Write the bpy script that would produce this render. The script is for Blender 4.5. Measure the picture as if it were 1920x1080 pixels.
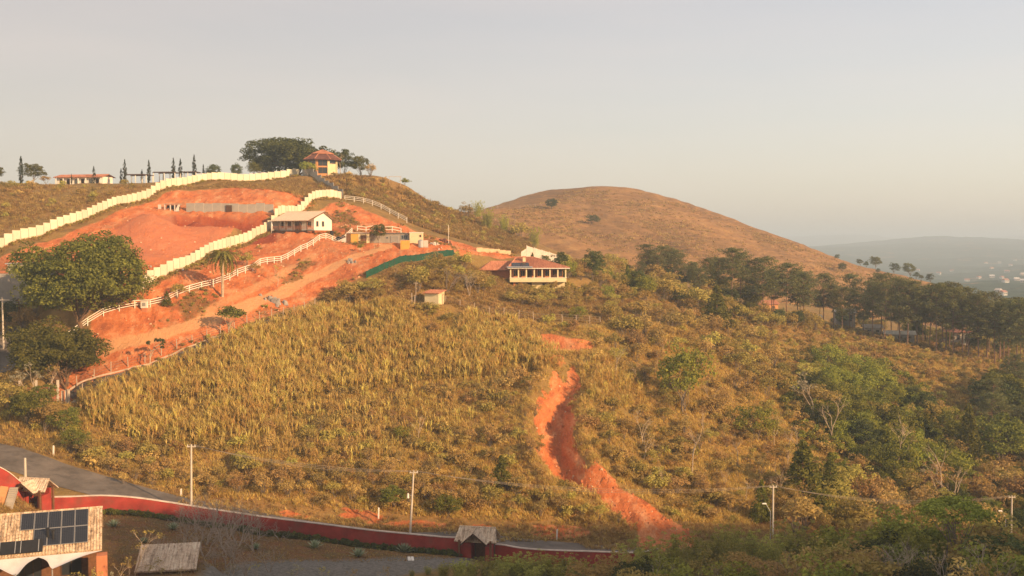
import bpy, math, random
import numpy as np
from mathutils import Vector, Matrix

sc = bpy.context.scene
for o in list(bpy.data.objects):
    bpy.data.objects.remove(o)
COL = sc.collection
R = math.radians

# ------------------------------------------------------------------ camera
F, HOR = 2000.0, 455.0            # focal length and eye level in photo pixels (1920 x 1080)
CAMZ = 60.0
PITCH = math.atan((540 - HOR) / F)
cam = bpy.data.cameras.new('camera')
cam.sensor_width = 36.0
cam.lens = F / 1920 * 36.0
cam.clip_start = 0.5
cam.clip_end = 60000
camo = bpy.data.objects.new('camera', cam)
camo.location = (0, 0, CAMZ)
camo.rotation_euler = (math.pi / 2 - PITCH, 0, 0)
COL.objects.link(camo)
sc.camera = camo

# ------------------------------------------------------------------ sky, sun, exposure
SUN_EL, SUN_AZ = R(19.0), R(129.0)      # azimuth clockwise from the view direction (+Y)
w = bpy.data.worlds.new('World')
sc.world = w
w.use_nodes = True
nt = w.node_tree
bg = nt.nodes['Background']
sky = nt.nodes.new('ShaderNodeTexSky')
sky.sky_type = 'NISHITA'
sky.sun_disc = False
sky.sun_elevation = SUN_EL
sky.sun_rotation = -SUN_AZ
sky.altitude = 700
sky.air_density = 1.2
sky.dust_density = 2.6
sky.ozone_density = 1.5
# a dry-season smoke veil: the same warm grey over the whole sky, above the blue
mixs = nt.nodes.new('ShaderNodeMix')
mixs.data_type = 'RGBA'
mixs.inputs[0].default_value = 0.46
mixs.inputs[7].default_value = (8.5, 6.8, 5.75, 1)
tcs = nt.nodes.new('ShaderNodeTexCoord')
mps = nt.nodes.new('ShaderNodeMapping')
mps.inputs['Scale'].default_value = (1.2, 1.2, 9.0)
nzs = nt.nodes.new('ShaderNodeTexNoise')
nzs.inputs['Scale'].default_value = 1.3
nzs.inputs['Detail'].default_value = 5
mrs = nt.nodes.new('ShaderNodeMapRange')
for i_, x_ in enumerate((0.35, 0.65, 0.41, 0.51)):
    mrs.inputs[1 + i_].default_value = x_
nt.links.new(tcs.outputs['Generated'], mps.inputs[0])
nt.links.new(mps.outputs[0], nzs.inputs['Vector'])
nt.links.new(nzs.outputs['Fac'], mrs.inputs[0])
nt.links.new(mrs.outputs[0], mixs.inputs[0])
nt.links.new(sky.outputs[0], mixs.inputs[6])
nt.links.new(mixs.outputs[2], bg.inputs['Color'])
bg.inputs['Strength'].default_value = 0.080

sl = bpy.data.lights.new('sun', 'SUN')
sl.energy = 5.0
sl.angle = R(0.8)
sl.color = (1.0, 0.64, 0.34)
so = bpy.data.objects.new('sun', sl)
sv = Vector((math.sin(SUN_AZ) * math.cos(SUN_EL), math.cos(SUN_AZ) * math.cos(SUN_EL), math.sin(SUN_EL)))
so.rotation_euler = sv.to_track_quat('Z', 'Y').to_euler()
so.location = (120, -80, 160)
COL.objects.link(so)

vs = sc.view_settings
vs.view_transform = 'Standard'
vs.look = 'None'
vs.exposure = 0.66
vs.gamma = 1.0
vs.use_curve_mapping = False
sc.cycles.max_bounces = 6
sc.cycles.diffuse_bounces = 3
sc.cycles.transparent_max_bounces = 8
sc.cycles.volume_bounces = 0
sc.cycles.use_denoising = True

# ------------------------------------------------------------------ material helpers
def node(nt, t, **k):
    n = nt.nodes.new(t)
    for a, b in k.items():
        setattr(n, a, b)
    return n

def new_mat(name):
    m = bpy.data.materials.new(name)
    m.use_nodes = True
    nt = m.node_tree
    bs = nt.nodes['Principled BSDF']
    bs.inputs['Roughness'].default_value = 0.85
    bs.inputs['Specular IOR Level'].default_value = 0.25
    return m, nt, bs

def mixc(nt, fac, a, b, blend='MIX'):
    n = node(nt, 'ShaderNodeMix', data_type='RGBA', blend_type=blend)
    for sock, val in ((n.inputs[0], fac), (n.inputs[6], a), (n.inputs[7], b)):
        if hasattr(val, 'is_output'):
            nt.links.new(val, sock)
        elif isinstance(val, (int, float)):
            sock.default_value = val
        else:
            sock.default_value = (*val[:3], 1)
    return n.outputs[2]

def math_n(nt, op, a, b=0.0, c=None):
    n = node(nt, 'ShaderNodeMath', operation=op)
    for i, val in enumerate((a, b) + ((c,) if c is not None else ())):
        if hasattr(val, 'is_output'):
            nt.links.new(val, n.inputs[i])
        else:
            n.inputs[i].default_value = val
    return n.outputs[0]

def noise(nt, scale, detail=4, rough=0.6, vec=None, dist=0.0):
    n = node(nt, 'ShaderNodeTexNoise')
    n.inputs['Scale'].default_value = scale
    n.inputs['Detail'].default_value = detail
    n.inputs['Roughness'].default_value = rough
    n.inputs['Distortion'].default_value = dist
    if vec is not None:
        nt.links.new(vec, n.inputs['Vector'])
    return n.outputs['Fac']

def ramp(nt, fac, stops):
    n = node(nt, 'ShaderNodeValToRGB')
    el = n.color_ramp.elements
    while len(el) < len(stops):
        el.new(0.5)
    for e, (p, c) in zip(el, stops):
        e.position = p
        e.color = (*c, 1) if len(c) == 3 else c
    nt.links.new(fac, n.inputs[0])
    return n.outputs[0]

def maprange(nt, v, a, b, c=0.0, d=1.0):
    n = node(nt, 'ShaderNodeMapRange')
    nt.links.new(v, n.inputs[0])
    for i, x in enumerate((a, b, c, d)):
        n.inputs[1 + i].default_value = x
    return n.outputs[0]

def wpos(nt):
    return node(nt, 'ShaderNodeNewGeometry').outputs['Position']

def opos(nt):
    return node(nt, 'ShaderNodeTexCoord').outputs['Object']

def bump(nt, bs, h, strength=0.5, dist=0.1):
    n = node(nt, 'ShaderNodeBump')
    n.inputs['Strength'].default_value = strength
    n.inputs['Distance'].default_value = dist
    nt.links.new(h, n.inputs['Height'])
    nt.links.new(n.outputs[0], bs.inputs['Normal'])

def plain(name, col, rough=0.85, var=0.25, scale=1.2, dirt=None, dscale=0.4, damt=0.5, metallic=0.0, bmp=0.0, bscale=8.0):
    """A painted or bare surface with mottling and, if asked, stains of its own shape."""
    m, nt, bs = new_mat(name)
    p = opos(nt)
    n = noise(nt, scale, 5, 0.65, p)
    c = mixc(nt, maprange(nt, n, 0.3, 0.7), [x * (1 - var) for x in col], [min(1, x * (1 + var)) for x in col])
    if dirt:
        d = maprange(nt, noise(nt, dscale, 6, 0.7, p), 0.5, 0.72, 0, damt)
        c = mixc(nt, d, c, dirt)
    nt.links.new(c, bs.inputs['Base Color'])
    bs.inputs['Roughness'].default_value = rough
    bs.inputs['Metallic'].default_value = metallic
    if bmp:
        bump(nt, bs, noise(nt, bscale, 4, 0.6, p), bmp, 0.03)
    return m

# ------------------------------------------------------------------ object helpers
def tag(o, label=None, cat=None, group=None, kind=None):
    for k, v in (('label', label), ('category', cat), ('group', group), ('kind', kind or ('thing' if cat else None))):
        if v:
            o[k] = v
    return o

def empty(name, loc, rz=0.0, sc_=1.0):
    o = bpy.data.objects.new(name, None)
    o.location = loc
    o.rotation_euler = (0, 0, rz)
    if sc_ != 1.0:
        o.scale = (sc_,) * 3 if not hasattr(sc_, '__len__') else sc_
    o.empty_display_size = 0.3
    COL.objects.link(o)
    return o

def inst(name, mesh, parent=None, loc=(0, 0, 0), rot=(0, 0, 0), scl=(1, 1, 1)):
    o = bpy.data.objects.new(name, mesh)
    o.location = loc
    o.rotation_euler = rot
    o.scale = scl
    o.parent = parent
    COL.objects.link(o)
    return o

class MB:
    """Collects faces; build() links them as one mesh object."""
    def __init__(s):
        s.v, s.f, s.m = [], [], []
    def quad(s, *p, mi=0):
        n = len(s.v)
        s.v += [tuple(q) for q in p]
        s.f.append(tuple(range(n, n + len(p))))
        s.m.append(mi)
        return s
    def hexa(s, b, t, mi=0):
        n = len(s.v)
        k = len(b)
        s.v += [tuple(q) for q in b] + [tuple(q) for q in t]
        s.f.append(tuple(n + i for i in reversed(range(k))))
        s.f.append(tuple(n + k + i for i in range(k)))
        for i in range(k):
            j = (i + 1) % k
            s.f.append((n + i, n + j, n + k + j, n + k + i))
        s.m += [mi] * (k + 2)
        return s
    def box(s, x0, y0, z0, x1, y1, z1, mi=0):
        return s.hexa([(x0, y0, z0), (x1, y0, z0), (x1, y1, z0), (x0, y1, z0)],
                      [(x0, y0, z1), (x1, y0, z1), (x1, y1, z1), (x0, y1, z1)], mi)
    def slab(s, p, t, mi=0):
        """A polygon p (top face) thickened downwards by t."""
        return s.hexa([(a, b, c - t) for a, b, c in p], p, mi)
    def tube(s, p0, p1, r0, r1=None, n=6, mi=0, cap=True):
        r1 = r0 if r1 is None else r1
        p0, p1 = Vector(p0), Vector(p1)
        d = (p1 - p0)
        if d.length < 1e-6:
            return s
        q = d.to_track_quat('Z', 'Y')
        a = [p0 + q @ Vector((r0 * math.cos(i * 2 * math.pi / n), r0 * math.sin(i * 2 * math.pi / n), 0)) for i in range(n)]
        b = [p1 + q @ Vector((r1 * math.cos(i * 2 * math.pi / n), r1 * math.sin(i * 2 * math.pi / n), 0)) for i in range(n)]
        k = len(s.v)
        s.v += [tuple(x) for x in a + b]
        for i in range(n):
            j = (i + 1) % n
            s.f.append((k + i, k + j, k + n + j, k + n + i))
            s.m.append(mi)
        if cap:
            s.f.append(tuple(k + i for i in reversed(range(n))))
            s.f.append(tuple(k + n + i for i in range(n)))
            s.m += [mi, mi]
        return s
    def mesh(s, name, mat, smooth=False):
        me = bpy.data.meshes.new(name)
        me.from_pydata(s.v, [], s.f)
        for x in (mat if isinstance(mat, (list, tuple)) else [mat]):
            me.materials.append(x)
        if any(s.m):
            me.polygons.foreach_set('material_index', s.m)
        if smooth:
            me.polygons.foreach_set('use_smooth', [True] * len(me.polygons))
        me.update()
        return me
    def build(s, name, mat, parent=None, smooth=False, loc=(0, 0, 0), rot=(0, 0, 0)):
        return inst(name, s.mesh(name, mat, smooth), parent, loc, rot)

def np_mesh(name, V, Fa, mat, smooth=False, attrs=None):
    """A mesh from numpy arrays: V (n,3), Fa (m,k) with k = 3 or 4."""
    me = bpy.data.meshes.new(name)
    V = np.asarray(V, np.float32)
    Fa = np.asarray(Fa, np.int32)
    me.vertices.add(len(V))
    me.vertices.foreach_set('co', V.ravel())
    m, k = Fa.shape
    me.loops.add(m * k)
    me.loops.foreach_set('vertex_index', Fa.ravel())
    me.polygons.add(m)
    me.polygons.foreach_set('loop_start', np.arange(0, m * k, k, dtype=np.int32))
    me.polygons.foreach_set('loop_total', np.full(m, k, np.int32))
    if smooth:
        me.polygons.foreach_set('use_smooth', np.ones(m, bool))
    for x in (mat if isinstance(mat, (list, tuple)) else [mat]):
        me.materials.append(x)
    for an, av in (attrs or {}).items():
        at = me.attributes.new(an, 'FLOAT', 'POINT')
        at.data.foreach_set('value', np.asarray(av, np.float32))
    me.update(calc_edges=True)
    return me

def struct(name, me, parent=None):
    o = inst(name, me, parent)
    if parent is None:
        o['kind'] = 'structure'
    return o

# ------------------------------------------------------------------ lattice noise in numpy
def _hash(i, j, s):
    h = (i * 374761393 + j * 668265263 + s * 1442695041) & 0xffffffff
    h = ((h ^ (h >> 13)) * 1274126177) & 0xffffffff
    return ((h ^ (h >> 16)) & 0xffff) / 65535.0

def vnoise(x, y, s=0):
    x, y = np.asarray(x, float), np.asarray(y, float)
    i, j = np.floor(x).astype(np.int64), np.floor(y).astype(np.int64)
    fx, fy = x - i, y - j
    fx, fy = fx * fx * (3 - 2 * fx), fy * fy * (3 - 2 * fy)
    a, b, c, d = _hash(i, j, s), _hash(i + 1, j, s), _hash(i, j + 1, s), _hash(i + 1, j + 1, s)
    return (a + (b - a) * fx) * (1 - fy) + (c + (d - c) * fx) * fy

def fbm(x, y, oct=4, s=0):
    r, a, t = 0, 1.0, 0
    for k in range(oct):
        r = r + a * (vnoise(x * 2 ** k, y * 2 ** k, s + k) - 0.5)
        t += a
        a *= 0.55
    return r / t * 2

# ------------------------------------------------------------------ pixels of the survey photo -> directions
CP, SP = math.cos(PITCH), math.sin(PITCH)
def ray(u, v):
    """(x per metre of depth, z per metre of depth) for a sight line; depth is measured along +Y."""
    dx, dz = (u - 960) / F, (540 - v) / F
    y = CP + SP * dz
    return dx / y, (CP * dz - SP) / y

def sst(a, b, x):
    t = np.clip((x - a) / (b - a), 0, 1)
    return t * t * (3 - 2 * t)
# ------------------------------------------------------------------ terrain: surveyed ground heights, spline between them
class Sheet:
    """Height field over (x/y, ln y), from surveyed points."""
    def __init__(s, pts, a0, a1, na, y0, y1, nb, smooth=2e-4):
        P = []
        for p in pts:
            if p[0] == 'z':                       # ('z', u, depth, height relative to the eye)
                _, u, d, z = p
                a = ray(u, HOR)[0]
            else:                                 # (u, v, depth)
                u, v, d = p
                a, k = ray(u, v)
                z = k * d
            P.append((a, math.log(d), z))
        P = np.array(P)
        s.pts = P
        X, z = P[:, :2], P[:, 2]
        n = len(P)
        D = np.linalg.norm(X[:, None] - X[None], axis=2)
        K = s.kern(D) + np.eye(n) * smooth
        A = np.zeros((n + 3, n + 3))
        A[:n, :n] = K
        A[:n, n] = 1
        A[:n, n + 1:] = X
        A[n, :n] = 1
        A[n + 1:, :n] = X.T
        s.w = np.linalg.solve(A, np.concatenate([z, np.zeros(3)]))
        s.a = np.linspace(a0, a1, na)
        s.b = np.linspace(math.log(y0), math.log(y1), nb)
        s.A, s.B = np.meshgrid(s.a, s.b)
        G = np.stack([s.A.ravel(), s.B.ravel()], 1)
        H = np.empty(len(G))
        for i in range(0, len(G), 20000):
            g = G[i:i + 20000]
            d = np.linalg.norm(g[:, None] - X[None], axis=2)
            H[i:i + 20000] = s.kern(d) @ s.w[:n] + s.w[n] + g @ s.w[n + 1:]
        s.H = H.reshape(nb, na)
        s.Y = np.exp(s.B)
        s.X = s.A * s.Y
    @staticmethod
    def kern(r):
        return np.where(r > 1e-9, r ** 1.5, 0.0)
    def h(s, x, y):
        """height (relative to the eye) at world x, y"""
        x, y = np.asarray(x, float), np.asarray(y, float)
        y = np.maximum(y, 1e-3)
        fa = np.clip((x / y - s.a[0]) / (s.a[1] - s.a[0]), 0, len(s.a) - 1.001)
        fb = np.clip((np.log(y) - s.b[0]) / (s.b[1] - s.b[0]), 0, len(s.b) - 1.001)
        i, j = fa.astype(int), fb.astype(int)
        p, q = fa - i, fb - j
        H = s.H
        return (H[j, i] * (1 - p) + H[j, i + 1] * p) * (1 - q) + (H[j + 1, i] * (1 - p) + H[j + 1, i + 1] * p) * q
    def hit(s, u, v, dmin=None):
        """first point where the sight line through (u, v) meets the ground"""
        a, k = ray(u, v)
        y = np.exp(np.linspace(s.b[0] if dmin is None else math.log(dmin), s.b[-1], 1600))
        below = k * y - s.h(a * y, y) <= 0
        j = int(np.argmax(below))
        if not below.any():
            j = int(np.argmin(k * y - s.h(a * y, y)))
        d = y[j]
        return Vector((a * d, d, float(s.h(a * d, d)) + CAMZ))
    def mesh(s, name, mat, attrs=None):
        nb, na = s.H.shape
        V = np.stack([s.X.ravel(), s.Y.ravel(), s.H.ravel() + CAMZ], 1)
        i = (np.arange(nb - 1)[:, None] * na + np.arange(na - 1)[None]).ravel()
        Fa = np.stack([i, i + 1, i + na + 1, i + na], 1)
        return np_mesh(name, V, Fa, mat, True, attrs)

GP = [
 # compound floor and the valley floor in front
 ('z', -300, 60, -24), ('z', 300, 60, -28), ('z', 960, 60, -29), ('z', 1500, 60, -30), ('z', 2200, 60, -30),
 ('z', -300, 95, -26), ('z', 60, 92, -30.5), ('z', 200, 96, -31.5), ('z', 400, 100, -33.5), ('z', 700, 95, -36), ('z', 1100, 90, -36.5), ('z', 1500, 95, -36.5), ('z', 1900, 95, -36.5), ('z', 2300, 95, -36.5),
 (300, 1060, 111), (500, 1045, 119), (700, 1050, 124), (820, 1050, 127), (1000, 1085, 122), ('z', 1300, 120, -40), ('z', 1600, 120, -41), ('z', 1900, 120, -41.5),
 ('z', 0, 112, -31.2), ('z', 60, 118, -32.2), ('z', 20, 119, -31.4), ('z', 120, 118, -32.4),
 # foot of the red wall
 (-150, 860, 122), (0, 912, 124), (60, 955, 128), (180, 958, 129), (300, 968, 130), (450, 993, 131), (600, 1012, 132), (750, 1030, 133), (870, 1042, 134), (1000, 1062, 134), (1150, 1066, 137), (1230, 1066, 140), ('z', 1400, 143, -42), ('z', 1700, 145, -44), ('z', 1950, 145, -45),
 # far edge of the road and the foot of the slope
 (-150, 790, 158), (0, 838, 146), (150, 893, 143), (300, 936, 141), (450, 962, 140.5), (600, 985, 141), (750, 1000, 141), (900, 1010, 142), (1060, 1022, 143),
 (600, 935, 147), (300, 890, 148), (450, 915, 147), (750, 950, 147), (900, 962, 149), (1060, 975, 150),
 # slope, column by column
 (-150, 700, 185), (0, 800, 152), (100, 800, 153), (100, 760, 158), (150, 735, 164), (0, 690, 172), (60, 700, 168), (10, 640, 180),
 (300, 850, 152), (300, 780, 160), (300, 715, 169), (450, 850, 153.5), (450, 750, 166), (450, 650, 180),
 (600, 850, 157), (600, 750, 171), (600, 650, 186), (600, 600, 195),
 (800, 880, 157), (800, 780, 170), (800, 680, 182), (800, 600, 192.5), (700, 585, 198),
 (950, 900, 157), (950, 800, 168), (950, 700, 181), (960, 620, 194),
 (1100, 900, 156), (1100, 800, 169), (1110, 710, 182), (1110, 650, 191), (1020, 640, 191),
 (1250, 1000, 147), (1200, 900, 163), (1200, 800, 177), (1200, 700, 193), (1200, 600, 216),
 (1400, 980, 157), (1400, 900, 172), (1400, 800, 190), (1400, 700, 215), (1400, 610, 250),
 (1600, 990, 168), (1600, 900, 190), (1600, 800, 212), (1600, 700, 241), (1600, 640, 272),
 (1800, 1000, 172), (1800, 900, 200), (1800, 800, 225), (1800, 710, 250), (1850, 690, 262),
 (1950, 1000, 175), (1950, 900, 210), (1950, 800, 238), (1950, 690, 285),
 # lane, dirt track and white fence on the left flank
 (130, 748, 164), (300, 692, 172), (450, 632, 183), (600, 582, 199),
 (190, 655, 175), (350, 612, 182), (500, 562, 197), (600, 512, 212), (700, 472, 228),
 (150, 625, 178), (100, 560, 186), (20, 560, 190), (-150, 600, 195), (180, 598, 180), (300, 571, 186), (400, 537, 195), (500, 493, 212), (600, 450, 232), (665, 434, 243), (750, 438, 244),
 # near boundary wall
 (275, 534, 190), (350, 502, 203), (430, 464, 224), (500, 433, 243), (560, 403, 264), (643, 376, 290),
 # far boundary wall
 (-150, 515, 180), (0, 468, 200), (80, 441, 212), (150, 415, 225), (220, 385, 242), (300, 358, 262), (400, 341, 285), (565, 330, 312),
 # plot between the walls
 (20, 512, 192), (100, 455, 208), (300, 493, 203), (200, 470, 206), (180, 440, 214), (300, 375, 256), (400, 362, 266), (500, 365, 268), (560, 372, 272), (340, 404, 247), (430, 404, 248), (510, 402, 250), (500, 350, 285), (600, 362, 290),
 # above the far wall
 (0, 400, 240), (0, 345, 290), (150, 348, 295), (250, 349, 298), ('z', 400, 320, 18.5), ('z', -200, 300, 15), ('z', -200, 240, 6),
 # crest
 (620, 330, 312), (700, 334, 316), (760, 350, 322), (800, 374, 330), (870, 400, 340), (930, 425, 352), (980, 445, 360),
 ('z', 0, 340, 14), ('z', 300, 350, 15), ('z', 620, 360, 16), ('z', 760, 360, 12), ('z', 900, 390, 3), ('z', -200, 360, 12),
 ('z', 0, 480, -8), ('z', 300, 480, -8), ('z', 620, 480, -10), ('z', 900, 480, -8), ('z', 1100, 480, -4), ('z', -300, 480, -8),
 # right of the near wall: house shelf, red bank, sheds
 (560, 432, 244), (620, 430, 246), (520, 470, 225), (640, 402, 266), (700, 392, 278), (768, 420, 284), (680, 376, 292),
 (640, 452, 234), (700, 455, 236), (790, 463, 236), (850, 463, 246), (900, 462, 262), (960, 478, 266), (760, 441, 262), (700, 433, 247.5), (730, 434, 248),
 (640, 480, 222), (740, 485, 222), (690, 520, 208), (760, 494, 214), (850, 479, 229), (920, 487, 243), (800, 525, 208), (740, 550, 202),
 (780, 392, 312), (850, 420, 310), (900, 440, 310),
 # around the villa, the shed and the wire fence
 (815, 574, 198), (900, 560, 206), (980, 548, 218), (1060, 550, 222), ('z', 980, 232, -8.6), (870, 580, 200), (990, 602, 198), (1110, 612, 201), (1085, 605, 202), ('z', 960, 250, -4.6), ('z', 1060, 250, -6.5),
 (1130, 530, 243), (1200, 530, 258), (1300, 548, 275), (1450, 588, 295), (1550, 612, 300), (1700, 640, 290), ('z', 1850, 300, -31), ('z', 1950, 320, -33),
 ('z', 1000, 300, -5), ('z', 1100, 330, -8), ('z', 1200, 360, -13), ('z', 1400, 360, -22), ('z', 1600, 360, -29), ('z', 1800, 370, -33), ('z', 2200, 370, -36),
 ('z', 1000, 400, -4), ('z', 1200, 430, -10), ('z', 1400, 450, -20), ('z', 1600, 460, -28), ('z', 1800, 480, -38), ('z', 2200, 480, -45), ('z', 2250, 200, -46), ('z', 2250, 280, -36),
]
T = Sheet(GP, -0.74, 0.74, 600, 50, 480, 520)

def poly_dist(x, y, pts):
    """distance to a world polyline and the interpolated third coordinate of its nearest point"""
    best = np.full(np.shape(x), 1e9)
    val = np.zeros(np.shape(x))
    side = np.zeros(np.shape(x))
    for (ax, ay, az), (bx, by, bz) in zip(pts[:-1], pts[1:]):
        dx, dy = bx - ax, by - ay
        L = dx * dx + dy * dy
        t = np.clip(((x - ax) * dx + (y - ay) * dy) / L, 0, 1)
        d = np.hypot(x - ax - t * dx, y - ay - t * dy)
        m = d < best
        best = np.where(m, d, best)
        val = np.where(m, az + t * (bz - az), val)
        side = np.where(m, np.sign((x - ax) * dy - (y - ay) * dx), side)
    return best, val, side

def in_poly(x, y, poly):
    x, y = np.asarray(x, float), np.asarray(y, float)
    c = np.zeros(x.shape, bool)
    n = len(poly)
    for i in range(n):
        ax, ay = poly[i][:2]
        bx, by = poly[(i + 1) % n][:2]
        if ay == by:
            continue
        cr = ((ay > y) != (by > y)) & (x < (bx - ax) * (y - ay) / (by - ay) + ax)
        c ^= cr
    return c

def poly_mask(x, y, poly, soft):
    """1 inside, 0 outside, a ramp of width soft over the edge"""
    d, _, _ = poly_dist(x, y, [(p[0], p[1], 0) for p in list(poly) + [poly[0]]])
    s = np.where(in_poly(x, y, poly), d, -d)
    return np.clip(0.5 + s / soft, 0, 1)

def smooth_line(pts, n=12):
    """Catmull-Rom through points of any dimension"""
    P = [np.array(p, float) for p in pts]
    P = [2 * P[0] - P[1]] + P + [2 * P[-1] - P[-2]]
    out = []
    for i in range(1, len(P) - 2):
        for k in range(n):
            t = k / n
            a, b, c, d = P[i - 1], P[i], P[i + 1], P[i + 2]
            out.append(0.5 * (2 * b + (c - a) * t + (2 * a - 5 * b + 4 * c - d) * t * t + (3 * b - a - 3 * c + d) * t ** 3))
    out.append(P[-2])
    return out

def hits(uv):
    return [tuple(T.hit(u, v)) for u, v in uv]

def at_d(u, d):
    """ground point at column u and depth d"""
    a = ray(u, HOR)[0]
    return Vector((a * d, d, float(T.h(a * d, d)) + CAMZ))

X, Y = T.X, T.Y
# red-walled road: its line runs just behind the wall
WALL_UD = [(-260, 119), (-120, 121), (0, 124), (60, 127), (180, 129), (300, 130), (450, 131), (600, 132), (750, 133), (870, 134), (1000, 134.5), (1150, 137), (1235, 141)]
WALLLINE = [at_d(u, d) for u, d in WALL_UD]
wl = [np.array((p.x, p.y, p.z - CAMZ)) for p in WALLLINE]
ROADC = []
for u, v, d in [(-260, 790, 156), (-150, 815, 150), (-50, 840, 146), (0, 853, 143), (60, 872, 141), (120, 892, 140), (200, 915, 138.5), (300, 938, 136.6)]:
    a_, k_ = ray(u, v)
    ROADC.append((a_ * d, d, k_ * d))
for i, p in enumerate(wl):
    if WALL_UD[i][0] < 440:
        continue
    q = wl[min(i + 1, len(wl) - 1)] - wl[max(i - 1, 0)]
    nrm = np.array((-q[1], q[0])) / np.hypot(q[0], q[1])
    lift_ = {450: .35, 600: .05, 750: .05, 870: .9, 1000: 1.25, 1150: 1.1}.get(WALL_UD[i][0], 1.0)
    ROADC.append((p[0] + nrm[0] * 4.8, p[1] + nrm[1] * 4.8, p[2] + lift_))
ROADC = [tuple(p) for p in smooth_line(ROADC, 8)]
def road_half(x):
    return 3.0 + 1.0 * sst(-42, -58, x)
d, z, sd = poly_dist(X, Y, ROADC)
d = d - (road_half(X) - 3.0) * 2.0
# cut bank on the uphill side, fill on the other
T.H = T.H + (z - T.H) * (1 - sst(3.4, 4.7, d))

# broad relief, before the cuts
T.H += fbm(X / 14, Y / 14, 4, 3) * 0.55 * sst(3.5, 9, d) * sst(135, 160, Y)
T.H += fbm(X / 3.2, Y / 3.2, 3, 9) * 0.16 * sst(4, 7, d)

# shelves
def shelf(u, d0, r0, r1, z=None, sx=1.0, cz=0.0):
    global X, Y
    c = at_d(u, d0)
    z = (c.z - CAMZ if z is None else z) + cz
    r = np.hypot((X - c.x) / sx, Y - c.y)
    T.H += (z - T.H) * (1 - sst(r0, r1, r))
shelf(572, 243, 6.5, 9.5, 2.3, 1.0)            # white house
shelf(745, 238.5, 3.6, 6.0, -0.2, 3.6)         # sheds
shelf(612, 316, 9, 14, 19.2, 1.1)            # hilltop pavilion
shelf(985, 236, 9.5, 14, -7.6, 1.35)         # villa
shelf(815, 199, 2.6, 4.5, None)              # small shed
shelf(90, 99, 11, 15, -31.2, 1.2)            # tiled house below

# excavation between the walls: bench, cut face, spoil heap
pit = [at_d(335, 246.5), at_d(512, 248), at_d(512, 233), at_d(430, 230), at_d(335, 234)]
pm = poly_mask(X, Y, [(p.x, p.y) for p in pit], 1.2)
T.H = np.where(pm > 0, T.H * (1 - pm) + np.minimum(T.H, 2.9) * pm, T.H)
nw = [tuple(at_d(u, dd)) for u, dd in [(262, 187.5), (300, 194), (350, 203), (430, 224), (500, 243), (560, 264), (610, 280), (644, 290)]]
wd_, _, ws_ = poly_dist(X, Y, nw)
c0 = at_d(330, 226)
_, _, s0_ = poly_dist(np.array([c0.x]), np.array([c0.y]), nw)
wall_in = wd_ * ws_ * s0_[0]              # metres inside the near wall
def heap(u, d0, zt, slope, rmax=30, ridge=None):
    c = at_d(u, d0)
    x1, y1 = c.x, c.y
    if ridge:
        e = at_d(*ridge)
        dd, _, _ = poly_dist(X, Y, [(x1, y1, 0), (e.x, e.y, 0)])
    else:
        dd = np.hypot(X - x1, Y - y1)
    hh = zt - dd * slope - 0.0
    hh = hh + fbm(X / 2.5, Y / 2.5, 3, 21) * 0.25
    hh = hh - 30 * (1 - sst(-0.2, 0.8, wall_in))
    T.H = np.where((dd < rmax) & (hh > T.H), hh, T.H)
heap(268, 226, 6.1, 0.5, 17, (285, 225))
heap(330, 227, 3.6, 0.45, 15, (432, 230))
heap(368, 238, 4.9, 0.62, 6)
# slide scar on the main slope
GUL = [T.hit(u, v) for u, v in [(1078, 688), (1052, 735), (1040, 790), (1050, 845), (1082, 890), (1135, 935), (1200, 985)]]
gl = [(p.x, p.y, k) for p, k in zip(GUL, (1.2, 2.8, 3.7, 3.6, 2.6, 1.2, 0.0))]
gl = [tuple(p) for p in smooth_line(gl, 8)]
d, dep, sd = poly_dist(X, Y, gl)
sgn = d * sd
T.H -= dep * (1 - sst(0.5, 3.7, d + fbm(X / 2.2, Y / 2.2, 3, 12) * .5))
T.H += 0.22 * dep * np.exp(-((d - 4.6) / 0.8) ** 2)
gw = np.abs(np.sin(d * 2.3 + fbm(X / 3, Y / 3, 2, 5) * 2)) * 0.45 * np.clip(dep / 2, 0, 1) * (d < 3.4)
T.H -= gw
# scarp above it
sp = [(T.hit(u, v)) for u, v in [(1004, 622), (1050, 632), (1090, 643), (1118, 652), (1100, 660), (1040, 660), (1010, 645)]]
pm = poly_mask(X, Y, [(p.x, p.y) for p in sp], 2.5)
T.H -= pm * 1.3

SCAR_UV = [(1003, 622), (1050, 630), (1090, 640), (1120, 650), (1105, 660), (1040, 662), (1012, 648)]
GULLY_UV = [(1040, 706), (1078, 692), (1086, 720), (1078, 770), (1086, 820), (1108, 858), (1130, 872), (1170, 915), (1240, 965), (1300, 1000), (1300, 1030), (1200, 1032), (1180, 985), (1120, 940), (1060, 905), (1022, 868), (1004, 815), (1000, 780), (1016, 740)]
RILL_UV = [(1016, 680), (1040, 695), (1068, 700), (1060, 668), (1030, 660), (1005, 664)]
PLOT_UV = [(-40, 520), (40, 470), (120, 440), (180, 417), (240, 388), (300, 366), (380, 356), (470, 352), (565, 366), (585, 385), (500, 425), (430, 452), (350, 494), (285, 524), (200, 560), (60, 560)]
FLANK_UV = [(80, 745), (170, 640), (180, 590), (270, 545), (290, 535), (350, 506), (430, 470), (500, 440), (560, 412), (600, 392), (648, 380), (700, 400), (760, 424), (820, 446), (900, 468), (972, 482), (930, 485), (880, 478), (830, 476), (770, 490), (700, 512), (640, 540), (600, 558), (560, 572), (480, 606), (400, 640), (300, 680), (160, 735)]
BANK_UV = [(330, 955), (450, 962), (560, 968), (640, 978), (760, 992), (900, 1000), (1060, 1012), (1180, 1025), (1180, 1000), (1080, 985), (960, 978), (860, 985), (700, 965), (640, 950), (560, 950), (430, 950)]
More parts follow.
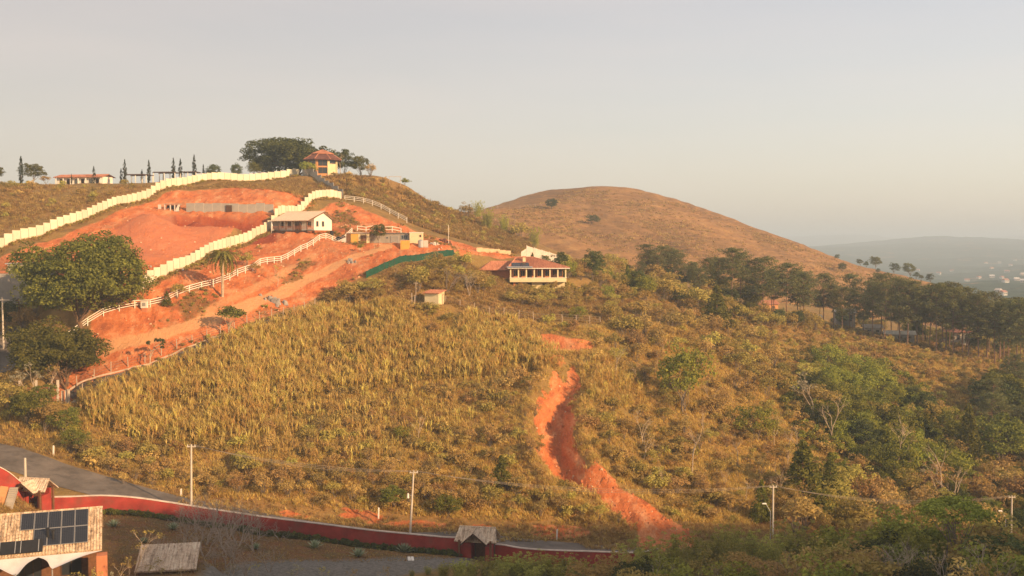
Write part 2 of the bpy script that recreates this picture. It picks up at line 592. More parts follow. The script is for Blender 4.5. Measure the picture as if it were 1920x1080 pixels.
TRACK_UV = [(150, 672), (190, 657), (270, 636), (350, 612), (430, 587), (500, 561), (560, 533), (620, 503), (680, 477), (725, 462)]
TRACK2_UV = [(380, 590), (440, 560), (500, 530), (540, 505), (590, 478)]
GRAV_UV = [(380, 1075), (430, 1058), (560, 1050), (700, 1046), (830, 1046), (880, 1042), (880, 1062), (760, 1078), (600, 1100), (380, 1100)]
LAWN_UV = [(195, 965), (300, 975), (450, 1000), (600, 1018), (750, 1036), (860, 1046), (820, 1050), (560, 1054), (430, 1062), (380, 1080), (200, 1080)]
def warp(s=1.6):
    return X + fbm(X / 5, Y / 5, 4, 31) * s, Y + fbm(X / 5, Y / 5, 4, 47) * s
WX, WY = warp(1.3)
m_dirt = np.zeros_like(X)
for uv, soft in ((PLOT_UV, 3.0), (FLANK_UV, 2.5), (SCAR_UV, 1.6), (GULLY_UV, 1.4), (BANK_UV, 1.5)):
    k_ = sst(-.12, .3, fbm(X / 7, Y / 3, 3, 52)) if uv is BANK_UV else 1.0
    wx_, wy_ = (WX + fbm(X / 2.2, Y / 2.2, 3, 57) * 1.5, WY + fbm(X / 2.2, Y / 2.2, 3, 58) * 1.5) if uv is GULLY_UV else (WX, WY)
    pmk = poly_mask(wx_, wy_, hits(uv), soft)
    if uv is GULLY_UV:
        T_rough = pmk
    m_dirt = np.maximum(m_dirt, k_ * pmk)
m_dirt = np.maximum(m_dirt, 0.55 * poly_mask(WX, WY, hits(RILL_UV), 2.0))
grassy = fbm(X / 7, Y / 9, 4, 77)
fl = poly_mask(WX, WY, hits(FLANK_UV), 3.0)
# dry weeds hold on in strips of the flank and along the walls
low = sst(0, 40, 233 - Y)
m_weed = fl * sst(0.02, 0.42, grassy + 0.22 * low - 0.10)
top = hits([(380, 356), (470, 352), (565, 366), (600, 360), (560, 336), (420, 345), (300, 362)])
d, _, sd = poly_dist(X, Y, [tuple(at_d(u, dd)) for u, dd in [(-150, 180), (0, 200), (80, 212), (150, 225), (220, 242), (300, 262), (400, 285), (565, 312)]])
m_dirt *= sst(0.6, 2.6, d)
tr = [tuple(p) for p in hits(TRACK_UV)]
d, _, _ = poly_dist(X + fbm(X / 4, Y / 4, 3, 3) * 0.5, Y, tr)
m_track = 1 - sst(0.8, 1.9, d)
d, _, _ = poly_dist(X + fbm(X / 4, Y / 4, 3, 8) * 0.8, Y, [tuple(p) for p in hits(TRACK2_UV)])
m_track = np.maximum(m_track, 0.6 * (1 - sst(0.5, 1.7, d)))
m_grav = poly_mask(WX, WY, hits(GRAV_UV), 1.2)
m_lawn = poly_mask(WX, WY, hits(LAWN_UV), 1.5)
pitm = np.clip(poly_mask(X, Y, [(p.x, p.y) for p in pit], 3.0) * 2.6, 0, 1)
HEAP_UV = [(225, 425), (262, 398), (300, 404), (340, 416), (400, 426), (470, 432), (440, 455), (380, 478), (330, 492), (270, 488), (200, 450)]
m_heap = poly_mask(WX, WY, hits(HEAP_UV), 3.0)
T.H += fbm(X / 1.3, Y / 1.8, 3, 59) * .45 * T_rough
# rain furrows down the bare banks
fur = np.abs(vnoise(X / 1.1 + Y / 9, Y / 7, 61) - 0.5) * 2
T.H -= (1 - sst(0.0, 0.4, fur)) * 0.38 * m_dirt * (1 - m_track) * (1 - m_heap) * sst(-.25, .3, fbm(X / 12, Y / 12, 3, 88))
T.H += fbm(X / 2.0, Y / 2.0, 3, 93) * 0.22 * m_dirt * (1 - .6 * m_track)
step = np.sin((T.H + fbm(X / 15, Y / 15, 3, 33) * 1.5) * 2.1)
T.H += step * 0.16 * m_dirt * (1 - m_heap) * (1 - m_track) * (Y > 175)
dr, _, sr = poly_dist(X + fbm(X / 4, Y / 4, 3, 3) * 0.4, Y, tr)
T.H -= 0.14 * np.exp(-((dr - 0.75) / 0.28) ** 2)

# green-ness and scrub density fields for the plant cover
wood = sst(-0.15, 0.35, fbm(X / 22, Y / 22, 4, 15))

# --- ground material
def ground_material():
    m, nt, bs = new_mat('ground')
    p = wpos(nt)
    def att(n):
        return node(nt, 'ShaderNodeAttribute', attribute_name=n).outputs['Fac']
    big, mid, fine = noise(nt, 0.05, 5, 0.6, p), noise(nt, 0.35, 6, 0.7, p), noise(nt, 2.2, 6, 0.75, p)
    dry = ramp(nt, mid, [(0.28, (0.13, 0.085, 0.03)), (0.45, (0.28, 0.165, 0.055)), (0.58, (0.38, 0.225, 0.075)), (0.75, (0.32, 0.23, 0.08))])
    dry = mixc(nt, maprange(nt, big, 0.42, 0.62, 0, 0.55), dry, (0.22, 0.17, 0.055))
    dry = mixc(nt, maprange(nt, fine, 0.35, 0.7, 0, 0.5), dry, (0.17, 0.11, 0.04))
    red = ramp(nt, mid, [(0.25, (0.46, 0.13, 0.043)), (0.5, (0.58, 0.172, 0.054)), (0.75, (0.66, 0.24, 0.085))])
    red = mixc(nt, maprange(nt, fine, 0.40, 0.66, 0, 0.55), red, (0.40, 0.11, 0.042))
    red = mixc(nt, maprange(nt, big, 0.45, 0.65, 0, 0.35), red, (0.62, 0.25, 0.11))
    st = node(nt, 'ShaderNodeMapping')
    st.inputs['Scale'].default_value = (0.5, 0.09, 0.5)
    st.inputs['Rotation'].default_value = (0, 0, 0.5)
    nt.links.new(p, st.inputs[0])
    streak = noise(nt, 1.2, 6, 0.7, st.outputs[0])
    red = mixc(nt, maprange(nt, streak, 0.5, 0.66, 0, 0.75), red, (0.70, 0.36, 0.18))
    red = mixc(nt, maprange(nt, streak, 0.46, 0.34, 0, 0.75), red, (0.29, 0.08, 0.034))  # dark earth streaks, deepened to stand in for shadow streaks on the flank
    grit = noise(nt, 5.5, 5, 0.75, p)
    red = mixc(nt, maprange(nt, grit, 0.56, 0.7, 0, 0.5), red, (0.74, 0.36, 0.17))
    blot = noise(nt, 0.14, 6, 0.75, p)
    red = mixc(nt, maprange(nt, blot, 0.54, 0.64, 0, 0.7), red, (0.40, 0.19, 0.085))
    red = mixc(nt, math_n(nt, 'MULTIPLY', att('heap'), 0.75), red, mixc(nt, maprange(nt, fine, 0.3, 0.7), (0.48, 0.165, 0.085), (0.58, 0.21, 0.105)))
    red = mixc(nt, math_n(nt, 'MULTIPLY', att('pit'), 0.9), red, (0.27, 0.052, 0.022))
    # soft mask broken up by noise
    dm = maprange(nt, math_n(nt, 'ADD', att('dirt'), math_n(nt, 'MULTIPLY', math_n(nt, 'SUBTRACT', fine, 0.5), 0.8)), 0.42, 0.62)
    c = mixc(nt, dm, dry, red)
    wd = maprange(nt, math_n(nt, 'ADD', att('weed'), math_n(nt, 'MULTIPLY', math_n(nt, 'SUBTRACT', fine, 0.5), 1.1)), 0.45, 0.85, 0, 0.8)
    c = mixc(nt, wd, c, mixc(nt, maprange(nt, mid, 0.4, 0.6), (0.24, 0.11, 0.04), (0.17, 0.13, 0.05)))
    lw = mixc(nt, maprange(nt, mid, 0.35, 0.62), (0.25, 0.115, 0.05), (0.17, 0.12, 0.05))
    c = mixc(nt, att('lawn'), c, lw)
    tk = mixc(nt, maprange(nt, fine, 0.3, 0.7), (0.58, 0.29, 0.125), (0.66, 0.36, 0.17))
    tm = maprange(nt, math_n(nt, 'ADD', att('track'), math_n(nt, 'MULTIPLY', math_n(nt, 'SUBTRACT', fine, 0.5), 0.7)), 0.35, 0.75, 0, 0.9)
    c = mixc(nt, tm, c, tk)
    gv = mixc(nt, maprange(nt, fine, 0.35, 0.65), (0.13, 0.12, 0.10), (0.27, 0.25, 0.22))
    c = mixc(nt, att('grav'), c, gv)
    nt.links.new(c, bs.inputs['Base Color'])
    bs.inputs['Roughness'].default_value = 0.95
    bs.inputs['Specular IOR Level'].default_value = 0.1
    bump(nt, bs, math_n(nt, 'ADD', math_n(nt, 'MULTIPLY', mid, 1.0), math_n(nt, 'MULTIPLY', fine, 0.55)), 0.85, 0.6)
    return m
M_GROUND = ground_material()
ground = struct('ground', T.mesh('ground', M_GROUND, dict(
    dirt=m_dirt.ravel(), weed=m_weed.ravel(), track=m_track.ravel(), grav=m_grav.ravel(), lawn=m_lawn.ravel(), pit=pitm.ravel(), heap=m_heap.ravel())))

# --- the bare brown hill behind
HP = [
 (900, 398, 560), (940, 384, 590), (985, 366, 610), (1050, 353, 620), (1120, 350, 620), (1200, 357, 615), (1300, 386, 605), (1400, 423, 595), (1500, 459, 585), (1600, 495, 575), (1700, 520, 570), (1745, 532, 570), (1850, 565, 570),
 (860, 400, 480), (890, 396, 490), (950, 390, 505), (1020, 386, 520), (1000, 410, 480), (1100, 410, 500), (1200, 420, 500), (1300, 445, 490), (1400, 470, 490), (1500, 500, 480), (1600, 535, 480),
 (900, 430, 440), (1000, 445, 440), (1100, 455, 440), (1200, 465, 440), (1300, 480, 440), (1400, 510, 440), (1500, 540, 440),
 ('z', 850, 400, -1), ('z', 1000, 390, -8), ('z', 1200, 390, -14), ('z', 1400, 400, -25), ('z', 1600, 400, -32), ('z', 1800, 420, -36), ('z', 2100, 450, -42),
 (950, 384, 560), (1010, 380, 545),
 ('z', 700, 480, 0), ('z', 700, 640, -5), ('z', 900, 700, 5), ('z', 1100, 700, 24), ('z', 1300, 690, 12), ('z', 1500, 670, -8), ('z', 1750, 650, -32), ('z', 2000, 640, -45),
 ('z', 900, 850, -30), ('z', 1100, 850, -12), ('z', 1400, 850, -30), ('z', 1800, 850, -55), ('z', 700, 850, -40), ('z', 2100, 850, -60), ('z', 2100, 560, -50),
]
HS = Sheet(HP, -0.2, 0.62, 330, 385, 860, 300)
HS.H += fbm(HS.X / 34, HS.Y / 34, 4, 5) * 1.5 + fbm(HS.X / 5, HS.Y / 5, 4, 6) * 0.35 + np.sin((HS.H + fbm(HS.X / 40, HS.Y / 40, 3, 9) * 5) * 1.6) * 0.16
HS.H -= (1 - sst(0, .16, np.abs(vnoise((HS.X + .55 * HS.Y) / 26, HS.Y / 160, 17) - .5))) * 2.2 * sst(520, 470, HS.Y)
def hill_material():
    m, nt, bs = new_mat('hill_grass')
    p = wpos(nt)
    big, mid, fine = noise(nt, 0.022, 5, 0.6, p), noise(nt, 0.16, 7, 0.72, p), noise(nt, 0.9, 6, 0.75, p)
    c = ramp(nt, mid, [(0.3, (0.21, 0.115, 0.05)), (0.5, (0.34, 0.185, 0.075)), (0.7, (0.43, 0.26, 0.105))])
    c = mixc(nt, maprange(nt, big, 0.45, 0.6, 0, 0.55), c, (0.17, 0.10, 0.045))
    c = mixc(nt, maprange(nt, fine, 0.5, 0.72, 0, 0.65), c, (0.10, 0.07, 0.03))
    sz = node(nt, 'ShaderNodeSeparateXYZ')
    nt.links.new(p, sz.inputs[0])
    lv = math_n(nt, 'ADD', math_n(nt, 'MULTIPLY', sz.outputs[2], 0.42), math_n(nt, 'MULTIPLY', noise(nt, 0.03, 4, 0.6, p), 6.0))
    tl = maprange(nt, math_n(nt, 'ABSOLUTE', math_n(nt, 'SUBTRACT', math_n(nt, 'FRACT', lv), 0.5)), 0.0, 0.16, 0.55, 0)
    c = mixc(nt, math_n(nt, 'MULTIPLY', tl, maprange(nt, big, 0.4, 0.6)), c, (0.50, 0.27, 0.11))
    gl_ = node(nt, 'ShaderNodeMapping')
    gl_.inputs['Scale'].default_value = (0.05, 0.008, 0.02)
    gl_.inputs['Rotation'].default_value = (0, 0, -0.45)
    nt.links.new(p, gl_.inputs[0])
    c = mixc(nt, maprange(nt, noise(nt, 1.0, 5, 0.65, gl_.outputs[0]), 0.52, 0.64, 0, 0.6), c, (0.18, 0.105, 0.045))
    nt.links.new(c, bs.inputs['Base Color'])
    bs.inputs['Roughness'].default_value = 0.95
    bs.inputs['Specular IOR Level'].default_value = 0.05
    bump(nt, bs, math_n(nt, 'ADD', mid, math_n(nt, 'MULTIPLY', fine, 0.5)), 0.7, 1.2)
    return m
M_HILL = hill_material()
hill = struct('hill', HS.mesh('hill', M_HILL))

# --- the far country under the smoke
FP = [
 ('z', -500, 700, -60), ('z', 600, 700, -60), ('z', 1500, 700, -60), ('z', 1800, 700, -58), ('z', 2300, 700, -60),
 (1800, 560, 1000), (1900, 545, 1150), (2000, 540, 1200), (1750, 540, 1250), ('z', 1500, 1200, -60), ('z', 800, 1200, -60), ('z', -500, 1200, -60),
 (1850, 510, 1700), (1920, 500, 1700), (1750, 500, 1800), (1650, 490, 1900), (1560, 485, 1900),
 (1540, 462, 2300), (1620, 461, 2400), (1700, 447, 2500), (1740, 443, 2550), (1800, 446, 2600), (1900, 452, 2600), (2000, 455, 2600), ('z', 1300, 2400, -20), ('z', 500, 2400, -10), ('z', -500, 2400, -10),
 ('z', 1540, 3300, -40), ('z', 1740, 3300, -30), ('z', 1950, 3300, -30), ('z', 500, 3300, -40), ('z', -500, 3300, -40),
 (1510, 455, 4300), (1545, 448, 4400), (1580, 444, 4400), (1600, 447, 4400), (1625, 451, 4500), (1648, 443, 4600), (1668, 450, 4600), (1760, 450, 5000), (1850, 445, 5200), (1900, 442, 5200), (1960, 443, 5200), (1400, 452, 4400), (900, 452, 4400), (0, 452, 4400),
 ('z', 1500, 6500, -30), ('z', 1900, 6500, -20), ('z', 500, 6500, -30), ('z', -500, 6500, -30),
 ('z', 1500, 12000, -20), ('z', 1900, 12000, -20), ('z', 500, 12000, -20), ('z', -500, 12000, -20), ('z', 2400, 12000, -20), ('z', 2400, 2600, 0), ('z', 2400, 5000, 15),
]
def _farther(p):
    # the ranges stand deeper in the smoke than the valley floor below the pines
    k = lambda d: d * (1 + 0.9 * float(sst(1200, 2300, d))) if d < 8000 else d * 1.5
    if p[0] == 'z':
        return ('z', p[1], k(p[2]), p[3] * (k(p[2]) / p[2]))
    return (p[0], p[1], k(p[2]))
FP = [_farther(p) for p in FP]
FS = Sheet(FP, -0.7, 0.75, 300, 640, 24000, 300)
FS.H += (fbm(FS.X / 260, FS.Y / 260, 5, 5) * 16 + fbm(FS.X / 40, FS.Y / 40, 3, 8) * 3.0) * sst(700, 1500, FS.Y) * (1 - 0.6 * sst(3600, 4600, FS.Y))
FS.H += fbm(FS.X / 34, FS.Y / 34, 2, 81) * 4.0 * sst(1500, 2600, FS.Y)
def far_material():
    m, nt, bs = new_mat('far_country')
    p = wpos(nt)
    big, mid, fine = noise(nt, 0.0022, 5, 0.6, p), noise(nt, 0.009, 7, 0.75, p), noise(nt, 0.05, 6, 0.75, p)
    wood_ = ramp(nt, fine, [(0.3, (0.028, 0.052, 0.034)), (0.6, (0.078, 0.11, 0.068)), (0.8, (0.12, 0.145, 0.085))])
    field = ramp(nt, mid, [(0.4, (0.19, 0.15, 0.07)), (0.7, (0.32, 0.19, 0.09))])
    c = mixc(nt, maprange(nt, mid, 0.57, 0.62, 0, .7), wood_, field)
    nt.links.new(c, bs.inputs['Base Color'])
    bs.inputs['Roughness'].default_value = 1.0
    bs.inputs['Specular IOR Level'].default_value = 0.0
    bump(nt, bs, fine, 1.0, 10.0)
    return m
far = struct('far_hills', FS.mesh('far_hills', far_material()))
# --- the hillside the photograph was taken from, with an unseen ridge to the right shaped to shade the valley floor
gx, gy = np.meshgrid(np.linspace(-160, 460, 156), np.linspace(-220, 52, 90))
prof = -24 + 65 * sst(93, 120, gx + fbm(gx / 18, gy / 18, 3, 71) * 10) + np.maximum(0, gx - 92) * 0.05
ridge_y = np.exp(-((gy + 18) / 70) ** 2)
zz = -27 + (prof + 27) * ridge_y
knoll = -2.6 - 0.52 * np.maximum(0, gy) - 0.03 * np.maximum(0, -gy) - 0.004 * gx ** 2
zz = np.maximum(zz, np.where(np.abs(gx) < 75, knoll, -60))
zz += fbm(gx / 9, gy / 9, 4, 73) * 1.6 * sst(20, 60, np.hypot(gx, gy))
zz = np.where(gy > 46, np.minimum(zz, -26), zz)
V = np.stack([gx.ravel(), gy.ravel(), zz.ravel() + CAMZ], 1)
i = (np.arange(89)[:, None] * 156 + np.arange(155)[None]).ravel()
viewpoint = struct('hillside', np_mesh('hillside', V, np.stack([i, i + 1, i + 157, i + 156], 1), M_GROUND, True))
# ------------------------------------------------------------------ plant materials
def leaf_mat(name, dark, light, dry=None, trans=0.35, objvar=0.45):
    m = bpy.data.materials.new(name)
    m.use_nodes = True
    nt = m.node_tree
    nt.nodes.remove(nt.nodes['Principled BSDF'])
    var = node(nt, 'ShaderNodeAttribute', attribute_name='var').outputs['Fac']
    rnd = node(nt, 'ShaderNodeObjectInfo').outputs['Random']
    c = mixc(nt, var, dark, light)
    hs = node(nt, 'ShaderNodeHueSaturation')
    nt.links.new(c, hs.inputs['Color'])
    nt.links.new(maprange(nt, rnd, 0, 1, 0.5 - 0.03 * objvar, 0.5 + 0.04 * objvar), hs.inputs['Hue'])
    nt.links.new(maprange(nt, rnd, 0, 1, 1 - objvar * 0.6, 1 + objvar * 0.6), hs.inputs['Value'])
    c = hs.outputs[0]
    if dry:
        r2 = math_n(nt, 'FRACT', math_n(nt, 'MULTIPLY', rnd, 7.31))
        c = mixc(nt, maprange(nt, r2, 0.3, 1.0, 0, 0.85), c, dry)
    d = node(nt, 'ShaderNodeBsdfDiffuse')
    t = node(nt, 'ShaderNodeBsdfTranslucent')
    mx = node(nt, 'ShaderNodeMixShader')
    mx.inputs[0].default_value = trans
    nt.links.new(c, d.inputs[0])
    nt.links.new(c, t.inputs[0])
    nt.links.new(d.outputs[0], mx.inputs[1])
    nt.links.new(t.outputs[0], mx.inputs[2])
    nt.links.new(mx.outputs[0], nt.nodes['Material Output'].inputs[0])
    return m

L_TREE = leaf_mat('leaf_tree', (0.075, 0.088, 0.02), (0.27, 0.26, 0.055))
L_DARK = leaf_mat('leaf_dark', (0.05, 0.066, 0.024), (0.165, 0.175, 0.055))
L_PINE = leaf_mat('leaf_pine', (0.075, 0.09, 0.038), (0.24, 0.235, 0.09), objvar=0.3)
L_CYPR = leaf_mat('leaf_cypress', (0.025, 0.034, 0.016), (0.075, 0.08, 0.038), objvar=0.3)
L_OLIVE = leaf_mat('leaf_olive', (0.21, 0.19, 0.05), (0.58, 0.47, 0.13), dry=(0.40, 0.25, 0.095))
L_GREEN = leaf_mat('leaf_green', (0.11, 0.135, 0.025), (0.42, 0.41, 0.075))
L_BAMB = leaf_mat('leaf_bamboo', (0.2, 0.21, 0.04), (0.52, 0.48, 0.12))
L_SCRUB = leaf_mat('leaf_scrub', (0.31, 0.2, 0.075), (0.7, 0.47, 0.175), dry=(0.28, 0.22, 0.08))
L_CANE = leaf_mat('leaf_cane', (0.42, 0.34, 0.085), (0.84, 0.67, 0.24), dry=(0.66, 0.42, 0.15), trans=0.4, objvar=0.5)
L_GRASS = leaf_mat('leaf_grass', (0.46, 0.3, 0.095), (0.9, 0.65, 0.24), dry=(0.55, 0.45, 0.13), trans=0.4, objvar=0.5)
L_GRASSD = leaf_mat('leaf_grass_dark', (0.27, 0.165, 0.07), (0.6, 0.38, 0.15), dry=(0.30, 0.22, 0.075), trans=0.3, objvar=0.6)
L_AGAVE = leaf_mat('leaf_agave', (0.16, 0.20, 0.11), (0.42, 0.46, 0.30), trans=0.05)
L_OLIVEF = leaf_mat('leaf_palm', (0.10, 0.105, 0.025), (0.33, 0.29, 0.075))
L_PALE = leaf_mat('leaf_pale', (0.16, 0.15, 0.09), (0.42, 0.38, 0.26), trans=0.2)
B_BROWN = plain('bark_brown', (0.17, 0.105, 0.06), 0.95, 0.4, 3)
B_PALE = plain('bark_pale', (0.42, 0.33, 0.23), 0.9, 0.35, 3)
B_GREY = plain('bark_grey', (0.20, 0.16, 0.12), 0.9, 0.4, 3)
B_TWIG = plain('bark_twig', (0.36, 0.29, 0.225), 0.9, 0.3, 3)
B_PINE = plain('bark_pine', (0.20, 0.125, 0.085), 0.95, 0.4, 3)

# ------------------------------------------------------------------ foliage geometry
def unit(v):
    return v / np.maximum(np.linalg.norm(v, axis=-1, keepdims=True), 1e-9)

def leaves(rng, C, N, length, width, droop=0.0, jit=0.35):
    """one diamond leaf at every centre C with rough normal N"""
    n = len(C)
    N = unit(N + rng.normal(0, 0.55, (n, 3)))
    t = unit(np.cross(N, rng.normal(0, 1, (n, 3))))
    t[:, 2] -= droop
    t = unit(t)
    b = unit(np.cross(N, t))
    L = length * rng.uniform(1 - jit, 1 + jit, (n, 1))
    W = width * rng.uniform(1 - jit, 1 + jit, (n, 1))
    V = np.stack([C - t * L / 2, C + b * W / 2 - t * L * 0.05, C + t * L / 2, C - b * W / 2 - t * L * 0.05], 1).reshape(-1, 3)
    return V, np.arange(4 * n).reshape(n, 4)

def clump_leaves(rng, cen, rad, per, length, width, flat=0.75, droop=0.0):
    """leaves on the outsides of many clumps"""
    k = len(cen)
    D = unit(rng.normal(0, 1, (k, per, 3)))
    D[..., 2] = np.where(D[..., 2] < -0.5, -D[..., 2], D[..., 2])
    rr = rng.uniform(0.45, 1.0, (k, per, 1)) ** 0.6
    P = cen[:, None] + D * rr * rad[:, None, None] * np.array([1, 1, flat])
    Nn = unit(D + np.array([0, 0, 0.5]))
    V, Fa = leaves(rng, P.reshape(-1, 3), Nn.reshape(-1, 3), length, width, droop)
    cv = rng.uniform(0.0, 1.0, (k, 1))
    var = np.clip(0.45 * cv + 0.55 * rng.uniform(0, 1, (k, per)), 0, 1).ravel()
    return V, Fa, np.repeat(var, 4)

def shell_centres(rng, n, rx, ry, rz, cz, zmin=-0.35, inner=0.5, lump=0.25):
    D = unit(rng.normal(0, 1, (n * 3, 3)))
    D = D[D[:, 2] > zmin][:n]
    f = 1 + lump * np.sin(D[:, 0] * 3.1 + rng.uniform(0, 6)) * np.sin(D[:, 1] * 2.7 + rng.uniform(0, 6)) + lump * 0.5 * np.sin(D[:, 2] * 5 + D[:, 0] * 4)
    r = rng.uniform(inner, 1.0, len(D)) ** 0.7 * f
    return D * r[:, None] * np.array([rx, ry, rz]) + np.array([0, 0, cz])

def bent(rng, mb, p0, p1, r0, r1, seg=4, wob=0.08, n=5):
    p0, p1 = np.array(p0, float), np.array(p1, float)
    L = np.linalg.norm(p1 - p0)
    pts = [p0 + (p1 - p0) * i / seg + (rng.normal(0, wob * L / seg, 3) if 0 < i < seg else 0) for i in range(seg + 1)]
    for i in range(seg):
        a, b = r0 + (r1 - r0) * i / seg, r0 + (r1 - r0) * (i + 1) / seg
        mb.tube(pts[i], pts[i + 1], a, b, n, cap=(i in (0, seg - 1)))
    return pts

def leafmesh(name, parts, mat):
    V = np.concatenate([p[0] for p in parts])
    off, Fs = 0, []
    for p in parts:
        Fs.append(p[1] + off)
        off += len(p[0])
    return np_mesh(name, V, np.concatenate(Fs), mat, False, {'var': np.concatenate([p[2] for p in parts])})

# every builder returns [(part name, mesh), ...] for a plant of the given size standing on the origin
def broad_tree(seed, H, R_, trunk_h, ncl, per, leaf, mat, bark, trunk_r=0.3, crad=0.16, stems=1, zmin=-0.3, flat=0.75, inner=0.5, lump=0.22, asp=0.55, lobes=0):
    rng = np.random.default_rng(seed)
    rz = (H - trunk_h) / 2 * 1.05
    cz = trunk_h + (H - trunk_h) / 2
    C = shell_centres(rng, ncl, R_ * 0.86, R_ * 0.86, rz * 0.86, cz, zmin, inner, lump)
    if lobes:                     # heads of foliage: clumps gathered on a few big rounded heads
        Lb = shell_centres(rng, lobes, R_ * 0.66, R_ * 0.66, rz * 0.68, cz, zmin, 0.75, lump)
        k = rng.integers(0, len(Lb), ncl)
        D = unit(rng.normal(0, 1, (ncl, 3)))
        C = Lb[k] + D * rng.uniform(.75, 1.05, (ncl, 1)) * np.array([1, 1, .85]) * (R_ * .27) * rng.uniform(.75, 1.2, len(Lb))[k][:, None]
    rad = rng.uniform(0.7, 1.3, len(C)) * R_ * crad * 1.25
    V, Fa, var = clump_leaves(rng, C, rad, per, leaf, leaf * asp, flat)
    mb = MB()
    for s in range(stems):
        b = np.array([0, 0, -0.3]) if stems == 1 else np.append(rng.normal(0, 0.35 * R_ / 3, 2), -0.3)
        fork = np.array([*(b[:2] + rng.normal(0, 0.05 * H, 2)), trunk_h * rng.uniform(0.75, 1.05)])
        pts = bent(rng, mb, b, fork, trunk_r, trunk_r * 0.72, 4, 0.07, 7)
        idx = rng.choice(len(C), min(len(C), 13 if stems == 1 else 6), replace=False)
        for i in idx:
            t = C[i] * np.array([0.85, 0.85, 1]) - np.array([0, 0, 0.1])
            st = pts[rng.integers(2, 5)]
            m = st + (t - st) * 0.5 + np.array([0, 0, 0.04 * H])
            bent(rng, mb, st, m, trunk_r * 0.45, trunk_r * 0.28, 2, 0.1, 5)
            bent(rng, mb, m, t, trunk_r * 0.28, trunk_r * 0.08, 2, 0.1, 4)
    return [('trunk', mb.mesh('trunk', bark)), ('crown', leafmesh('crown', [(V, Fa, var)], mat))]

def pine_tree(seed, H, R_, base, mat=None):
    rng = np.random.default_rng(seed)
    cl, rd = [], []
    mb = MB()
    lean = rng.normal(0, 0.02, 2)
    top = np.array([lean[0] * H, lean[1] * H, H * 0.97])
    pts = bent(rng, mb, (0, 0, -0.4), top, 0.19, 0.05, 6, 0.012, 6)
    z = H * base
    while z < H * 0.985:
        f = (z - H * base) / (H * (1 - base))
        rr = R_ * (0.45 + 0.95 * math.sin(math.pi * min(0.97, f * 0.8 + 0.17))) * rng.uniform(0.45, 1.1)
        for k in range(rng.integers(3, 6)):
            a = rng.uniform(0, 6.28)
            q = np.array([lean[0] * z + math.cos(a) * rr, lean[1] * z + math.sin(a) * rr, z + rr * rng.uniform(0.05, 0.4)])
            s = np.array([lean[0] * z, lean[1] * z, z])
            bent(rng, mb, s, q, 0.06, 0.02, 2, 0.08, 4)
            for t in (1.0, 0.68, 0.42):
                if rng.uniform() < 0.86:
                    cl.append(s + (q - s) * t + rng.normal(0, 0.16, 3))
                    rd.append(rng.uniform(0.55, 1.0) * R_ * 0.31)
        z += H * 0.034
    cl.append(top); rd.append(R_ * 0.25)
    V, Fa, var = clump_leaves(rng, np.array(cl), np.array(rd), 30, 0.50, 0.17, 0.8)
    return [('trunk', mb.mesh('trunk', B_PINE)), ('crown', leafmesh('crown', [(V, Fa, var)], mat or L_PINE))]

def cone_tree(seed, H, R_, mat, z0=0.08, leafl=0.38):
    rng = np.random.default_rng(seed)
    n = int(150)
    f = rng.uniform(0, 1, n) ** 1.25
    z = H * (z0 + (0.97 - z0) * f)
    r = R_ * (1 - f) ** 0.85 * rng.uniform(0.35, 1.05, n)
    a = rng.uniform(0, 6.28, n)
    C = np.stack([r * np.cos(a), r * np.sin(a), z], 1)
    V, Fa, var = clump_leaves(rng, C, np.full(n, R_ * 0.2) * (1.25 - 0.7 * f), 26, leafl, leafl * 0.4, 0.9)
    mb = MB()
    bent(rng, mb, (0, 0, -0.3), (0, 0, H * 0.93), 0.1 + H * 0.008, 0.03, 5, 0.01, 6)
    for i in range(0, n, 5):
        mb.tube((0, 0, C[i, 2] - 0.2), C[i], 0.03, 0.012, 4)
    return [('trunk', mb.mesh('trunk', B_BROWN)), ('crown', leafmesh('crown', [(V, Fa, var)], mat))]

def cypress_tree(seed, H, R_):
    rng = np.random.default_rng(seed)
    n = 120
    f = rng.uniform(0, 1, n)
    z = H * (0.05 + 0.94 * f)
    prof = np.sin(np.pi * np.clip(f * 0.80 + 0.12, 0, 1)) ** 0.7 * (1 - f ** 6)
    r = R_ * prof * rng.uniform(0.4, 1.0, n)
    a = rng.uniform(0, 6.28, n)
    C = np.stack([r * np.cos(a), r * np.sin(a), z], 1)
    V, Fa, var = clump_leaves(rng, C, np.full(n, R_ * 0.33) * (0.4 + 0.7 * prof), 16, 0.42, 0.14, 1.8)
    mb = MB()
    bent(rng, mb, (0, 0, -0.4), (0, 0, H * 0.9), 0.13, 0.03, 4, 0.01, 6)
    return [('trunk', mb.mesh('trunk', B_BROWN)), ('crown', leafmesh('crown', [(V, Fa, var)], L_CYPR))]

def branchy(rng, mb, p, d, L, r, depth, tips, spread=0.6, up=0.15, n=4):
    d = d / np.linalg.norm(d)
    q = p + d * L
    m = p + d * L * 0.5 + rng.normal(0, L * 0.05, 3)
    mb.tube(p, m, r, r * 0.86, n, cap=False)
    mb.tube(m, q, r * 0.86, r * 0.68, n, cap=False)
    if depth == 0:
        tips.append(q)
        return
    for k in range(rng.integers(2, 4)):
        nd = d + rng.normal(0, spread, 3) + np.array([0, 0, up])
        branchy(rng, mb, q if k else m + (q - m) * rng.uniform(0.3, 1), nd, L * rng.uniform(0.55, 0.8), r * 0.6, depth - 1, tips, spread, up, max(3, n - 1))

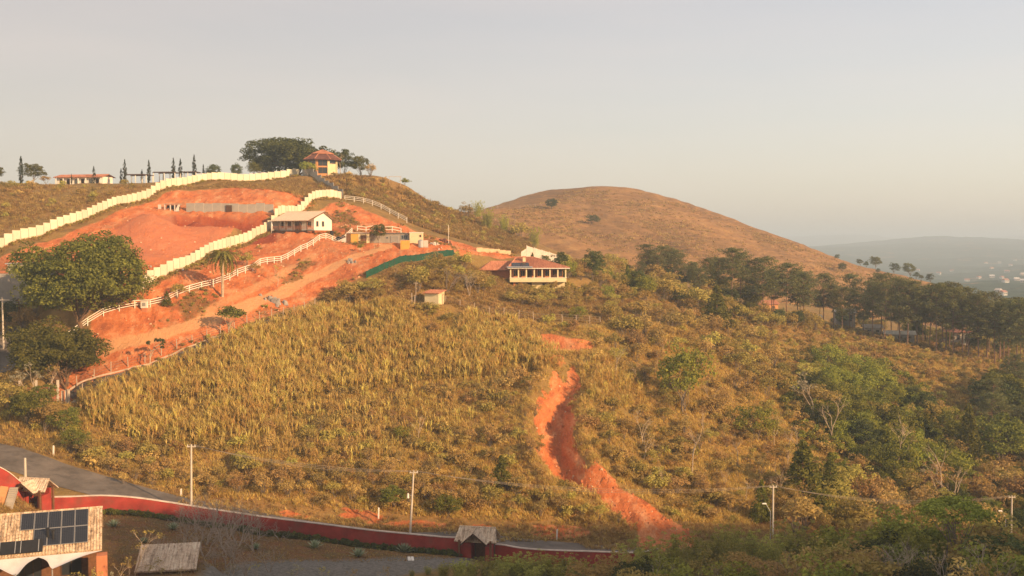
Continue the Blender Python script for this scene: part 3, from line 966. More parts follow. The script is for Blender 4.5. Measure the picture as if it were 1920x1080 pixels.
def bare_tree(seed, H, bark, depth=4, leafn=0, mat=None, spread=0.5, stems=1, r=0.11, leafl=0.28):
    rng = np.random.default_rng(seed)
    mb, tips = MB(), []
    for s in range(stems):
        d0 = np.array([rng.normal(0, 0.1 + 0.22 * (stems > 1)), rng.normal(0, 0.1 + 0.22 * (stems > 1)), 1.0])
        branchy(rng, mb, np.array([0, 0, -0.25]), d0, H * 0.36, r, depth, tips, spread, 0.2, 6)
    out = [('trunk', mb.mesh('trunk', bark))]
    if leafn:
        T_ = np.array(tips)
        V, Fa, var = clump_leaves(rng, T_, np.full(len(T_), 0.38), leafn, leafl, leafl * 0.55)
        out.append(('crown', leafmesh('crown', [(V, Fa, var)], mat)))
    return out

def shrub(seed, H, R_, mat, bark=None, ncl=26, per=26, leaf=0.26, twigs=10, zmin=-0.1):
    rng = np.random.default_rng(seed)
    C = shell_centres(rng, ncl, R_ * 0.8, R_ * 0.8, H * 0.45, H * 0.5, zmin, 0.35, 0.3)
    C[:, 2] = np.maximum(C[:, 2], 0.15)
    V, Fa, var = clump_leaves(rng, C, rng.uniform(0.7, 1.3, len(C)) * R_ * 0.27, per, leaf, leaf * 0.55)
    mb = MB()
    for i in range(twigs):
        t = C[rng.integers(len(C))]
        bent(rng, mb, (rng.normal(0, 0.1), rng.normal(0, 0.1), -0.15), t * np.array([1.05, 1.05, 1.15]), 0.035, 0.012, 3, 0.12, 4)
    return [('stems', mb.mesh('stems', bark or B_GREY)), ('crown', leafmesh('crown', [(V, Fa, var)], mat))]

def bamboo(seed, H, R_, ncul=26, mat=None):
    rng = np.random.default_rng(seed)
    mb, cl, rd = MB(), [], []
    for i in range(ncul):
        a, rr = rng.uniform(0, 6.28), rng.uniform(0, 1) ** 0.6
        b = np.array([math.cos(a) * rr * R_ * 0.45, math.sin(a) * rr * R_ * 0.45, -0.2])
        h = H * rng.uniform(0.6, 1.0)
        out = np.array([math.cos(a), math.sin(a), 0]) * R_ * rr * rng.uniform(0.3, 0.9)
        pts = [b + np.array([0, 0, h]) * t + out * t ** 2.2 for t in (0, 0.35, 0.65, 0.85, 1.0)]
        for k in range(4):
            mb.tube(pts[k], pts[k + 1], 0.035 - 0.007 * k, 0.028 - 0.006 * k, 4, cap=False)
        for t in np.linspace(0.22, 1.0, 8):
            p = b + np.array([0, 0, h]) * t + out * t ** 2.2
            cl.append(p + rng.normal(0, 0.18, 3)); rd.append(0.58 * (1.25 - 0.75 * t))
    V, Fa, var = clump_leaves(rng, np.array(cl), np.array(rd), 22, 0.36, 0.09, 1.1, 0.35)
    return [('culms', mb.mesh('culms', plain_cache('culm', (0.25, 0.23, 0.10)))), ('crown', leafmesh('crown', [(V, Fa, var)], mat or L_BAMB))]

_pc = {}
def plain_cache(n, c, *a, **k):
    if n not in _pc:
        _pc[n] = plain(n, c, *a, **k)
    return _pc[n]

def blades(rng, n, base_r, h0, h1, w, bend, segs=3, lean=0.25):
    """n arching strap leaves from around the origin"""
    Vs, Fs, va = [], [], []
    off = 0
    for i in range(n):
        a = rng.uniform(0, 6.28)
        b = np.array([rng.normal(0, base_r), rng.normal(0, base_r), 0.0])
        o = np.array([math.cos(a), math.sin(a), 0])
        s = np.array([-math.sin(a), math.cos(a), 0]) * w * rng.uniform(0.7, 1.3)
        h = rng.uniform(h0, h1)
        be = bend * rng.uniform(0.4, 1.3)
        ln = lean * rng.uniform(0.2, 1.2)
        rows = []
        for k in range(segs + 1):
            t = k / segs
            p = b + o * (ln * t * h + be * t ** 2.4 * h) + np.array([0, 0, h * (t - 0.42 * be * t ** 2.6)])
            ww = (1 - t ** 2.5) * 0.95 + 0.05
            rows += [p - s * ww, p + s * ww]
        Vs += rows
        for k in range(segs):
            Fs.append([off + 2 * k, off + 2 * k + 1, off + 2 * k + 3, off + 2 * k + 2])
        va += [rng.uniform(0, 1)] * len(rows)
        off += len(rows)
    return np.array(Vs), np.array(Fs), np.array(va)

def grass_mesh(seed, mat, n=16, h0=0.35, h1=0.9, r=0.16, w=0.03, bend=0.6):
    rng = np.random.default_rng(seed)
    return leafmesh('tuft', [blades(rng, n, r, h0, h1, w, bend, 2, 0.35)], mat)

def cane_mesh(seed, mat, stalks=5, H=2.3):
    """a stool of cane: upright stalks, each with a fan of arching leaves at its top"""
    rng = np.random.default_rng(seed)
    parts = []
    for s in range(stalks):
        x, y = rng.normal(0, 0.30, 2)
        h = H * rng.uniform(0.55, 0.8)
        tl = rng.normal(0, 0.12, 2)
        V, Fa, va = blades(rng, 1, 0.0, h, h, 0.045, 0.02, 2, 0.0)
        V = V + np.array([x, y, 0]) + V[:, 2:3] * np.array([tl[0], tl[1], 0])
        parts.append((V, Fa, va * 0.4))
        V, Fa, va = blades(rng, 7, 0.02, 0.6 * H * 0.45, H * 0.6, 0.04, 0.55, 3, 0.18)
        V = V + np.array([x + tl[0] * h, y + tl[1] * h, h * 0.82])
        parts.append((V, Fa, va))
        V, Fa, va = blades(rng, 3, 0.04, 0.5, 0.9, 0.045, 1.3, 2, 0.5)
        V = V + np.array([x + tl[0] * h * .5, y + tl[1] * h * .5, h * 0.3])
        parts.append((V, Fa, va * 0.3))
    return leafmesh('cane', parts, mat)

def agave_mesh(seed):
    rng = np.random.default_rng(seed)
    Vs, Fs, va, off = [], [], [], 0
    for i in range(46):
        a = i * 2.4
        el = R(12 + 70 * (i / 46))
        L = 0.95 - 0.25 * i / 46
        o = np.array([math.cos(a) * math.cos(el), math.sin(a) * math.cos(el), math.sin(el)])
        s = np.array([-math.sin(a), math.cos(a), 0]) * 0.055
        Vs += [o * 0.08 - s, o * 0.08 + s, o * L * 0.6 + s * 0.9, o * L, o * L * 0.6 - s * 0.9]
        Fs += [[off, off + 1, off + 2, off + 4], [off + 4, off + 2, off + 3, off + 3]]
        va += [rng.uniform()] * 5
        off += 5
    Fq = [f for f in Fs if len(set(f)) == 4]
    Ft = [[f[0], f[1], f[2]] for f in Fs if len(set(f)) == 3]
    tri = Ft + [[f[0], f[1], f[2]] for f in Fq] + [[f[0], f[2], f[3]] for f in Fq]
    return np_mesh('rosette', np.array(Vs), np.array(tri), L_AGAVE, False, {'var': np.array(va)})

def frond_mesh(seed, L=3.4):
    """a drooping pinnate frond growing along +X"""
    rng = np.random.default_rng(seed)
    n = 22
    t = np.linspace(0, 1, n)
    px, pz = L * (np.sin(t * 1.5) * 0.55), L * (0.36 * np.sin(t * 1.75) - 1.0 * t ** 2.2)
    V, Fa, va = [], [], []
    for i in range(n - 1):
        p = np.array([px[i], 0, pz[i]])
        q = np.array([px[i + 1], 0, pz[i + 1]])
        o = len(V)
        V += [p + (0, -.03, 0), p + (0, .03, 0), q + (0, .03, 0), q + (0, -.03, 0)]
        Fa.append([o, o + 1, o + 2, o + 3])
        va += [0.9] * 4
        if i < 2:
            continue
        for sgn in (-1, 1):
            for k in (0, 0.5):
                b = p + (q - p) * k
                ll = 0.85 * math.sin(math.pi * (0.12 + 0.83 * t[i])) * rng.uniform(0.8, 1.1)
                tip = b + np.array([0.22, sgn * 0.45, -0.62]) * ll + rng.normal(0, 0.05, 3)
                d = (q - p) * 0.3
                o = len(V)
                V += [b - d, b + d, tip + d * 0.3, tip - d * 0.3]
                Fa.append([o, o + 1, o + 2, o + 3])
                va += [rng.uniform(0, 1)] * 4
    return np_mesh('frond', np.array(V), np.array(Fa), L_OLIVEF, False, {'var': np.array(va)})

# ------------------------------------------------------------------ planting
def plant(name, proto, loc, label, cat, group=None, s=1.0, rz=None, rng=random):
    """a plant of its own: an Empty at its foot carrying copies of the prototype's parts"""
    r = empty(name, loc, rng.uniform(0, 6.28) if rz is None else rz, s)
    tag(r, label, cat, group)
    for pn, me in proto:
        inst(pn, me, r)
    return r

def scatter(name, P, rots, scls, meshes, label, cat, seed=0):
    """uncountable cover (grass, cane, weeds): one object, the tufts instanced on its points"""
    n = len(P)
    me = bpy.data.meshes.new(name)
    me.vertices.add(n)
    me.vertices.foreach_set('co', np.asarray(P, np.float32).ravel())
    rng = np.random.default_rng(seed)
    for an, av in (('rz', rots), ('scl', scls), ('pick', rng.integers(0, len(meshes), n).astype(float))):
        at = me.attributes.new(an, 'FLOAT', 'POINT')
        at.data.foreach_set('value', np.asarray(av, np.float32))
    pc = bpy.data.collections.new(name + '_kinds')
    for i, m in enumerate(meshes):
        pc.objects.link(bpy.data.objects.new('%s_kind_%02d' % (name, i), m))
    g = bpy.data.node_groups.new(name, 'GeometryNodeTree')
    g.interface.new_socket('Geometry', in_out='INPUT', socket_type='NodeSocketGeometry')
    g.interface.new_socket('Geometry', in_out='OUTPUT', socket_type='NodeSocketGeometry')
    gi, go = g.nodes.new('NodeGroupInput'), g.nodes.new('NodeGroupOutput')
    ip = g.nodes.new('GeometryNodeInstanceOnPoints')
    ci = g.nodes.new('GeometryNodeCollectionInfo')
    ci.inputs['Collection'].default_value = pc
    ci.inputs['Separate Children'].default_value = True
    ci.inputs['Reset Children'].default_value = True
    def named(n_):
        a = g.nodes.new('GeometryNodeInputNamedAttribute')
        a.data_type = 'FLOAT'
        a.inputs['Name'].default_value = n_
        return a.outputs['Attribute']
    cx = g.nodes.new('ShaderNodeCombineXYZ')
    g.links.new(named('rz'), cx.inputs[2])
    er = g.nodes.new('FunctionNodeEulerToRotation')
    g.links.new(cx.outputs[0], er.inputs[0])
    g.links.new(gi.outputs[0], ip.inputs['Points'])
    g.links.new(ci.outputs[0], ip.inputs['Instance'])
    ip.inputs['Pick Instance'].default_value = True
    g.links.new(named('pick'), ip.inputs['Instance Index'])
    g.links.new(er.outputs[0], ip.inputs['Rotation'])
    g.links.new(named('scl'), ip.inputs['Scale'])
    g.links.new(ip.outputs[0], go.inputs[0])
    o = inst(name, me)
    md = o.modifiers.new('scatter', 'NODES')
    md.node_group = g
    tag(o, label, cat, kind='stuff')
    return o

KEEP = []                       # (x, y, radius) kept free of cover
def region(uv, n, seed, sheet=None, thin=None, keep=False):
    """n random ground points inside a surveyed outline; thin(x, y) -> chance of keeping each"""
    S = sheet or T
    poly = [S.hit(u, v) for u, v in uv]
    xs, ys = [p.x for p in poly], [p.y for p in poly]
    rng = np.random.default_rng(seed)
    x = rng.uniform(min(xs), max(xs), n * 4)
    y = rng.uniform(min(ys), max(ys), n * 4)
    k = in_poly(x, y, [(p.x, p.y) for p in poly])
    for kx, ky, kr in (KEEP if keep else ()):
        k &= np.hypot(x - kx, y - ky) > kr
    x, y = x[k][:n], y[k][:n]
    if thin is not None:
        kk = rng.uniform(0, 1, len(x)) < thin(x, y)
        x, y = x[kk], y[kk]
    return np.stack([x, y, S.h(x, y) + CAMZ], 1)

def grid_at(A, x, y):
    """value of a ground-grid field at world x, y"""
    x, y = np.asarray(x, float), np.asarray(y, float)
    i = np.clip(((x / y - T.a[0]) / (T.a[1] - T.a[0])).round().astype(int), 0, len(T.a) - 1)
    j = np.clip(((np.log(y) - T.b[0]) / (T.b[1] - T.b[0])).round().astype(int), 0, len(T.b) - 1)
    return A[j, i]
# ------------------------------------------------------------------ building materials
def tile_mat(name, cols, rough=0.9, stain=(0.05, 0.045, 0.04), amt=0.6, sc_=1.4):
    m, nt, bs = new_mat(name)
    p = opos(nt)
    n1, n2, n3 = noise(nt, sc_ * 2.2, 5, 0.7, p), noise(nt, sc_ * 0.5, 6, 0.7, p), noise(nt, sc_ * 6, 3, 0.6, p)
    c = ramp(nt, n1, [(0.3, cols[0]), (0.5, cols[1]), (0.72, cols[2])])
    mp = node(nt, 'ShaderNodeMapping')
    mp.inputs['Scale'].default_value = (4.0, 0.55, 0.55)
    nt.links.new(p, mp.inputs[0])
    n4 = noise(nt, 1.0, 4, 0.7, mp.outputs[0])
    c = mixc(nt, maprange(nt, n4, 0.52, 0.64, 0, min(.7, amt)), c, [x * .45 for x in cols[0]])
    c = mixc(nt, maprange(nt, n4, 0.46, 0.36, 0, .5), c, [min(.85, x * 1.25) for x in cols[2]])
    c = mixc(nt, maprange(nt, n3, 0.56, 0.68, 0, amt), c, stain)
    c = mixc(nt, maprange(nt, n2, 0.54, 0.68, 0, amt * 0.6), c, stain)
    nt.links.new(c, bs.inputs['Base Color'])
    bs.inputs['Roughness'].default_value = rough
    return m
def splash_wall(name, col):
    """painted precast panel: soil splashed up from the foot, streaks below the top, tone differing panel to panel"""
    m, nt, bs = new_mat(name)
    p = node(nt, 'ShaderNodeTexCoord').outputs['Generated']
    wp = wpos(nt)
    rnd = node(nt, 'ShaderNodeObjectInfo').outputs['Random']
    sz = node(nt, 'ShaderNodeSeparateXYZ')
    nt.links.new(p, sz.inputs[0])
    c = mixc(nt, rnd, [x * .86 for x in col], [min(1, x * 1.06) for x in col])
    n1 = noise(nt, 0.9, 6, .7, wp)
    c = mixc(nt, maprange(nt, n1, .5, .75, 0, .35), c, (0.42, 0.33, 0.21))
    foot = math_n(nt, 'ADD', sz.outputs[2], math_n(nt, 'MULTIPLY', math_n(nt, 'SUBTRACT', noise(nt, 1.6, 4, .6, wp), .5), .35))
    c = mixc(nt, maprange(nt, foot, .16, .34, .75, 0), c, (0.52, 0.22, 0.10))
    nt.links.new(c, bs.inputs['Base Color'])
    return m
M_TILE_PALE = tile_mat('tile_pale', [(0.34, 0.22, 0.13), (0.58, 0.43, 0.28), (0.74, 0.61, 0.45)], amt=0.85, sc_=0.9)
M_TILE_GREY = tile_mat('tile_weathered', [(0.38, 0.28, 0.19), (0.60, 0.47, 0.34), (0.76, 0.63, 0.49)])
M_TILE_RED = tile_mat('tile_red', [(0.34, 0.12, 0.07), (0.47, 0.19, 0.105), (0.55, 0.27, 0.17)], amt=0.3)
M_TILE_DARK = tile_mat('tile_dark', [(0.10, 0.042, 0.034), (0.15, 0.06, 0.045), (0.20, 0.09, 0.065)], amt=0.3)
M_TILE_TAN = tile_mat('tile_tan', [(0.66, 0.50, 0.33), (0.74, 0.57, 0.39), (0.80, 0.63, 0.45)], amt=0.12)
M_WHITEWALL = splash_wall('wall_panel_white', (0.72, 0.67, 0.50))
M_PANELPOST = plain('wall_post_grey', (0.38, 0.34, 0.27), 0.9, 0.15, 2)
M_BLOCK = plain('concrete_block', (0.29, 0.27, 0.24), 0.95, 0.2, 1.0, (0.16, 0.13, 0.10), 0.5, 0.5)
M_CONC = plain('concrete', (0.40, 0.36, 0.30), 0.9, 0.2, 1.2, (0.2, 0.17, 0.14), 0.6, 0.5)
M_FENCE = plain('fence_white', (0.74, 0.70, 0.60), 0.7, 0.08, 3, (0.45, 0.33, 0.22), 1.2, 0.4)
M_CREAM = plain('plaster_cream', (0.66, 0.56, 0.34), 0.85, 0.1, 0.8, (0.42, 0.30, 0.18), 0.5, 0.4)
M_WHITE = plain('plaster_white', (0.74, 0.71, 0.63), 0.85, 0.06, 0.8, (0.5, 0.4, 0.28), 0.5, 0.3)
M_ORANGE = plain('plaster_orange', (0.55, 0.27, 0.11), 0.85, 0.15, 1.0, (0.3, 0.16, 0.08), 0.5, 0.4)
M_YELLOW = plain('board_yellow', (0.62, 0.34, 0.07), 0.8, 0.12, 1.5, (0.35, 0.2, 0.07), 0.8, 0.4)
M_RED = plain('wall_red', (0.34, 0.046, 0.034), 0.85, 0.28, 0.7, (0.20, 0.075, 0.05), 0.45, 0.75)
M_CAP = plain('wall_cap', (0.62, 0.52, 0.44), 0.85, 0.2, 1.5, (0.3, 0.22, 0.17), 1.0, 0.6)
M_TERRA = plain('plaster_terracotta', (0.50, 0.19, 0.09), 0.85, 0.15, 1.0, (0.3, 0.11, 0.06), 0.6, 0.4)
M_WOOD = plain('timber_brown', (0.16, 0.075, 0.035), 0.75, 0.3, 4)
M_WOODD = plain('timber_dark', (0.075, 0.04, 0.025), 0.75, 0.3, 4)
M_POST = plain('post_weathered', (0.42, 0.34, 0.26), 0.95, 0.25, 5)
M_POLE = plain('pole_concrete', (0.56, 0.50, 0.41), 0.9, 0.15, 2, (0.3, 0.24, 0.18), 1.0, 0.4)
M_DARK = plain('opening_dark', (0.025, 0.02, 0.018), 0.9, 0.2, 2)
M_BLACK = plain('plastic_black', (0.02, 0.02, 0.022), 0.55, 0.2, 2)
M_METAL = plain('metal_grey', (0.38, 0.38, 0.37), 0.5, 0.1, 2, metallic=0.4)
M_SAIL = plain('sail_cloth', (0.62, 0.60, 0.57), 0.7, 0.06, 0.8, (0.36, 0.32, 0.28), 0.6, 0.5)
M_NET = plain('shade_net', (0.012, 0.072, 0.046), 0.9, 0.25, 1.0, (0.05, 0.07, 0.05), 0.7, 0.5)
M_STONE = plain('stone_grey', (0.30, 0.27, 0.24), 0.95, 0.3, 1.5, bmp=0.6)
M_BRICK = plain('brick_red', (0.38, 0.14, 0.075), 0.9, 0.25, 4)
M_SAND = plain('retaining_sand', (0.60, 0.42, 0.26), 0.95, 0.15, 0.7, (0.5, 0.2, 0.09), 0.5, 0.7)
M_SHEET = plain('sheet_pale', (0.56, 0.50, 0.43), 0.8, 0.15, 0.8, (0.3, 0.24, 0.19), 0.6, 0.5)
M_WIRE = plain('cable', (0.22, 0.19, 0.16), 0.7, 0.1, 2)
M_GLASS, _nt, _b = new_mat('window_glass')
_b.inputs['Base Color'].default_value = (0.03, 0.035, 0.04, 1)
_b.inputs['Roughness'].default_value = 0.12
_b.inputs['Specular IOR Level'].default_value = 0.6

def solar_mat():
    m, nt, bs = new_mat('solar_cells')
    p = opos(nt)
    sp = node(nt, 'ShaderNodeSeparateXYZ')
    nt.links.new(p, sp.inputs[0])
    def lines(o, pitch, wd):
        f = math_n(nt, 'FRACT', math_n(nt, 'DIVIDE', o, pitch))
        return math_n(nt, 'LESS_THAN', f, wd)
    g = math_n(nt, 'MAXIMUM', lines(sp.outputs[0], 0.18, 0.10), lines(sp.outputs[1], 0.18, 0.08))
    c = mixc(nt, g, (0.012, 0.015, 0.024), (0.06, 0.062, 0.065))
    nt.links.new(c, bs.inputs['Base Color'])
    bs.inputs['Roughness'].default_value = 0.25
    bs.inputs['Specular IOR Level'].default_value = 0.5
    return m
M_SOLAR = solar_mat()

def asphalt_mat(name, base):
    m, nt, bs = new_mat(name)
    p = wpos(nt)
    n1, n2 = noise(nt, 0.25, 6, 0.65, p), noise(nt, 3.0, 5, 0.7, p)
    c = mixc(nt, maprange(nt, n1, 0.35, 0.65), [x * 0.68 for x in base], [x * 1.35 for x in base])
    c = mixc(nt, maprange(nt, n2, 0.55, 0.75, 0, 0.5), c, (0.26, 0.14, 0.08))
    c = mixc(nt, maprange(nt, noise(nt, 0.6, 5, .7, p), 0.55, 0.62, 0, 0.45), c, [x * .5 for x in base])
    nt.links.new(c, bs.inputs['Base Color'])
    bs.inputs['Roughness'].default_value = 0.9
    return m
M_ROAD = asphalt_mat('asphalt', (0.145, 0.125, 0.105))
M_LANE = asphalt_mat('lane_surface', (0.13, 0.105, 0.085))

def ribbon(name, pts, half, mat, lift=0.03, follow=True, n=6, kind=True):
    """a paved strip along a world line; the terrain under it was levelled first"""
    L = smooth_line([p[:2] for p in pts], n)
    rows = []
    for i, p in enumerate(L):
        q = L[min(i + 1, len(L) - 1)] - L[max(i - 1, 0)]
        nn = np.array((-q[1], q[0])) / max(1e-6, np.hypot(*q))
        hw = half(p[0]) if callable(half) else half
        rows.append([(p + nn * hw * t) for t in (-1, -0.5, 0, 0.5, 1)])
    A = np.array(rows)
    z = T.h(A[..., 0], A[..., 1]) + CAMZ + lift
    V = np.concatenate([A, z[..., None]], 2).reshape(-1, 3)
    k = 5
    i = (np.arange(len(L) - 1)[:, None] * k + np.arange(k - 1)[None]).ravel()
    Fa = np.stack([i, i + 1, i + k + 1, i + k], 1)
    return struct(name, np_mesh(name, V, Fa, mat, True))

road = ribbon('road', ROADC[::4] + [ROADC[-1]], road_half, M_ROAD, 0.06)
LANE = [at_d(u, d) for u, d in [(128, 164.5), (200, 167.5), (300, 172.4), (380, 177.5), (450, 183), (530, 190.5), (590, 197.5)]]
lane = ribbon('lane', [tuple(p) for p in LANE], 1.5, M_LANE, 0.14)
UPR = [at_d(u, d) for u, d in [(-160, 160), (-60, 166), (0, 172), (14, 179), (20, 184)]]
KERB = [at_d(u, d + 1.9) for u, d in [(128, 164.5), (200, 167.5), (300, 172.4), (380, 177.5), (450, 183), (530, 190.5), (590, 197.5)]]
def kerb():
    L = [Vector((*p, gz0(*p))) for p in smooth_line([tuple(p)[:2] for p in KERB], 8)]
    mb = MB()
    for a, b in zip(L[:-1], L[1:]):
        mb.hexa([a + Vector((-.1, -.12, -.3)), b + Vector((-.1, -.12, -.3)), b + Vector((.1, .12, -.3)), a + Vector((.1, .12, -.3))], [a + Vector((-.1, -.12, .2)), b + Vector((-.1, -.12, .2)), b + Vector((.1, .12, .2)), a + Vector((.1, .12, .2))])
    struct('kerb', mb.mesh('kerb', M_POST))
def gz0(x, y):
    return float(T.h(x, y)) + CAMZ
kerb()
uproad = ribbon('side_road', [tuple(p) for p in UPR], 1.9, M_ROAD, 0.16)

# ------------------------------------------------------------------ walls and fences
UNIT = MB().box(-0.5, -0.5, 0, 0.5, 0.5, 1)
def unit_mesh(name, mat):
    return UNIT.mesh(name, mat)

def resample(pts, step):
    """points every `step` metres (in plan) along a line of world points"""
    P = [Vector((p[0], p[1])) for p in pts]
    out, need = [P[0].copy()], step
    for a, b in zip(P[:-1], P[1:]):
        L = (b - a).length
        pos = 0.0
        while L - pos >= need:
            pos += need
            out.append(a + (b - a) * (pos / L))
            need = step
        need -= (L - pos)
    return out

def gz(x, y):
    return float(T.h(x, y)) + CAMZ

def panel_wall(name, label, pts, step, h, mat, postmat, th=0.12, posts=True, rnd=0.06, seed=1):
    rng = random.Random(seed)
    Q = resample(pts, step)
    root = empty(name, (Q[0].x, Q[0].y, gz(*Q[0])))
    tag(root, label, 'wall')
    pm, qm = unit_mesh('panel', mat), unit_mesh('post', postmat)
    o = root.location
    for a, b in zip(Q[:-1], Q[1:]):
        m = (a + b) / 2
        z0 = min(gz(*a), gz(*b), gz(*m)) - 0.35
        z1 = max(gz(*m), (gz(*a) + gz(*b)) / 2) + h + rng.uniform(-rnd, rnd)
        ang = math.atan2(b.y - a.y, b.x - a.x)
        inst('panel', pm, root, Vector((m.x, m.y, z0)) - o, (0, 0, ang), ((b - a).length - 0.05, th, z1 - z0))
        if posts:
            inst('post', qm, root, Vector((b.x, b.y, z0)) - o, (0, 0, ang), (0.14, th + 0.05, z1 - z0 - 0.06))
    return root

FARWALL = [at_d(u, d) for u, d in [(-120, 183), (0, 200), (80, 212), (150, 225), (220, 242), (300, 262), (400, 285), (490, 300), (566, 312)]]
NEARWALL = [at_d(u, d) for u, d in [(262, 187.5), (300, 194), (350, 203), (430, 224), (500, 243), (560, 264), (610, 280), (644, 290)]]
panel_wall('boundary_wall', 'long cream panel wall stepping up the hillside from the left edge to the round pavilion', FARWALL, 2.3, 2.15, M_WHITEWALL, M_PANELPOST)
panel_wall('boundary_wall', 'cream stepped panel wall climbing past the white house to the grey wall', NEARWALL, 2.2, 2.2, M_WHITEWALL, M_PANELPOST, seed=2)
panel_wall('block_wall', 'bare grey block wall dropping from the round pavilion to the cream wall corner', [at_d(568, 311), at_d(590, 305), at_d(615, 298), at_d(646, 291.5)], 2.4, 2.0, M_BLOCK, M_BLOCK, seed=3)
panel_wall('retaining_wall', 'low sandy retaining wall at the foot of the red bank', [at_d(893, 252), at_d(925, 256), at_d(958, 261)], 2.0, 0.9, M_SAND, M_SAND, seed=4)

# plain concrete retaining wall in the excavation, with a dark steel door
gp = [at_d(350, 250.5), at_d(430, 251.5), at_d(514, 253)]
rw = panel_wall('retaining_wall', 'grey concrete retaining wall with a dark door above the pit', gp, 2.0, 1.85, M_BLOCK, M_CONC, 0.3, seed=5)
c = at_d(430, 251.1) - rw.location
MB().box(-0.7, -0.12, -0.1, 0.7, 0.05, 1.55).build('door', M_WOODD, rw, loc=c)

def rail_fence(name, label, pts, step, h, rails, seed=1):
    rng = random.Random(seed)
    Q = resample(pts, step)
    root = empty(name, (Q[0].x, Q[0].y, gz(*Q[0])))
    tag(root, label, 'fence', None)
    pm, rm = unit_mesh('post', M_FENCE), unit_mesh('rail', M_FENCE)
    o = root.location
    for i, a in enumerate(Q):
        z = gz(*a)
        b = Q[min(i + 1, len(Q) - 1)]
        ang = math.atan2(b.y - a.y, b.x - a.x)
        inst('post', pm, root, Vector((a.x, a.y, z - 0.3)) - o, (rng.uniform(-.02, .02), rng.uniform(-.02, .02), ang), (0.14, 0.14, h + 0.3 + rng.uniform(-.05, .05)))
        if i + 1 < len(Q):
            zb = gz(*b)
            L = math.hypot(b.x - a.x, b.y - a.y)
            pit_ = -math.atan2(zb - z, L)
            for f in rails:
                m = Vector(((a.x + b.x) / 2, (a.y + b.y) / 2, (z + zb) / 2 + h * f - 0.08)) - o
                inst('rail', rm, root, m, (0, pit_, ang), (math.hypot(L, zb - z) - 0.14, 0.07, 0.12))
    return root
RF1 = [at_d(u, d) for u, d in [(100, 176), (180, 180), (300, 186), (400, 195), (500, 212), (600, 232), (640, 240), (668, 245)]]
rail_fence('rail_fence', 'long white ranch rail fence climbing the red flank from the big tree to the sheds', RF1, 2.6, 1.35, (0.4, 0.68, 0.97), 1)
RF2 = [at_d(u, d) for u, d in [(670, 245.4), (700, 246), (730, 246.5), (757, 247)]]
rail_fence('rail_fence', 'short level white rail fence directly behind the grey shed', RF2, 2.0, 1.3, (0.45, 0.95), 2)
RF3 = [at_d(u, d) for u, d in [(647, 289.5), (680, 289), (720, 287), (757, 284.6), (768, 284)]]
rail_fence('rail_fence', 'white rail fence descending from the cream wall corner along the dry hill', RF3, 2.6, 1.5, (0.4, 0.7, 0.97), 3)

def wire_fence(label, pts, step, h, seed, strands=3, r=0.06):
    rng = random.Random(seed)
    Q = resample(pts, step)
    root = empty('wire_fence', (Q[0].x, Q[0].y, gz(*Q[0])))
    tag(root, label, 'fence')
    o = root.location
    pmesh = MB().tube((0, 0, -0.3), (0, 0, 1), 1, 0.8, 6).mesh('post', M_POST)
    tops = []
    for a in Q:
        hh = h * rng.uniform(0.85, 1.12)
        z = gz(*a)
        tx, ty = rng.uniform(-.06, .06), rng.uniform(-.06, .06)
        inst('post', pmesh, root, Vector((a.x, a.y, z)) - o, (tx, ty, 0), (r, r, hh))
        tops.append((a, z))
    for s in range(strands):
        mb = MB()
        f = h * (0.35 + 0.55 * s / max(1, strands - 1))
        for (a, z), (b, zb) in zip(tops[:-1], tops[1:]):
            mb.tube(Vector((a.x, a.y, z + f)) - o, Vector((b.x, b.y, zb + f)) - o, 0.018, 0.018, 3, cap=False)
        mb.build('wire', M_WIRE, root)
    return root
wire_fence('wire fence on pale posts crossing the slope between the small shed and the landslide', [at_d(u, d) for u, d in [(835, 201), (870, 200.5), (930, 199.5), (990, 198.5), (1040, 199.5), (1110, 202), (1140, 205)]], 2.8, 1.6, 1, 3, 0.075)
wire_fence('wire fence along the upper edge of the sunken lane', [at_d(u, d) for u, d in [(140, 166.5), (200, 170), (300, 175), (380, 180), (450, 185.5), (530, 193), (600, 201)]], 2.7, 1.6, 2, 3, 0.09)
wire_fence('wire fence between the sunken lane and the cane field', [at_d(u, d) for u, d in [(150, 163.5), (200, 165.3), (300, 170.2), (380, 175.3), (450, 180.8), (530, 188), (600, 196)]], 3.2, 1.6, 3, 2, 0.085)
hp = [HS.hit(u, v) for u, v in [(868, 399), (900, 396), (950, 392), (1000, 388), (1025, 386)]]
def hill_fence():
    Q = resample([tuple(p) for p in hp], 4.5)
    root = empty('pasture_fence', (Q[0].x, Q[0].y, float(HS.h(*Q[0])) + CAMZ))
    tag(root, 'row of pasture fence posts on the shoulder of the bare brown hill', 'fence')
    pm = MB().tube((0, 0, -0.3), (0, 0, 1), 1, 0.8, 5).mesh('post', M_POST)
    tops = []
    for a in Q:
        z = float(HS.h(*a)) + CAMZ
        inst('post', pm, root, Vector((a.x, a.y, z)) - root.location, (0, 0, 0), (0.09, 0.09, 1.6))
        tops.append(Vector((a.x, a.y, z + 1.3)) - root.location)
    mb = MB()
    for a, b in zip(tops[:-1], tops[1:]):
        mb.tube(a, b, 0.02, 0.02, 3, cap=False)
    mb.build('wire', M_WIRE, root)
hill_fence()

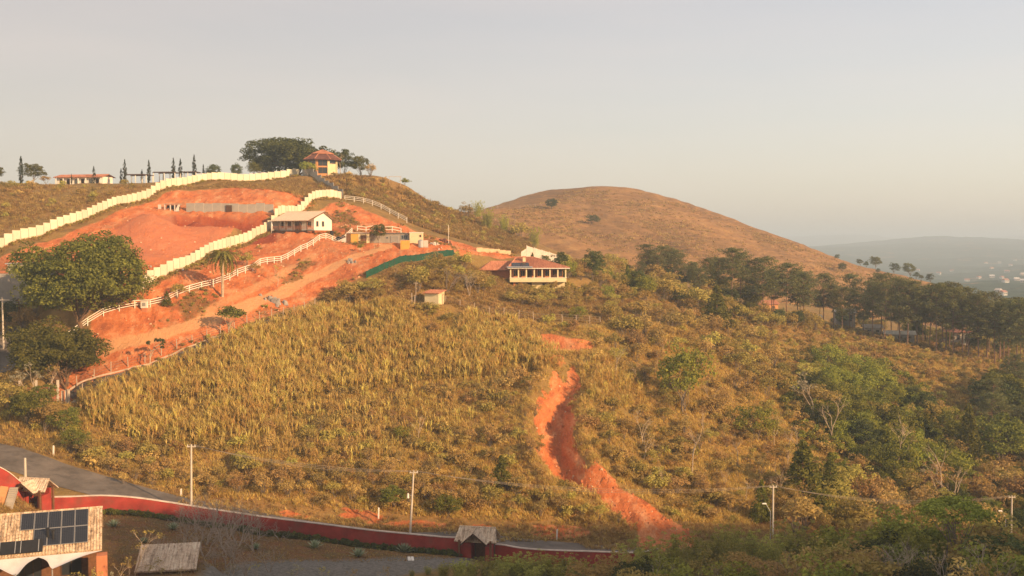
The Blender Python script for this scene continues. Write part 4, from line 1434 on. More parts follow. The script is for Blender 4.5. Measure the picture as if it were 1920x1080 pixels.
# green shade-net fence curving round the building site
def net_fence():
    P = [tuple(p)[:2] for p in [at_d(u, d) for u, d in [(686, 207.5), (720, 210.5), (760, 215.5), (800, 221), (850, 229), (890, 236.5), (928, 244)]]]
    Q = [Vector(p) for p in smooth_line(P, 4)]
    root = empty('net_fence', (Q[0].x, Q[0].y, gz(*Q[0])))
    tag(root, 'curved green shade-net fence along the lower rim of the building site', 'fence')
    o = root.location
    for i, (a, b) in enumerate(zip(Q[:-1], Q[1:])):
        za, zb = gz(*a), gz(*b)
        mb = MB()
        n = 4
        def pt(t, f):
            x, y = a.x + (b.x - a.x) * t, a.y + (b.y - a.y) * t
            sag = 0.10 * math.sin(math.pi * t)
            return Vector((x + 0.06 * math.sin(7 * t + i), y - sag * f, za + (zb - za) * t - 0.1 + f * (1.5 - sag * 0.8))) - o
        for k in range(n):
            for f0, f1 in ((0, 0.5), (0.5, 1)):
                mb.quad(pt(k / n, f0), pt((k + 1) / n, f0), pt((k + 1) / n, f1), pt(k / n, f1))
        mb.build('net', M_NET, root, smooth=True)
        MB().tube(Vector((a.x, a.y + 0.06, za - 0.3)) - o, Vector((a.x, a.y + 0.06, za + 1.45)) - o, 0.05, 0.05, 6).build('post', M_WOODD, root)
net_fence()

# sagging precast wall of slanting slabs behind the villa
def slab_wall():
    u0 = [(976, 276), (988, 277), (1002, 279), (1016, 282), (1030, 285), (1046, 289)]
    tops = [465, 461, 465, 469, 473, 478]
    bots = [484, 486, 487, 488, 489, 490]
    root = empty('slab_wall', at_d(988, 277))
    tag(root, 'leaning pale precast slab wall descending behind the villa roof', 'wall')
    o = root.location
    def px(u, v, d):
        a, k = ray(u, v)
        return Vector((a * d, d, k * d + CAMZ)) - o
    for i in range(5):
        (ua, da), (ub, db) = u0[i], u0[i + 1]
        t = Vector((0, 0.14, 0))
        g = 0.8
        pts = [px(ua + g, bots[i] + 8, da), px(ub - g, bots[i + 1] + 8, db), px(ub - g, tops[i + 1], db), px(ua + g, tops[i], da)]
        if i == 0:
            pts[3] = px(ua + 1, 472, da)
            pts[2] = px(ub - 1, 466, db)
        MB().hexa(pts, [p + t for p in pts]).build('panel', M_SHEET, root)
        MB().hexa([px(ub - .7, bots[i + 1] + 9, db) - t * 0.3, px(ub + .7, bots[i + 1] + 9, db) - t * 0.3, px(ub + .7, bots[i + 1] + 9, db) + t * 1.3, px(ub - .7, bots[i + 1] + 9, db) + t * 1.3],
                  [px(ub - .7, tops[i + 1] - 1, db) - t * 0.3, px(ub + .7, tops[i + 1] - 1, db) - t * 0.3, px(ub + .7, tops[i + 1] - 1, db) + t * 1.3, px(ub - .7, tops[i + 1] - 1, db) + t * 1.3]).build('post', M_WHITE, root)
slab_wall()

# red roadside wall, in three runs between the two gatehouses
def red_wall(label, pts, h, h_end=None):
    Q = [Vector(p) for p in smooth_line([tuple(p)[:2] for p in pts], 6)]
    n = len(Q)
    root = empty('red_wall', (Q[0].x, Q[0].y, gz(*Q[0])))
    tag(root, label, 'wall')
    o = root.location
    zz = np.array([gz(*q) for q in Q])
    zz = np.convolve(np.pad(zz, 2, 'edge'), np.ones(5) / 5, 'valid')
    hh = np.linspace(h, h_end or h, n)
    def off(i, t):
        d = (Q[min(i + 1, n - 1)] - Q[max(i - 1, 0)]).normalized()
        return Vector((-d.y, d.x, 0)) * t
    body, cap = MB(), MB()
    for i in range(n - 1):
        a, b = Vector((Q[i].x, Q[i].y, 0)) - o, Vector((Q[i + 1].x, Q[i + 1].y, 0)) - o
        z0, z1 = Vector((0, 0, zz[i])), Vector((0, 0, zz[i + 1]))
        def ring(lo0, lo1, t):
            return [a + off(i, -t) + z0 + Vector((0, 0, lo0)), b + off(i + 1, -t) + z1 + Vector((0, 0, lo1)), b + off(i + 1, t) + z1 + Vector((0, 0, lo1)), a + off(i, t) + z0 + Vector((0, 0, lo0))]
        body.hexa(ring(-0.9, -0.9, 0.11), ring(hh[i], hh[i + 1], 0.11))
        cap.hexa(ring(hh[i] + .003, hh[i + 1] + .003, 0.19), ring(hh[i] + 0.12, hh[i + 1] + 0.12, 0.17))
    body.build('wall_body', M_RED, root)
    cap.build('cap', M_CAP, root)
    return root
red_wall('dark red wall with pale cap left of the upper tiled gatehouse', [at_d(u, d) for u, d in [(-150, 121), (-70, 122), (0, 124), (36, 125.8)]], 2.5, 2.3)
red_wall('long red roadside wall with pale cap between the two tiled gatehouses', [at_d(u, d) for u, d in [(74, 127.6), (180, 129), (300, 130), (450, 131), (600, 132), (750, 133), (862, 134)]], 1.95, 2.05)
red_wall('red roadside wall with pale cap right of the lower tiled gatehouse', [at_d(u, d) for u, d in [(928, 134.2), (1000, 134.5), (1150, 137), (1238, 141)]], 2.05)

# ------------------------------------------------------------------ roofs and openings
def tile_plane(mb, p0, p1, p2, p3, pitch=0.24, course=0.42, h=0.06):
    """barrel-tile surface over the quad p0 p1 (eave, left to right) p2 p3 (ridge, right to left)"""
    p0, p1, p2, p3 = map(Vector, (p0, p1, p2, p3))
    W, L = max((p1 - p0).length, (p2 - p3).length), (p3 - p0).length
    nx, ny = max(2, int(W / pitch)), max(2, int(L / course))
    nrm = (p1 - p0).cross(p3 - p0).normalized()
    def P(s, t, k):
        return p0.lerp(p1, s).lerp(p3.lerp(p2, s), t) + nrm * k
    for j in range(ny):
        t0, t1 = j / ny, (j + 1) / ny
        for i in range(nx):
            s0, s1 = i / nx, (i + 1) / nx
            a, b = s0 + (s1 - s0) * 0.28, s0 + (s1 - s0) * 0.72
            lo, hi = 0.018, 0.0
            mb.quad(P(s0, t0, lo), P(a, t0, h + lo), P(a, t1, h + hi), P(s0, t1, hi))
            mb.quad(P(a, t0, h + lo), P(b, t0, h + lo), P(b, t1, h + hi), P(a, t1, h + hi))
            mb.quad(P(b, t0, h + lo), P(s1, t0, lo), P(s1, t1, hi), P(b, t1, h + hi))
            mb.quad(P(s0, t0, -0.03), P(s1, t0, -0.03), P(b, t0, h + lo), P(a, t0, h + lo))
    return mb

def slope_slab(mb, p0, p1, p2, p3, t=0.12):
    p0, p1, p2, p3 = map(Vector, (p0, p1, p2, p3))
    n = (p1 - p0).cross(p3 - p0).normalized() * t
    mb.hexa([p0 - n, p1 - n, p2 - n, p3 - n], [p0, p1, p2, p3])
    return mb

def opening(parent, kind, x0, x1, z0, z1, y, frame, pane, axis='x', fw=0.09, bars=0, depth=0.10):
    """a window or door set in a wall plane (front at y, facing -y; axis 'y': wall plane at x = y, facing +x)"""
    def bx(mb, a0, a1, c0, c1, d0, d1):
        if axis == 'x':
            mb.box(a0, y + d0, c0, a1, y + d1, c1)
        else:
            mb.box(y - d1, a0, c0, y - d0, a1, c1)
    f = MB()
    bx(f, x0, x1, z1 - fw, z1, -0.05, 0.06)
    bx(f, x0, x1, z0, z0 + fw, -0.05, 0.06)
    bx(f, x0, x0 + fw, z0 + fw, z1 - fw, -0.05, 0.06)
    bx(f, x1 - fw, x1, z0 + fw, z1 - fw, -0.05, 0.06)
    for k in range(bars):
        c = x0 + (x1 - x0) * (k + 1) / (bars + 1)
        bx(f, c - 0.03, c + 0.03, z0 + fw, z1 - fw, -0.04, 0.02)
    o = f.build(kind, frame, parent)
    p = MB()
    bx(p, x0 + fw, x1 - fw, z0 + fw, z1 - fw, -0.015, 0.03)
    p.build('pane' if kind == 'window' else 'leaf', pane, o)
    return o

# ------------------------------------------------------------------ white house with veranda
def white_house():
    r = empty('white_house', at_d(571, 243.5), R(-31))
    tag(r, 'white house with tan gable roof and railed veranda beside the cream panel wall', 'house')
    wl_ = MB().box(-5.2, -2.6, 0.45, 5.2, 3.4, 2.95)
    wl_.build('wall', M_WHITE, r)
    g = MB()
    g.hexa([(5.05, -2.6, 2.95), (5.2, -2.6, 2.95), (5.2, 3.4, 2.95), (5.05, 3.4, 2.95)], [(5.05, 0.3, 4.55), (5.2, 0.3, 4.55), (5.2, 0.5, 4.55), (5.05, 0.5, 4.55)])
    g.hexa([(-5.2, -2.6, 2.95), (-5.05, -2.6, 2.95), (-5.05, 3.4, 2.95), (-5.2, 3.4, 2.95)], [(-5.2, 0.3, 4.55), (-5.05, 0.3, 4.55), (-5.05, 0.5, 4.55), (-5.2, 0.5, 4.55)])
    g.build('gable', M_WHITE, r)
    rf = MB()
    slope_slab(rf, (-5.7, -5.2, 2.62), (5.8, -5.2, 2.62), (5.8, 0.4, 4.75), (-5.7, 0.4, 4.75))
    slope_slab(rf, (5.8, 4.3, 2.7), (-5.7, 4.3, 2.7), (-5.7, 0.4, 4.75), (5.8, 0.4, 4.75))
    ro = rf.build('roof', M_TILE_TAN, r)
    MB().tube((-5.72, 0.4, 4.76), (5.82, 0.4, 4.76), 0.12, 0.12, 8).build('ridge_cap', M_TILE_TAN, ro)
    b = MB()
    for y0, y1, z0, z1 in ((-5.2, 0.4, 2.6, 4.73), (0.4, 4.3, 4.73, 2.68)):
        b.hexa([(5.80, y0, z0 - 0.22), (5.86, y0, z0 - 0.22), (5.86, y1, z1 - 0.22), (5.80, y1, z1 - 0.22)], [(5.80, y0, z0 + 0.02), (5.86, y0, z0 + 0.02), (5.86, y1, z1 + 0.02), (5.80, y1, z1 + 0.02)])
    b.build('bargeboard', M_WOOD, ro)
    MB().box(-5.4, -5.0, 0.18, 5.4, -2.6, 0.42).box(-5.4, -5.04, -0.4, 5.4, -4.9, 0.3).build('deck', M_WOODD, r)
    for i in range(6):
        x = -5.2 + i * 2.08
        MB().box(x - .08, -4.98, 0.42, x + .08, -4.82, 2.55).build('post', M_WOOD if i else M_WHITE, r)
    for z in (0.72, 1.0, 1.3):
        MB().box(-5.2, -4.94, z, 5.2, -4.87, z + 0.09).build('railing', M_TERRA, r)
    for z in (0.72, 1.0, 1.3):
        MB().box(5.15, -4.8, z, 5.22, -2.75, z + 0.09).build('railing', M_TERRA, r)
    MB().box(-5.45, -5.05, -0.3, -5.25, -2.7, 2.5).build('end_wall', M_WHITE, r)
    for x0, x1, k in ((-4.5, -3.9, 'window'), (-2.6, -1.6, 'window'), (-0.4, 0.5, 'door'), (0.6, 1.5, 'door'), (3.3, 4.4, 'window')):
        opening(r, k, x0, x1, 0.46 if k == 'door' else 1.15, 2.45, -2.62, M_WOOD, M_GLASS, bars=1)
    for y0, y1 in ((-1.9, -1.2), (0.0, 0.7)):
        opening(r, 'window', y0, y1, 1.3, 2.5, 5.22, M_WOOD, M_GLASS, 'y')
    return r
white_house()

# ------------------------------------------------------------------ hilltop pavilion
def pavilion():
    c = at_d(606, 315)
    r = empty('round_pavilion', c, R(10))
    tag(r, 'octagonal two-tier roofed pavilion with tall windows on the hilltop', 'pavilion')
    n = 8
    def ring(rad, z, ph=math.pi / 8):
        return [Vector((rad * math.cos(ph + i * 2 * math.pi / n), rad * math.sin(ph + i * 2 * math.pi / n), z)) for i in range(n)]
    MB().hexa([p for p in ring(4.75, -1.6)], ring(4.75, 0.35)).build('plinth', M_ORANGE, r)
    b, t = ring(4.3, 0.35), ring(4.3, 5.2)
    for i in range(n):
        j = (i + 1) % n
        a0, a1, t0, t1 = b[i], b[j], t[i], t[j]
        mid = (a0 + a1) / 2
        ang = math.atan2(mid.y, mid.x)
        wd = (a1 - a0).length
        cream = i == 6
        m = M_CREAM if cream else M_ORANGE
        w2 = wd / 2 - 0.005
        if cream:
            body = MB().box(-w2 + .35, -0.05, 0, w2 - .35, 0.1, 3.45).box(-w2 + .35, -0.05, 4.5, w2 - .35, 0.1, 4.85)
            rects = [(-w2 + .42, w2 - .42, 3.45, 4.5)]
        else:
            body = MB().box(-w2 + .3, -0.05, 0, w2 - .3, 0.1, 0.55).box(-w2 + .3, -0.05, 2.35, w2 - .3, 0.1, 2.75).box(-w2 + .3, -0.05, 4.5, w2 - .3, 0.1, 4.85)
            rects = [(-w2 + .34, w2 - .34, 0.55, 2.35), (-w2 + .34, w2 - .34, 2.75, 4.5)]
        wm = body.build('wall_panel', m, r, loc=(mid.x, mid.y, 0.35), rot=(0, 0, ang + math.pi / 2))
        for x0, x1, z0, z1 in rects:
            f = MB().box(x0, -0.02, z0, x0 + .08, 0.06, z1).box(x1 - .08, -0.02, z0, x1, 0.06, z1).box(x0 + .08, -0.02, z1 - .08, x1 - .08, 0.06, z1).box(x0 + .08, -0.02, z0, x1 - .08, 0.06, z0 + .08).box((x0 + x1) / 2 - .04, -0.02, z0 + .08, (x0 + x1) / 2 + .04, 0.06, z1 - .08)
            wo = f.build('window', M_WOOD, r, loc=(mid.x, mid.y, 0.35), rot=(0, 0, ang + math.pi / 2))
            MB().box(x0 + .08, 0.01, z0 + .08, x1 - .08, 0.04, z1 - .08).build('pane', M_GLASS, wo)
        q = b[i]
        MB().box(-0.32, -0.2, 0, 0.32, 0.16, 4.85).build('column', M_CREAM if i in (6, 7) else M_ORANGE, r, loc=(q.x, q.y, 0.35), rot=(0, 0, math.atan2(q.y, q.x) + math.pi / 2))
    def cone(r0, z0, r1, z1, name, parent, mat):
        A, B = ring(r0, z0), ring(r1, z1)
        mb = MB()
        for i in range(n):
            j = (i + 1) % n
            if r1 > 0.2:
                tile_plane(mb, A[i], A[j], B[j], B[i], 0.5, 0.6, 0.07)
            else:
                mb.quad(A[i], A[j], B[j], B[i])
        mb.hexa([p - Vector((0, 0, 0.16)) for p in A], [p - Vector((0, 0, 0.02)) for p in A])
        return mb.build(name, mat, parent)
    ro = cone(5.9, 5.0, 2.9, 6.75, 'lower_roof', r, M_TILE_DARK)
    MB().hexa(ring(2.7, 6.5), ring(2.7, 7.0)).build('lantern', M_ORANGE, r)
    cone(3.5, 6.85, 0.25, 8.05, 'upper_roof', r, M_TILE_RED)
    for rr, z0, r2, z1 in ((5.9, 5.06, 2.9, 6.85),):
        A, B = ring(rr, z0), ring(r2, z1)
        for i in range(n):
            MB().tube(A[i], B[i], 0.11, 0.11, 5).build('hip_tile', M_TILE_RED, ro)
    MB().tube((0, 0, 7.95), (0, 0, 8.5), 0.14, 0.05, 6).build('finial', M_TILE_DARK, r)
pavilion()

# ------------------------------------------------------------------ long low house on the left crest, pergolas beside it
def long_house():
    r = empty('long_house', at_d(161, 296), R(-12))
    tag(r, 'long low white house with red roof among cypresses on the left crest', 'house')
    MB().box(-7.0, -2.4, -0.8, 7.0, 2.4, 2.2).build('wall', M_WHITE, r)
    rf = MB()
    tile_plane(rf, (-7.5, -3.4, 2.1), (7.5, -3.4, 2.1), (7.5, 0, 2.95), (-7.5, 0, 2.95), 0.5, 0.6)
    tile_plane(rf, (7.5, 3.4, 2.1), (-7.5, 3.4, 2.1), (-7.5, 0, 2.95), (7.5, 0, 2.95), 0.5, 0.6)
    slope_slab(rf, (-7.5, -3.4, 2.06), (7.5, -3.4, 2.06), (7.5, 0, 2.92), (-7.5, 0, 2.92))
    rf.build('roof', M_TILE_RED, r)
    for i in range(7):
        x = -6.9 + i * 2.3
        MB().box(x - .12, -3.15, -0.8, x + .12, -2.95, 2.05).build('post', M_WHITE, r)
    for i, x in enumerate((-6.0, -3.9, -1.5, 0.5, 3.0, 5.0)):
        opening(r, 'door' if i % 2 else 'window', x, x + 0.95, -0.6 if i % 2 else 0.3, 1.6, -2.42, M_WOOD, M_DARK if i % 2 else M_GLASS)
long_house()

def pergola(u, d, w_, dp, h, label, rz):
    r = empty('pergola', at_d(u, d), R(rz))
    tag(r, label, 'pergola', None)
    for x in np.linspace(-w_ / 2, w_ / 2, max(2, int(w_ / 2.4) + 1)):
        for y in (-dp / 2, dp / 2):
            MB().box(x - .09, y - .09, -0.6, x + .09, y + .09, h).build('post', M_FENCE, r)
    for y in (-dp / 2, dp / 2):
        MB().box(-w_ / 2 - .3, y - .07, h, w_ / 2 + .3, y + .07, h + .2).build('beam', M_WOODD, r)
    for k in range(int(w_ / 0.6)):
        x = -w_ / 2 + 0.3 + k * 0.6
        MB().box(x - .05, -dp / 2 - .5, h + .2, x + .05, dp / 2 + .5, h + .34).build('slat', M_WOODD, r)
pergola(262, 296, 6.4, 3.6, 2.6, 'dark slatted pergola on white posts, leftmost of the crest shelters', -10)
pergola(315, 300, 6.2, 3.8, 2.9, 'dark slatted pergola on white posts, middle and tallest of the crest shelters', -6)
pergola(358, 306, 4.8, 3.2, 2.5, 'small slatted pergola on white posts, rightmost of the crest shelters', -6)

def goal_frame():
    r = empty('trellis', at_d(741, 318), R(8))
    tag(r, 'thin open timber trellis standing on the crest right of the pavilion', 'trellis')
    for x in (-1.7, 1.7):
        MB().box(x - .06, -.06, -.3, x + .06, .06, 2.5).build('post', M_POST, r)
    MB().box(-1.9, -.05, 2.5, 1.9, .05, 2.62).build('beam', M_POST, r)
goal_frame()

# ------------------------------------------------------------------ villa with tiled roof
def villa():
    c = at_d(1009, 222)
    z = CAMZ - (545 - HOR) / F * 222
    r = empty('villa', (c.x, c.y, z), R(4))
    tag(r, 'large villa with broad red tiled roof and columned veranda above the slope', 'villa')
    H1, H2 = 2.05, 4.75
    MB().box(-1.2, 1.0, -1.5, 5.7, 9.0, H1 - .25).build('lower_wall', M_CREAM, r)
    MB().box(-5.1, 0.5, -1.5, -3.2, 3.0, H1 - .25).build('corner_pier', M_TERRA, r)
    opening(r, 'door', -4.7, -3.8, -0.1, 1.7, 0.48, M_WOOD, M_WOODD)
    opening(r, 'window', 1.0, 1.7, 0.3, 1.5, 0.98, M_WOOD, M_GLASS)
    opening(r, 'window', 2.5, 2.95, 0.8, 1.5, 0.98, M_WOOD, M_GLASS)
    MB().box(-5.9, -0.3, H1 - .25, 5.9, 9.0, H1 - 0.003).build('slab', M_CREAM, r)
    pr = MB().box(-5.9, -0.32, H1, 5.9, -0.12, H1 + 0.62).box(5.7, -0.12, H1, 5.9, 2.4, H1 + .62).box(-5.9, -0.12, H1, -5.7, 2.4, H1 + .62)
    po = pr.build('parapet', M_CREAM, r)
    MB().box(-6.0, -0.40, H1 + .623, 6.0, -0.05, H1 + .70).build('coping', M_WHITE, po)
    MB().box(-5.6, 2.4, H1, 5.4, 9.0, H2 - .05).build('upper_wall', M_TERRA, r)
    MB().box(-11.5, 3.4, -1.5, -5.603, 9.4, H2 - .7).build('wing_wall', M_TERRA, r)
    for i in range(8):
        x = -5.75 + i * 1.643
        MB().box(x - .13, -0.30, H1 + .70, x + .13, -0.05, H2 - 0.1).build('column', M_CREAM, r)
    for i, x in enumerate((-5.0, -3.5, -2.0, 0.1, 1.7, 3.3, 4.4)):
        opening(r, 'door' if i in (2, 5) else 'window', x, x + 0.95, H1 + (.05 if i in (2, 5) else .8), H1 + 2.2, 2.38, M_ORANGE if i < 2 or i in (3, 4) else M_WOOD, M_GLASS if i not in (2, 5) else M_WOODD, bars=1)
    e, rz_ = H2, H2 + 2.1
    rf = MB()
    x0, x1, y0, y1 = -6.4, 6.6, -0.7, 10.0
    ra, rb, ry = -4.2, -0.6, 5.0
    tile_plane(rf, (x0, y0, e), (x1, y0, e), (rb, ry, rz_), (ra, ry, rz_), 0.34, 0.55, 0.07)
    tile_plane(rf, (x1, y0, e), (x1, y1, e), (rb, ry + .02, rz_), (rb, ry, rz_), 0.34, 0.55, 0.07)
    tile_plane(rf, (x1, y1, e), (x0, y1, e), (ra, ry, rz_), (rb, ry, rz_), 0.34, 0.55, 0.07)
    tile_plane(rf, (x0, y1, e), (x0, y0, e), (ra, ry, rz_), (ra, ry + .02, rz_), 0.34, 0.55, 0.07)
    ro = rf.build('roof', M_TILE_RED, r)
    MB().box(x0 + .1, y0 + .1, e - .14, x1 - .1, y1 - .1, e - .04).build('ceiling', M_WOOD, r)
    MB().box(x0, y0 - .04, e - .16, x1, y0 + .03, e - .01).build('fascia', M_WHITE, r)
    for a, b in (((x0, y0, e), (ra, ry, rz_)), ((x1, y0, e), (rb, ry, rz_)), ((ra, ry, rz_), (rb, ry, rz_))):
        MB().tube(Vector(a) + Vector((0, 0, .08)), Vector(b) + Vector((0, 0, .08)), 0.12, 0.12, 6).build('ridge_tile', M_TILE_RED, ro)
    wg = MB()
    e2 = H2 - 0.55
    wx0, wx1, wy0, wy1 = -12.2, -5.0, 2.3, 10.2
    tile_plane(wg, (wx0, wy0, e2), (wx1, wy0, e2), (-4.4, 5.8, e2 + 1.9), (-9.4, 5.8, e2 + 1.9), 0.34, 0.55, 0.07)
    tile_plane(wg, (wx1, wy1, e2), (wx0, wy1, e2), (-9.4, 5.8, e2 + 1.9), (-4.4, 5.8, e2 + 1.9), 0.34, 0.55, 0.07)
    tile_plane(wg, (wx0, wy1, e2), (wx0, wy0, e2), (-9.4, 5.8, e2 + 1.9), (-9.4, 5.82, e2 + 1.9), 0.34, 0.55, 0.07)
    wg.build('wing_roof', M_TILE_RED, r)
    ch = MB().box(-3.0, 2.5, e + 0.9, -2.4, 3.1, e + 2.2).build('chimney', M_CREAM, ro)
    MB().box(-3.15, 2.35, e + 2.2, -2.25, 3.25, e + 2.38).build('cap', M_TILE_RED, ch)
    k = (rz_ - e) / (ry - y0)
    for i in range(2):
        xa = -5.4 + i * 1.85
        y_, yb = y0 + 0.3, y0 + 2.3
        mb = MB()
        slope_slab(mb, (xa, y_, e + k * .3 + .22), (xa + 1.7, y_, e + k * .3 + .22), (xa + 1.7, yb, e + k * 2.3 + .22), (xa, yb, e + k * 2.3 + .22), 0.06)
        mb.build('solar_panel', M_SOLAR, ro)
    mb = MB()
    slope_slab(mb, (-6.6, y0 - .3, e - .02 + .12), (-1.2, y0 - .3, e + .1), (-1.2, y0 + .25, e + .12 + .2), (-6.6, y0 + .25, e + .12 + .2), 0.04)
    mb.build('awning', M_METAL, ro)
    MB().tube((-6.6, 1.4, -1.2), (-6.6, 1.4, 1.3), 0.9, 0.85, 14).build('cistern', M_CONC, r)
villa()

# ------------------------------------------------------------------ small shed in front of the cane
def small_shed():
    c = at_d(814, 198.5)
    r = empty('small_shed', c, R(-24))
    tag(r, 'small cream block shed with sloping red tile roof above the cane field', 'shed')
    wl_ = MB().box(-1.45, -1.1, -0.4, 1.45, 1.3, 2.15)
    wl_.build('wall', M_CREAM, r)
    rf = MB()
    slope_slab(rf, (-1.75, -1.55, 2.15), (1.75, -1.55, 2.15), (1.75, 1.6, 2.62), (-1.75, 1.6, 2.62), 0.09)
    tile_plane(rf, (-1.75, -1.55, 2.17), (1.75, -1.55, 2.17), (1.75, 1.6, 2.64), (-1.75, 1.6, 2.64), 0.22, 0.4, 0.05)
    rf.build('roof', M_TILE_RED, r)
    MB().hexa([(1.35, -1.1, 2.0), (1.45, -1.1, 2.0), (1.45, 1.3, 2.0), (1.35, 1.3, 2.0)], [(1.35, -1.1, 2.12), (1.45, -1.1, 2.12), (1.45, 1.3, 2.48), (1.35, 1.3, 2.48)]).build('gable', M_CREAM, r)
    opening(r, 'door', 0.3, 1.05, -0.1, 1.85, 1.47, M_WOOD, M_CREAM, 'y')
    MB().box(-3.6, -0.5, -0.35, -1.46, -0.35, 0.35).build('tank_wall', M_CONC, r)
small_shed()
for i, (u, d, h, lab) in enumerate(((772, 197.5, 2.7, 'leaning timber post left of the small shed, the left of a pair'), (777, 196.8, 2.6, 'timber post left of the small shed, the right of a pair'))):
    p = at_d(u, d)
    o = MB().tube((0, 0, -.3), (0.08 * (i - .5), 0, h), 0.10, 0.08, 7).build('timber_post', M_POST, None, loc=p)
    tag(o, lab, 'post')
p = at_d(779.5, 200)
r = empty('utility_post', p)
tag(r, 'thin wooden utility post with a small crossarm behind the timber posts', 'utility pole')
MB().tube((0, 0, -.3), (0, 0, 3.6), 0.06, 0.05, 7).build('pole', M_POST, r)
MB().box(-0.45, -.04, 3.3, 0.45, .04, 3.4).build('crossarm', M_POST, r)

# ------------------------------------------------------------------ sheds and clutter on the building site
def site():
    D = 236.0
    base = at_d(670, D)
    z = float(np.mean([gz(*at_d(u, D + 2).xy) for u in (650, 670, 690)]))
    r = empty('garage_shed', (at_d(670, D).x, D, z))
    tag(r, 'low cream shed with yellow and brown doors below the white rail fence', 'shed')
    s = D / F
    def X_(u):
        return (u - 670) * s
    MB().box(X_(650), 0.0, -.5, X_(692), 3.5, 2.35).build('wall', M_CREAM, r)
    MB().box(X_(649), -0.35, 2.35, X_(693), 3.8, 2.5).build('roof', M_SHEET, r)
    MB().box(X_(649.6), -0.06, -.5, X_(657.5), -0.005, 2.3).build('dark_panel', M_WOOD, r)
    opening(r, 'door', X_(658), X_(672), -0.1, 2.25, -0.03, M_YELLOW, M_YELLOW)
    opening(r, 'door', X_(675), X_(688), -0.1, 2.0, -0.03, M_CREAM, M_WOOD)
    r = empty('grey_shed', (at_d(731, D + 1.5).x, D + 1.5, z))
    tag(r, 'long grey corrugated shed behind the small dark tree on the building site', 'shed')
    def X2(u):
        return (u - 731) * (D + 1.5) / F
    body = MB()
    n = 46
    x0, x1 = X2(693), X2(768)
    for i in range(n):
        a, b = x0 + (x1 - x0) * i / n, x0 + (x1 - x0) * (i + .5) / n
        body.box(a, 0.0, -.5, b, 3.2, 2.35)
        body.box(b, 0.05, -.5, x0 + (x1 - x0) * (i + 1) / n, 3.15, 2.35)
    body.build('wall', M_CONC, r)
    MB().box(x0 - .3, -.4, 2.36, x1 + .3, 3.6, 2.45).build('roof', M_METAL, r)
    opening(r, 'door', X2(733), X2(747), -.2, 1.7, -0.04, M_METAL, M_BLOCK)
    opening(r, 'window', X2(752), X2(765), 1.0, 2.0, -0.04, M_METAL, M_GLASS, bars=2)
    opening(r, 'window', X2(724), X2(728), 1.1, 1.6, -0.04, M_METAL, M_GLASS)
    r = empty('yellow_cabin', (at_d(759, D - 3.2).x, D - 3.2, gz(at_d(759, D - 3).x, D - 3)))
    tag(r, 'upright yellow site cabin in front of the grey shed', 'cabin')
    MB().box(-.95, 0, -.4, .95, 1.6, 1.9).build('body', M_YELLOW, r)
    MB().box(-1.0, -.05, 1.9, 1.0, 1.65, 1.97).build('roof', M_METAL, r)
    MB().box(-.7, -.03, -.1, .1, .0, 1.7).build('door', M_YELLOW, r)
    MB().tube((0.0, -.05, .75), (0.0, -.05, .95), .02, .02, 5).build('handle', M_METAL, r)
    r = empty('cream_shed', (at_d(779, D + .5).x, D + .5, z))
    tag(r, 'plain cream block shed with one tiny window at the right end of the sheds', 'shed')
    MB().box(-1.3, 0, -.6, 1.5, 3.2, 2.45).build('wall', M_CREAM, r)
    MB().box(-1.35, -.08, 2.45, 1.55, 3.3, 2.58).build('roof', M_WHITE, r)
    opening(r, 'window', 0.9, 1.3, 1.5, 2.0, -.03, M_WOOD, M_GLASS)
    r = empty('water_tank', (at_d(789, D - 2).x, D - 2, gz(at_d(789, D - 2).x, D - 2)))
    tag(r, 'grey rounded water tank in front of the plain cream shed', 'tank')
    MB().tube((0, 0, -.2), (0, 0, 1.3), .62, .62, 16).build('shell', M_METAL, r, smooth=False)
    MB().tube((0, 0, 1.3), (0, 0, 1.55), .62, .2, 16).build('lid', M_METAL, r)
    r = empty('concrete_slab', (at_d(798, D - 2).x, D - 2, gz(at_d(798, D - 2).x, D - 2)))
    tag(r, 'upright pinkish concrete slab standing right of the grey water tank', 'slab')
    MB().box(-.5, -.1, -.2, .55, .12, 1.5).build('face', M_SHEET, r)
    MB().box(-.55, -.16, -.2, .6, .18, .12).build('foot', M_CONC, r)
    for u, dd, h, lab in ((634.5, 240, 1.15, 'larger black water tank on the shoulder left of the garage shed'), (622, 242, .8, 'smaller black water tank beside the white house')):
        p = at_d(u, dd)
        r = empty('black_tank', p)
        tag(r, lab, 'tank')
        MB().tube((0, 0, -.15), (0, 0, h), h * .5, h * .55, 14).build('shell', M_BLACK, r)
        MB().tube((0, 0, h), (0, 0, h * 1.18), h * .56, h * .16, 14).build('lid', M_BLACK, r)
    # low painted wall with a grey drum at its end
    r = empty('painted_wall', (at_d(636, D).x, D, z - .2))
    tag(r, 'low whitewashed wall with dark smears left of the garage shed', 'wall')
    mw = plain('smeared_whitewash', (0.62, 0.58, 0.5), .9, .1, 1, (0.08, 0.08, 0.08), 1.2, 0.9)
    MB().hexa([(-.4, 0, -.4), (1.6, 0, -.4), (1.6, .2, -.4), (-.4, .2, -.4)], [(-.4, 0, .9), (1.6, 0, 1.7), (1.6, .2, 1.7), (-.4, .2, .9)]).build('face', mw, r)
    MB().box(-1.6, 0, -.4, -.403, .2, 1.0).build('end_block', M_BLOCK, r)
    rng = random.Random(5)
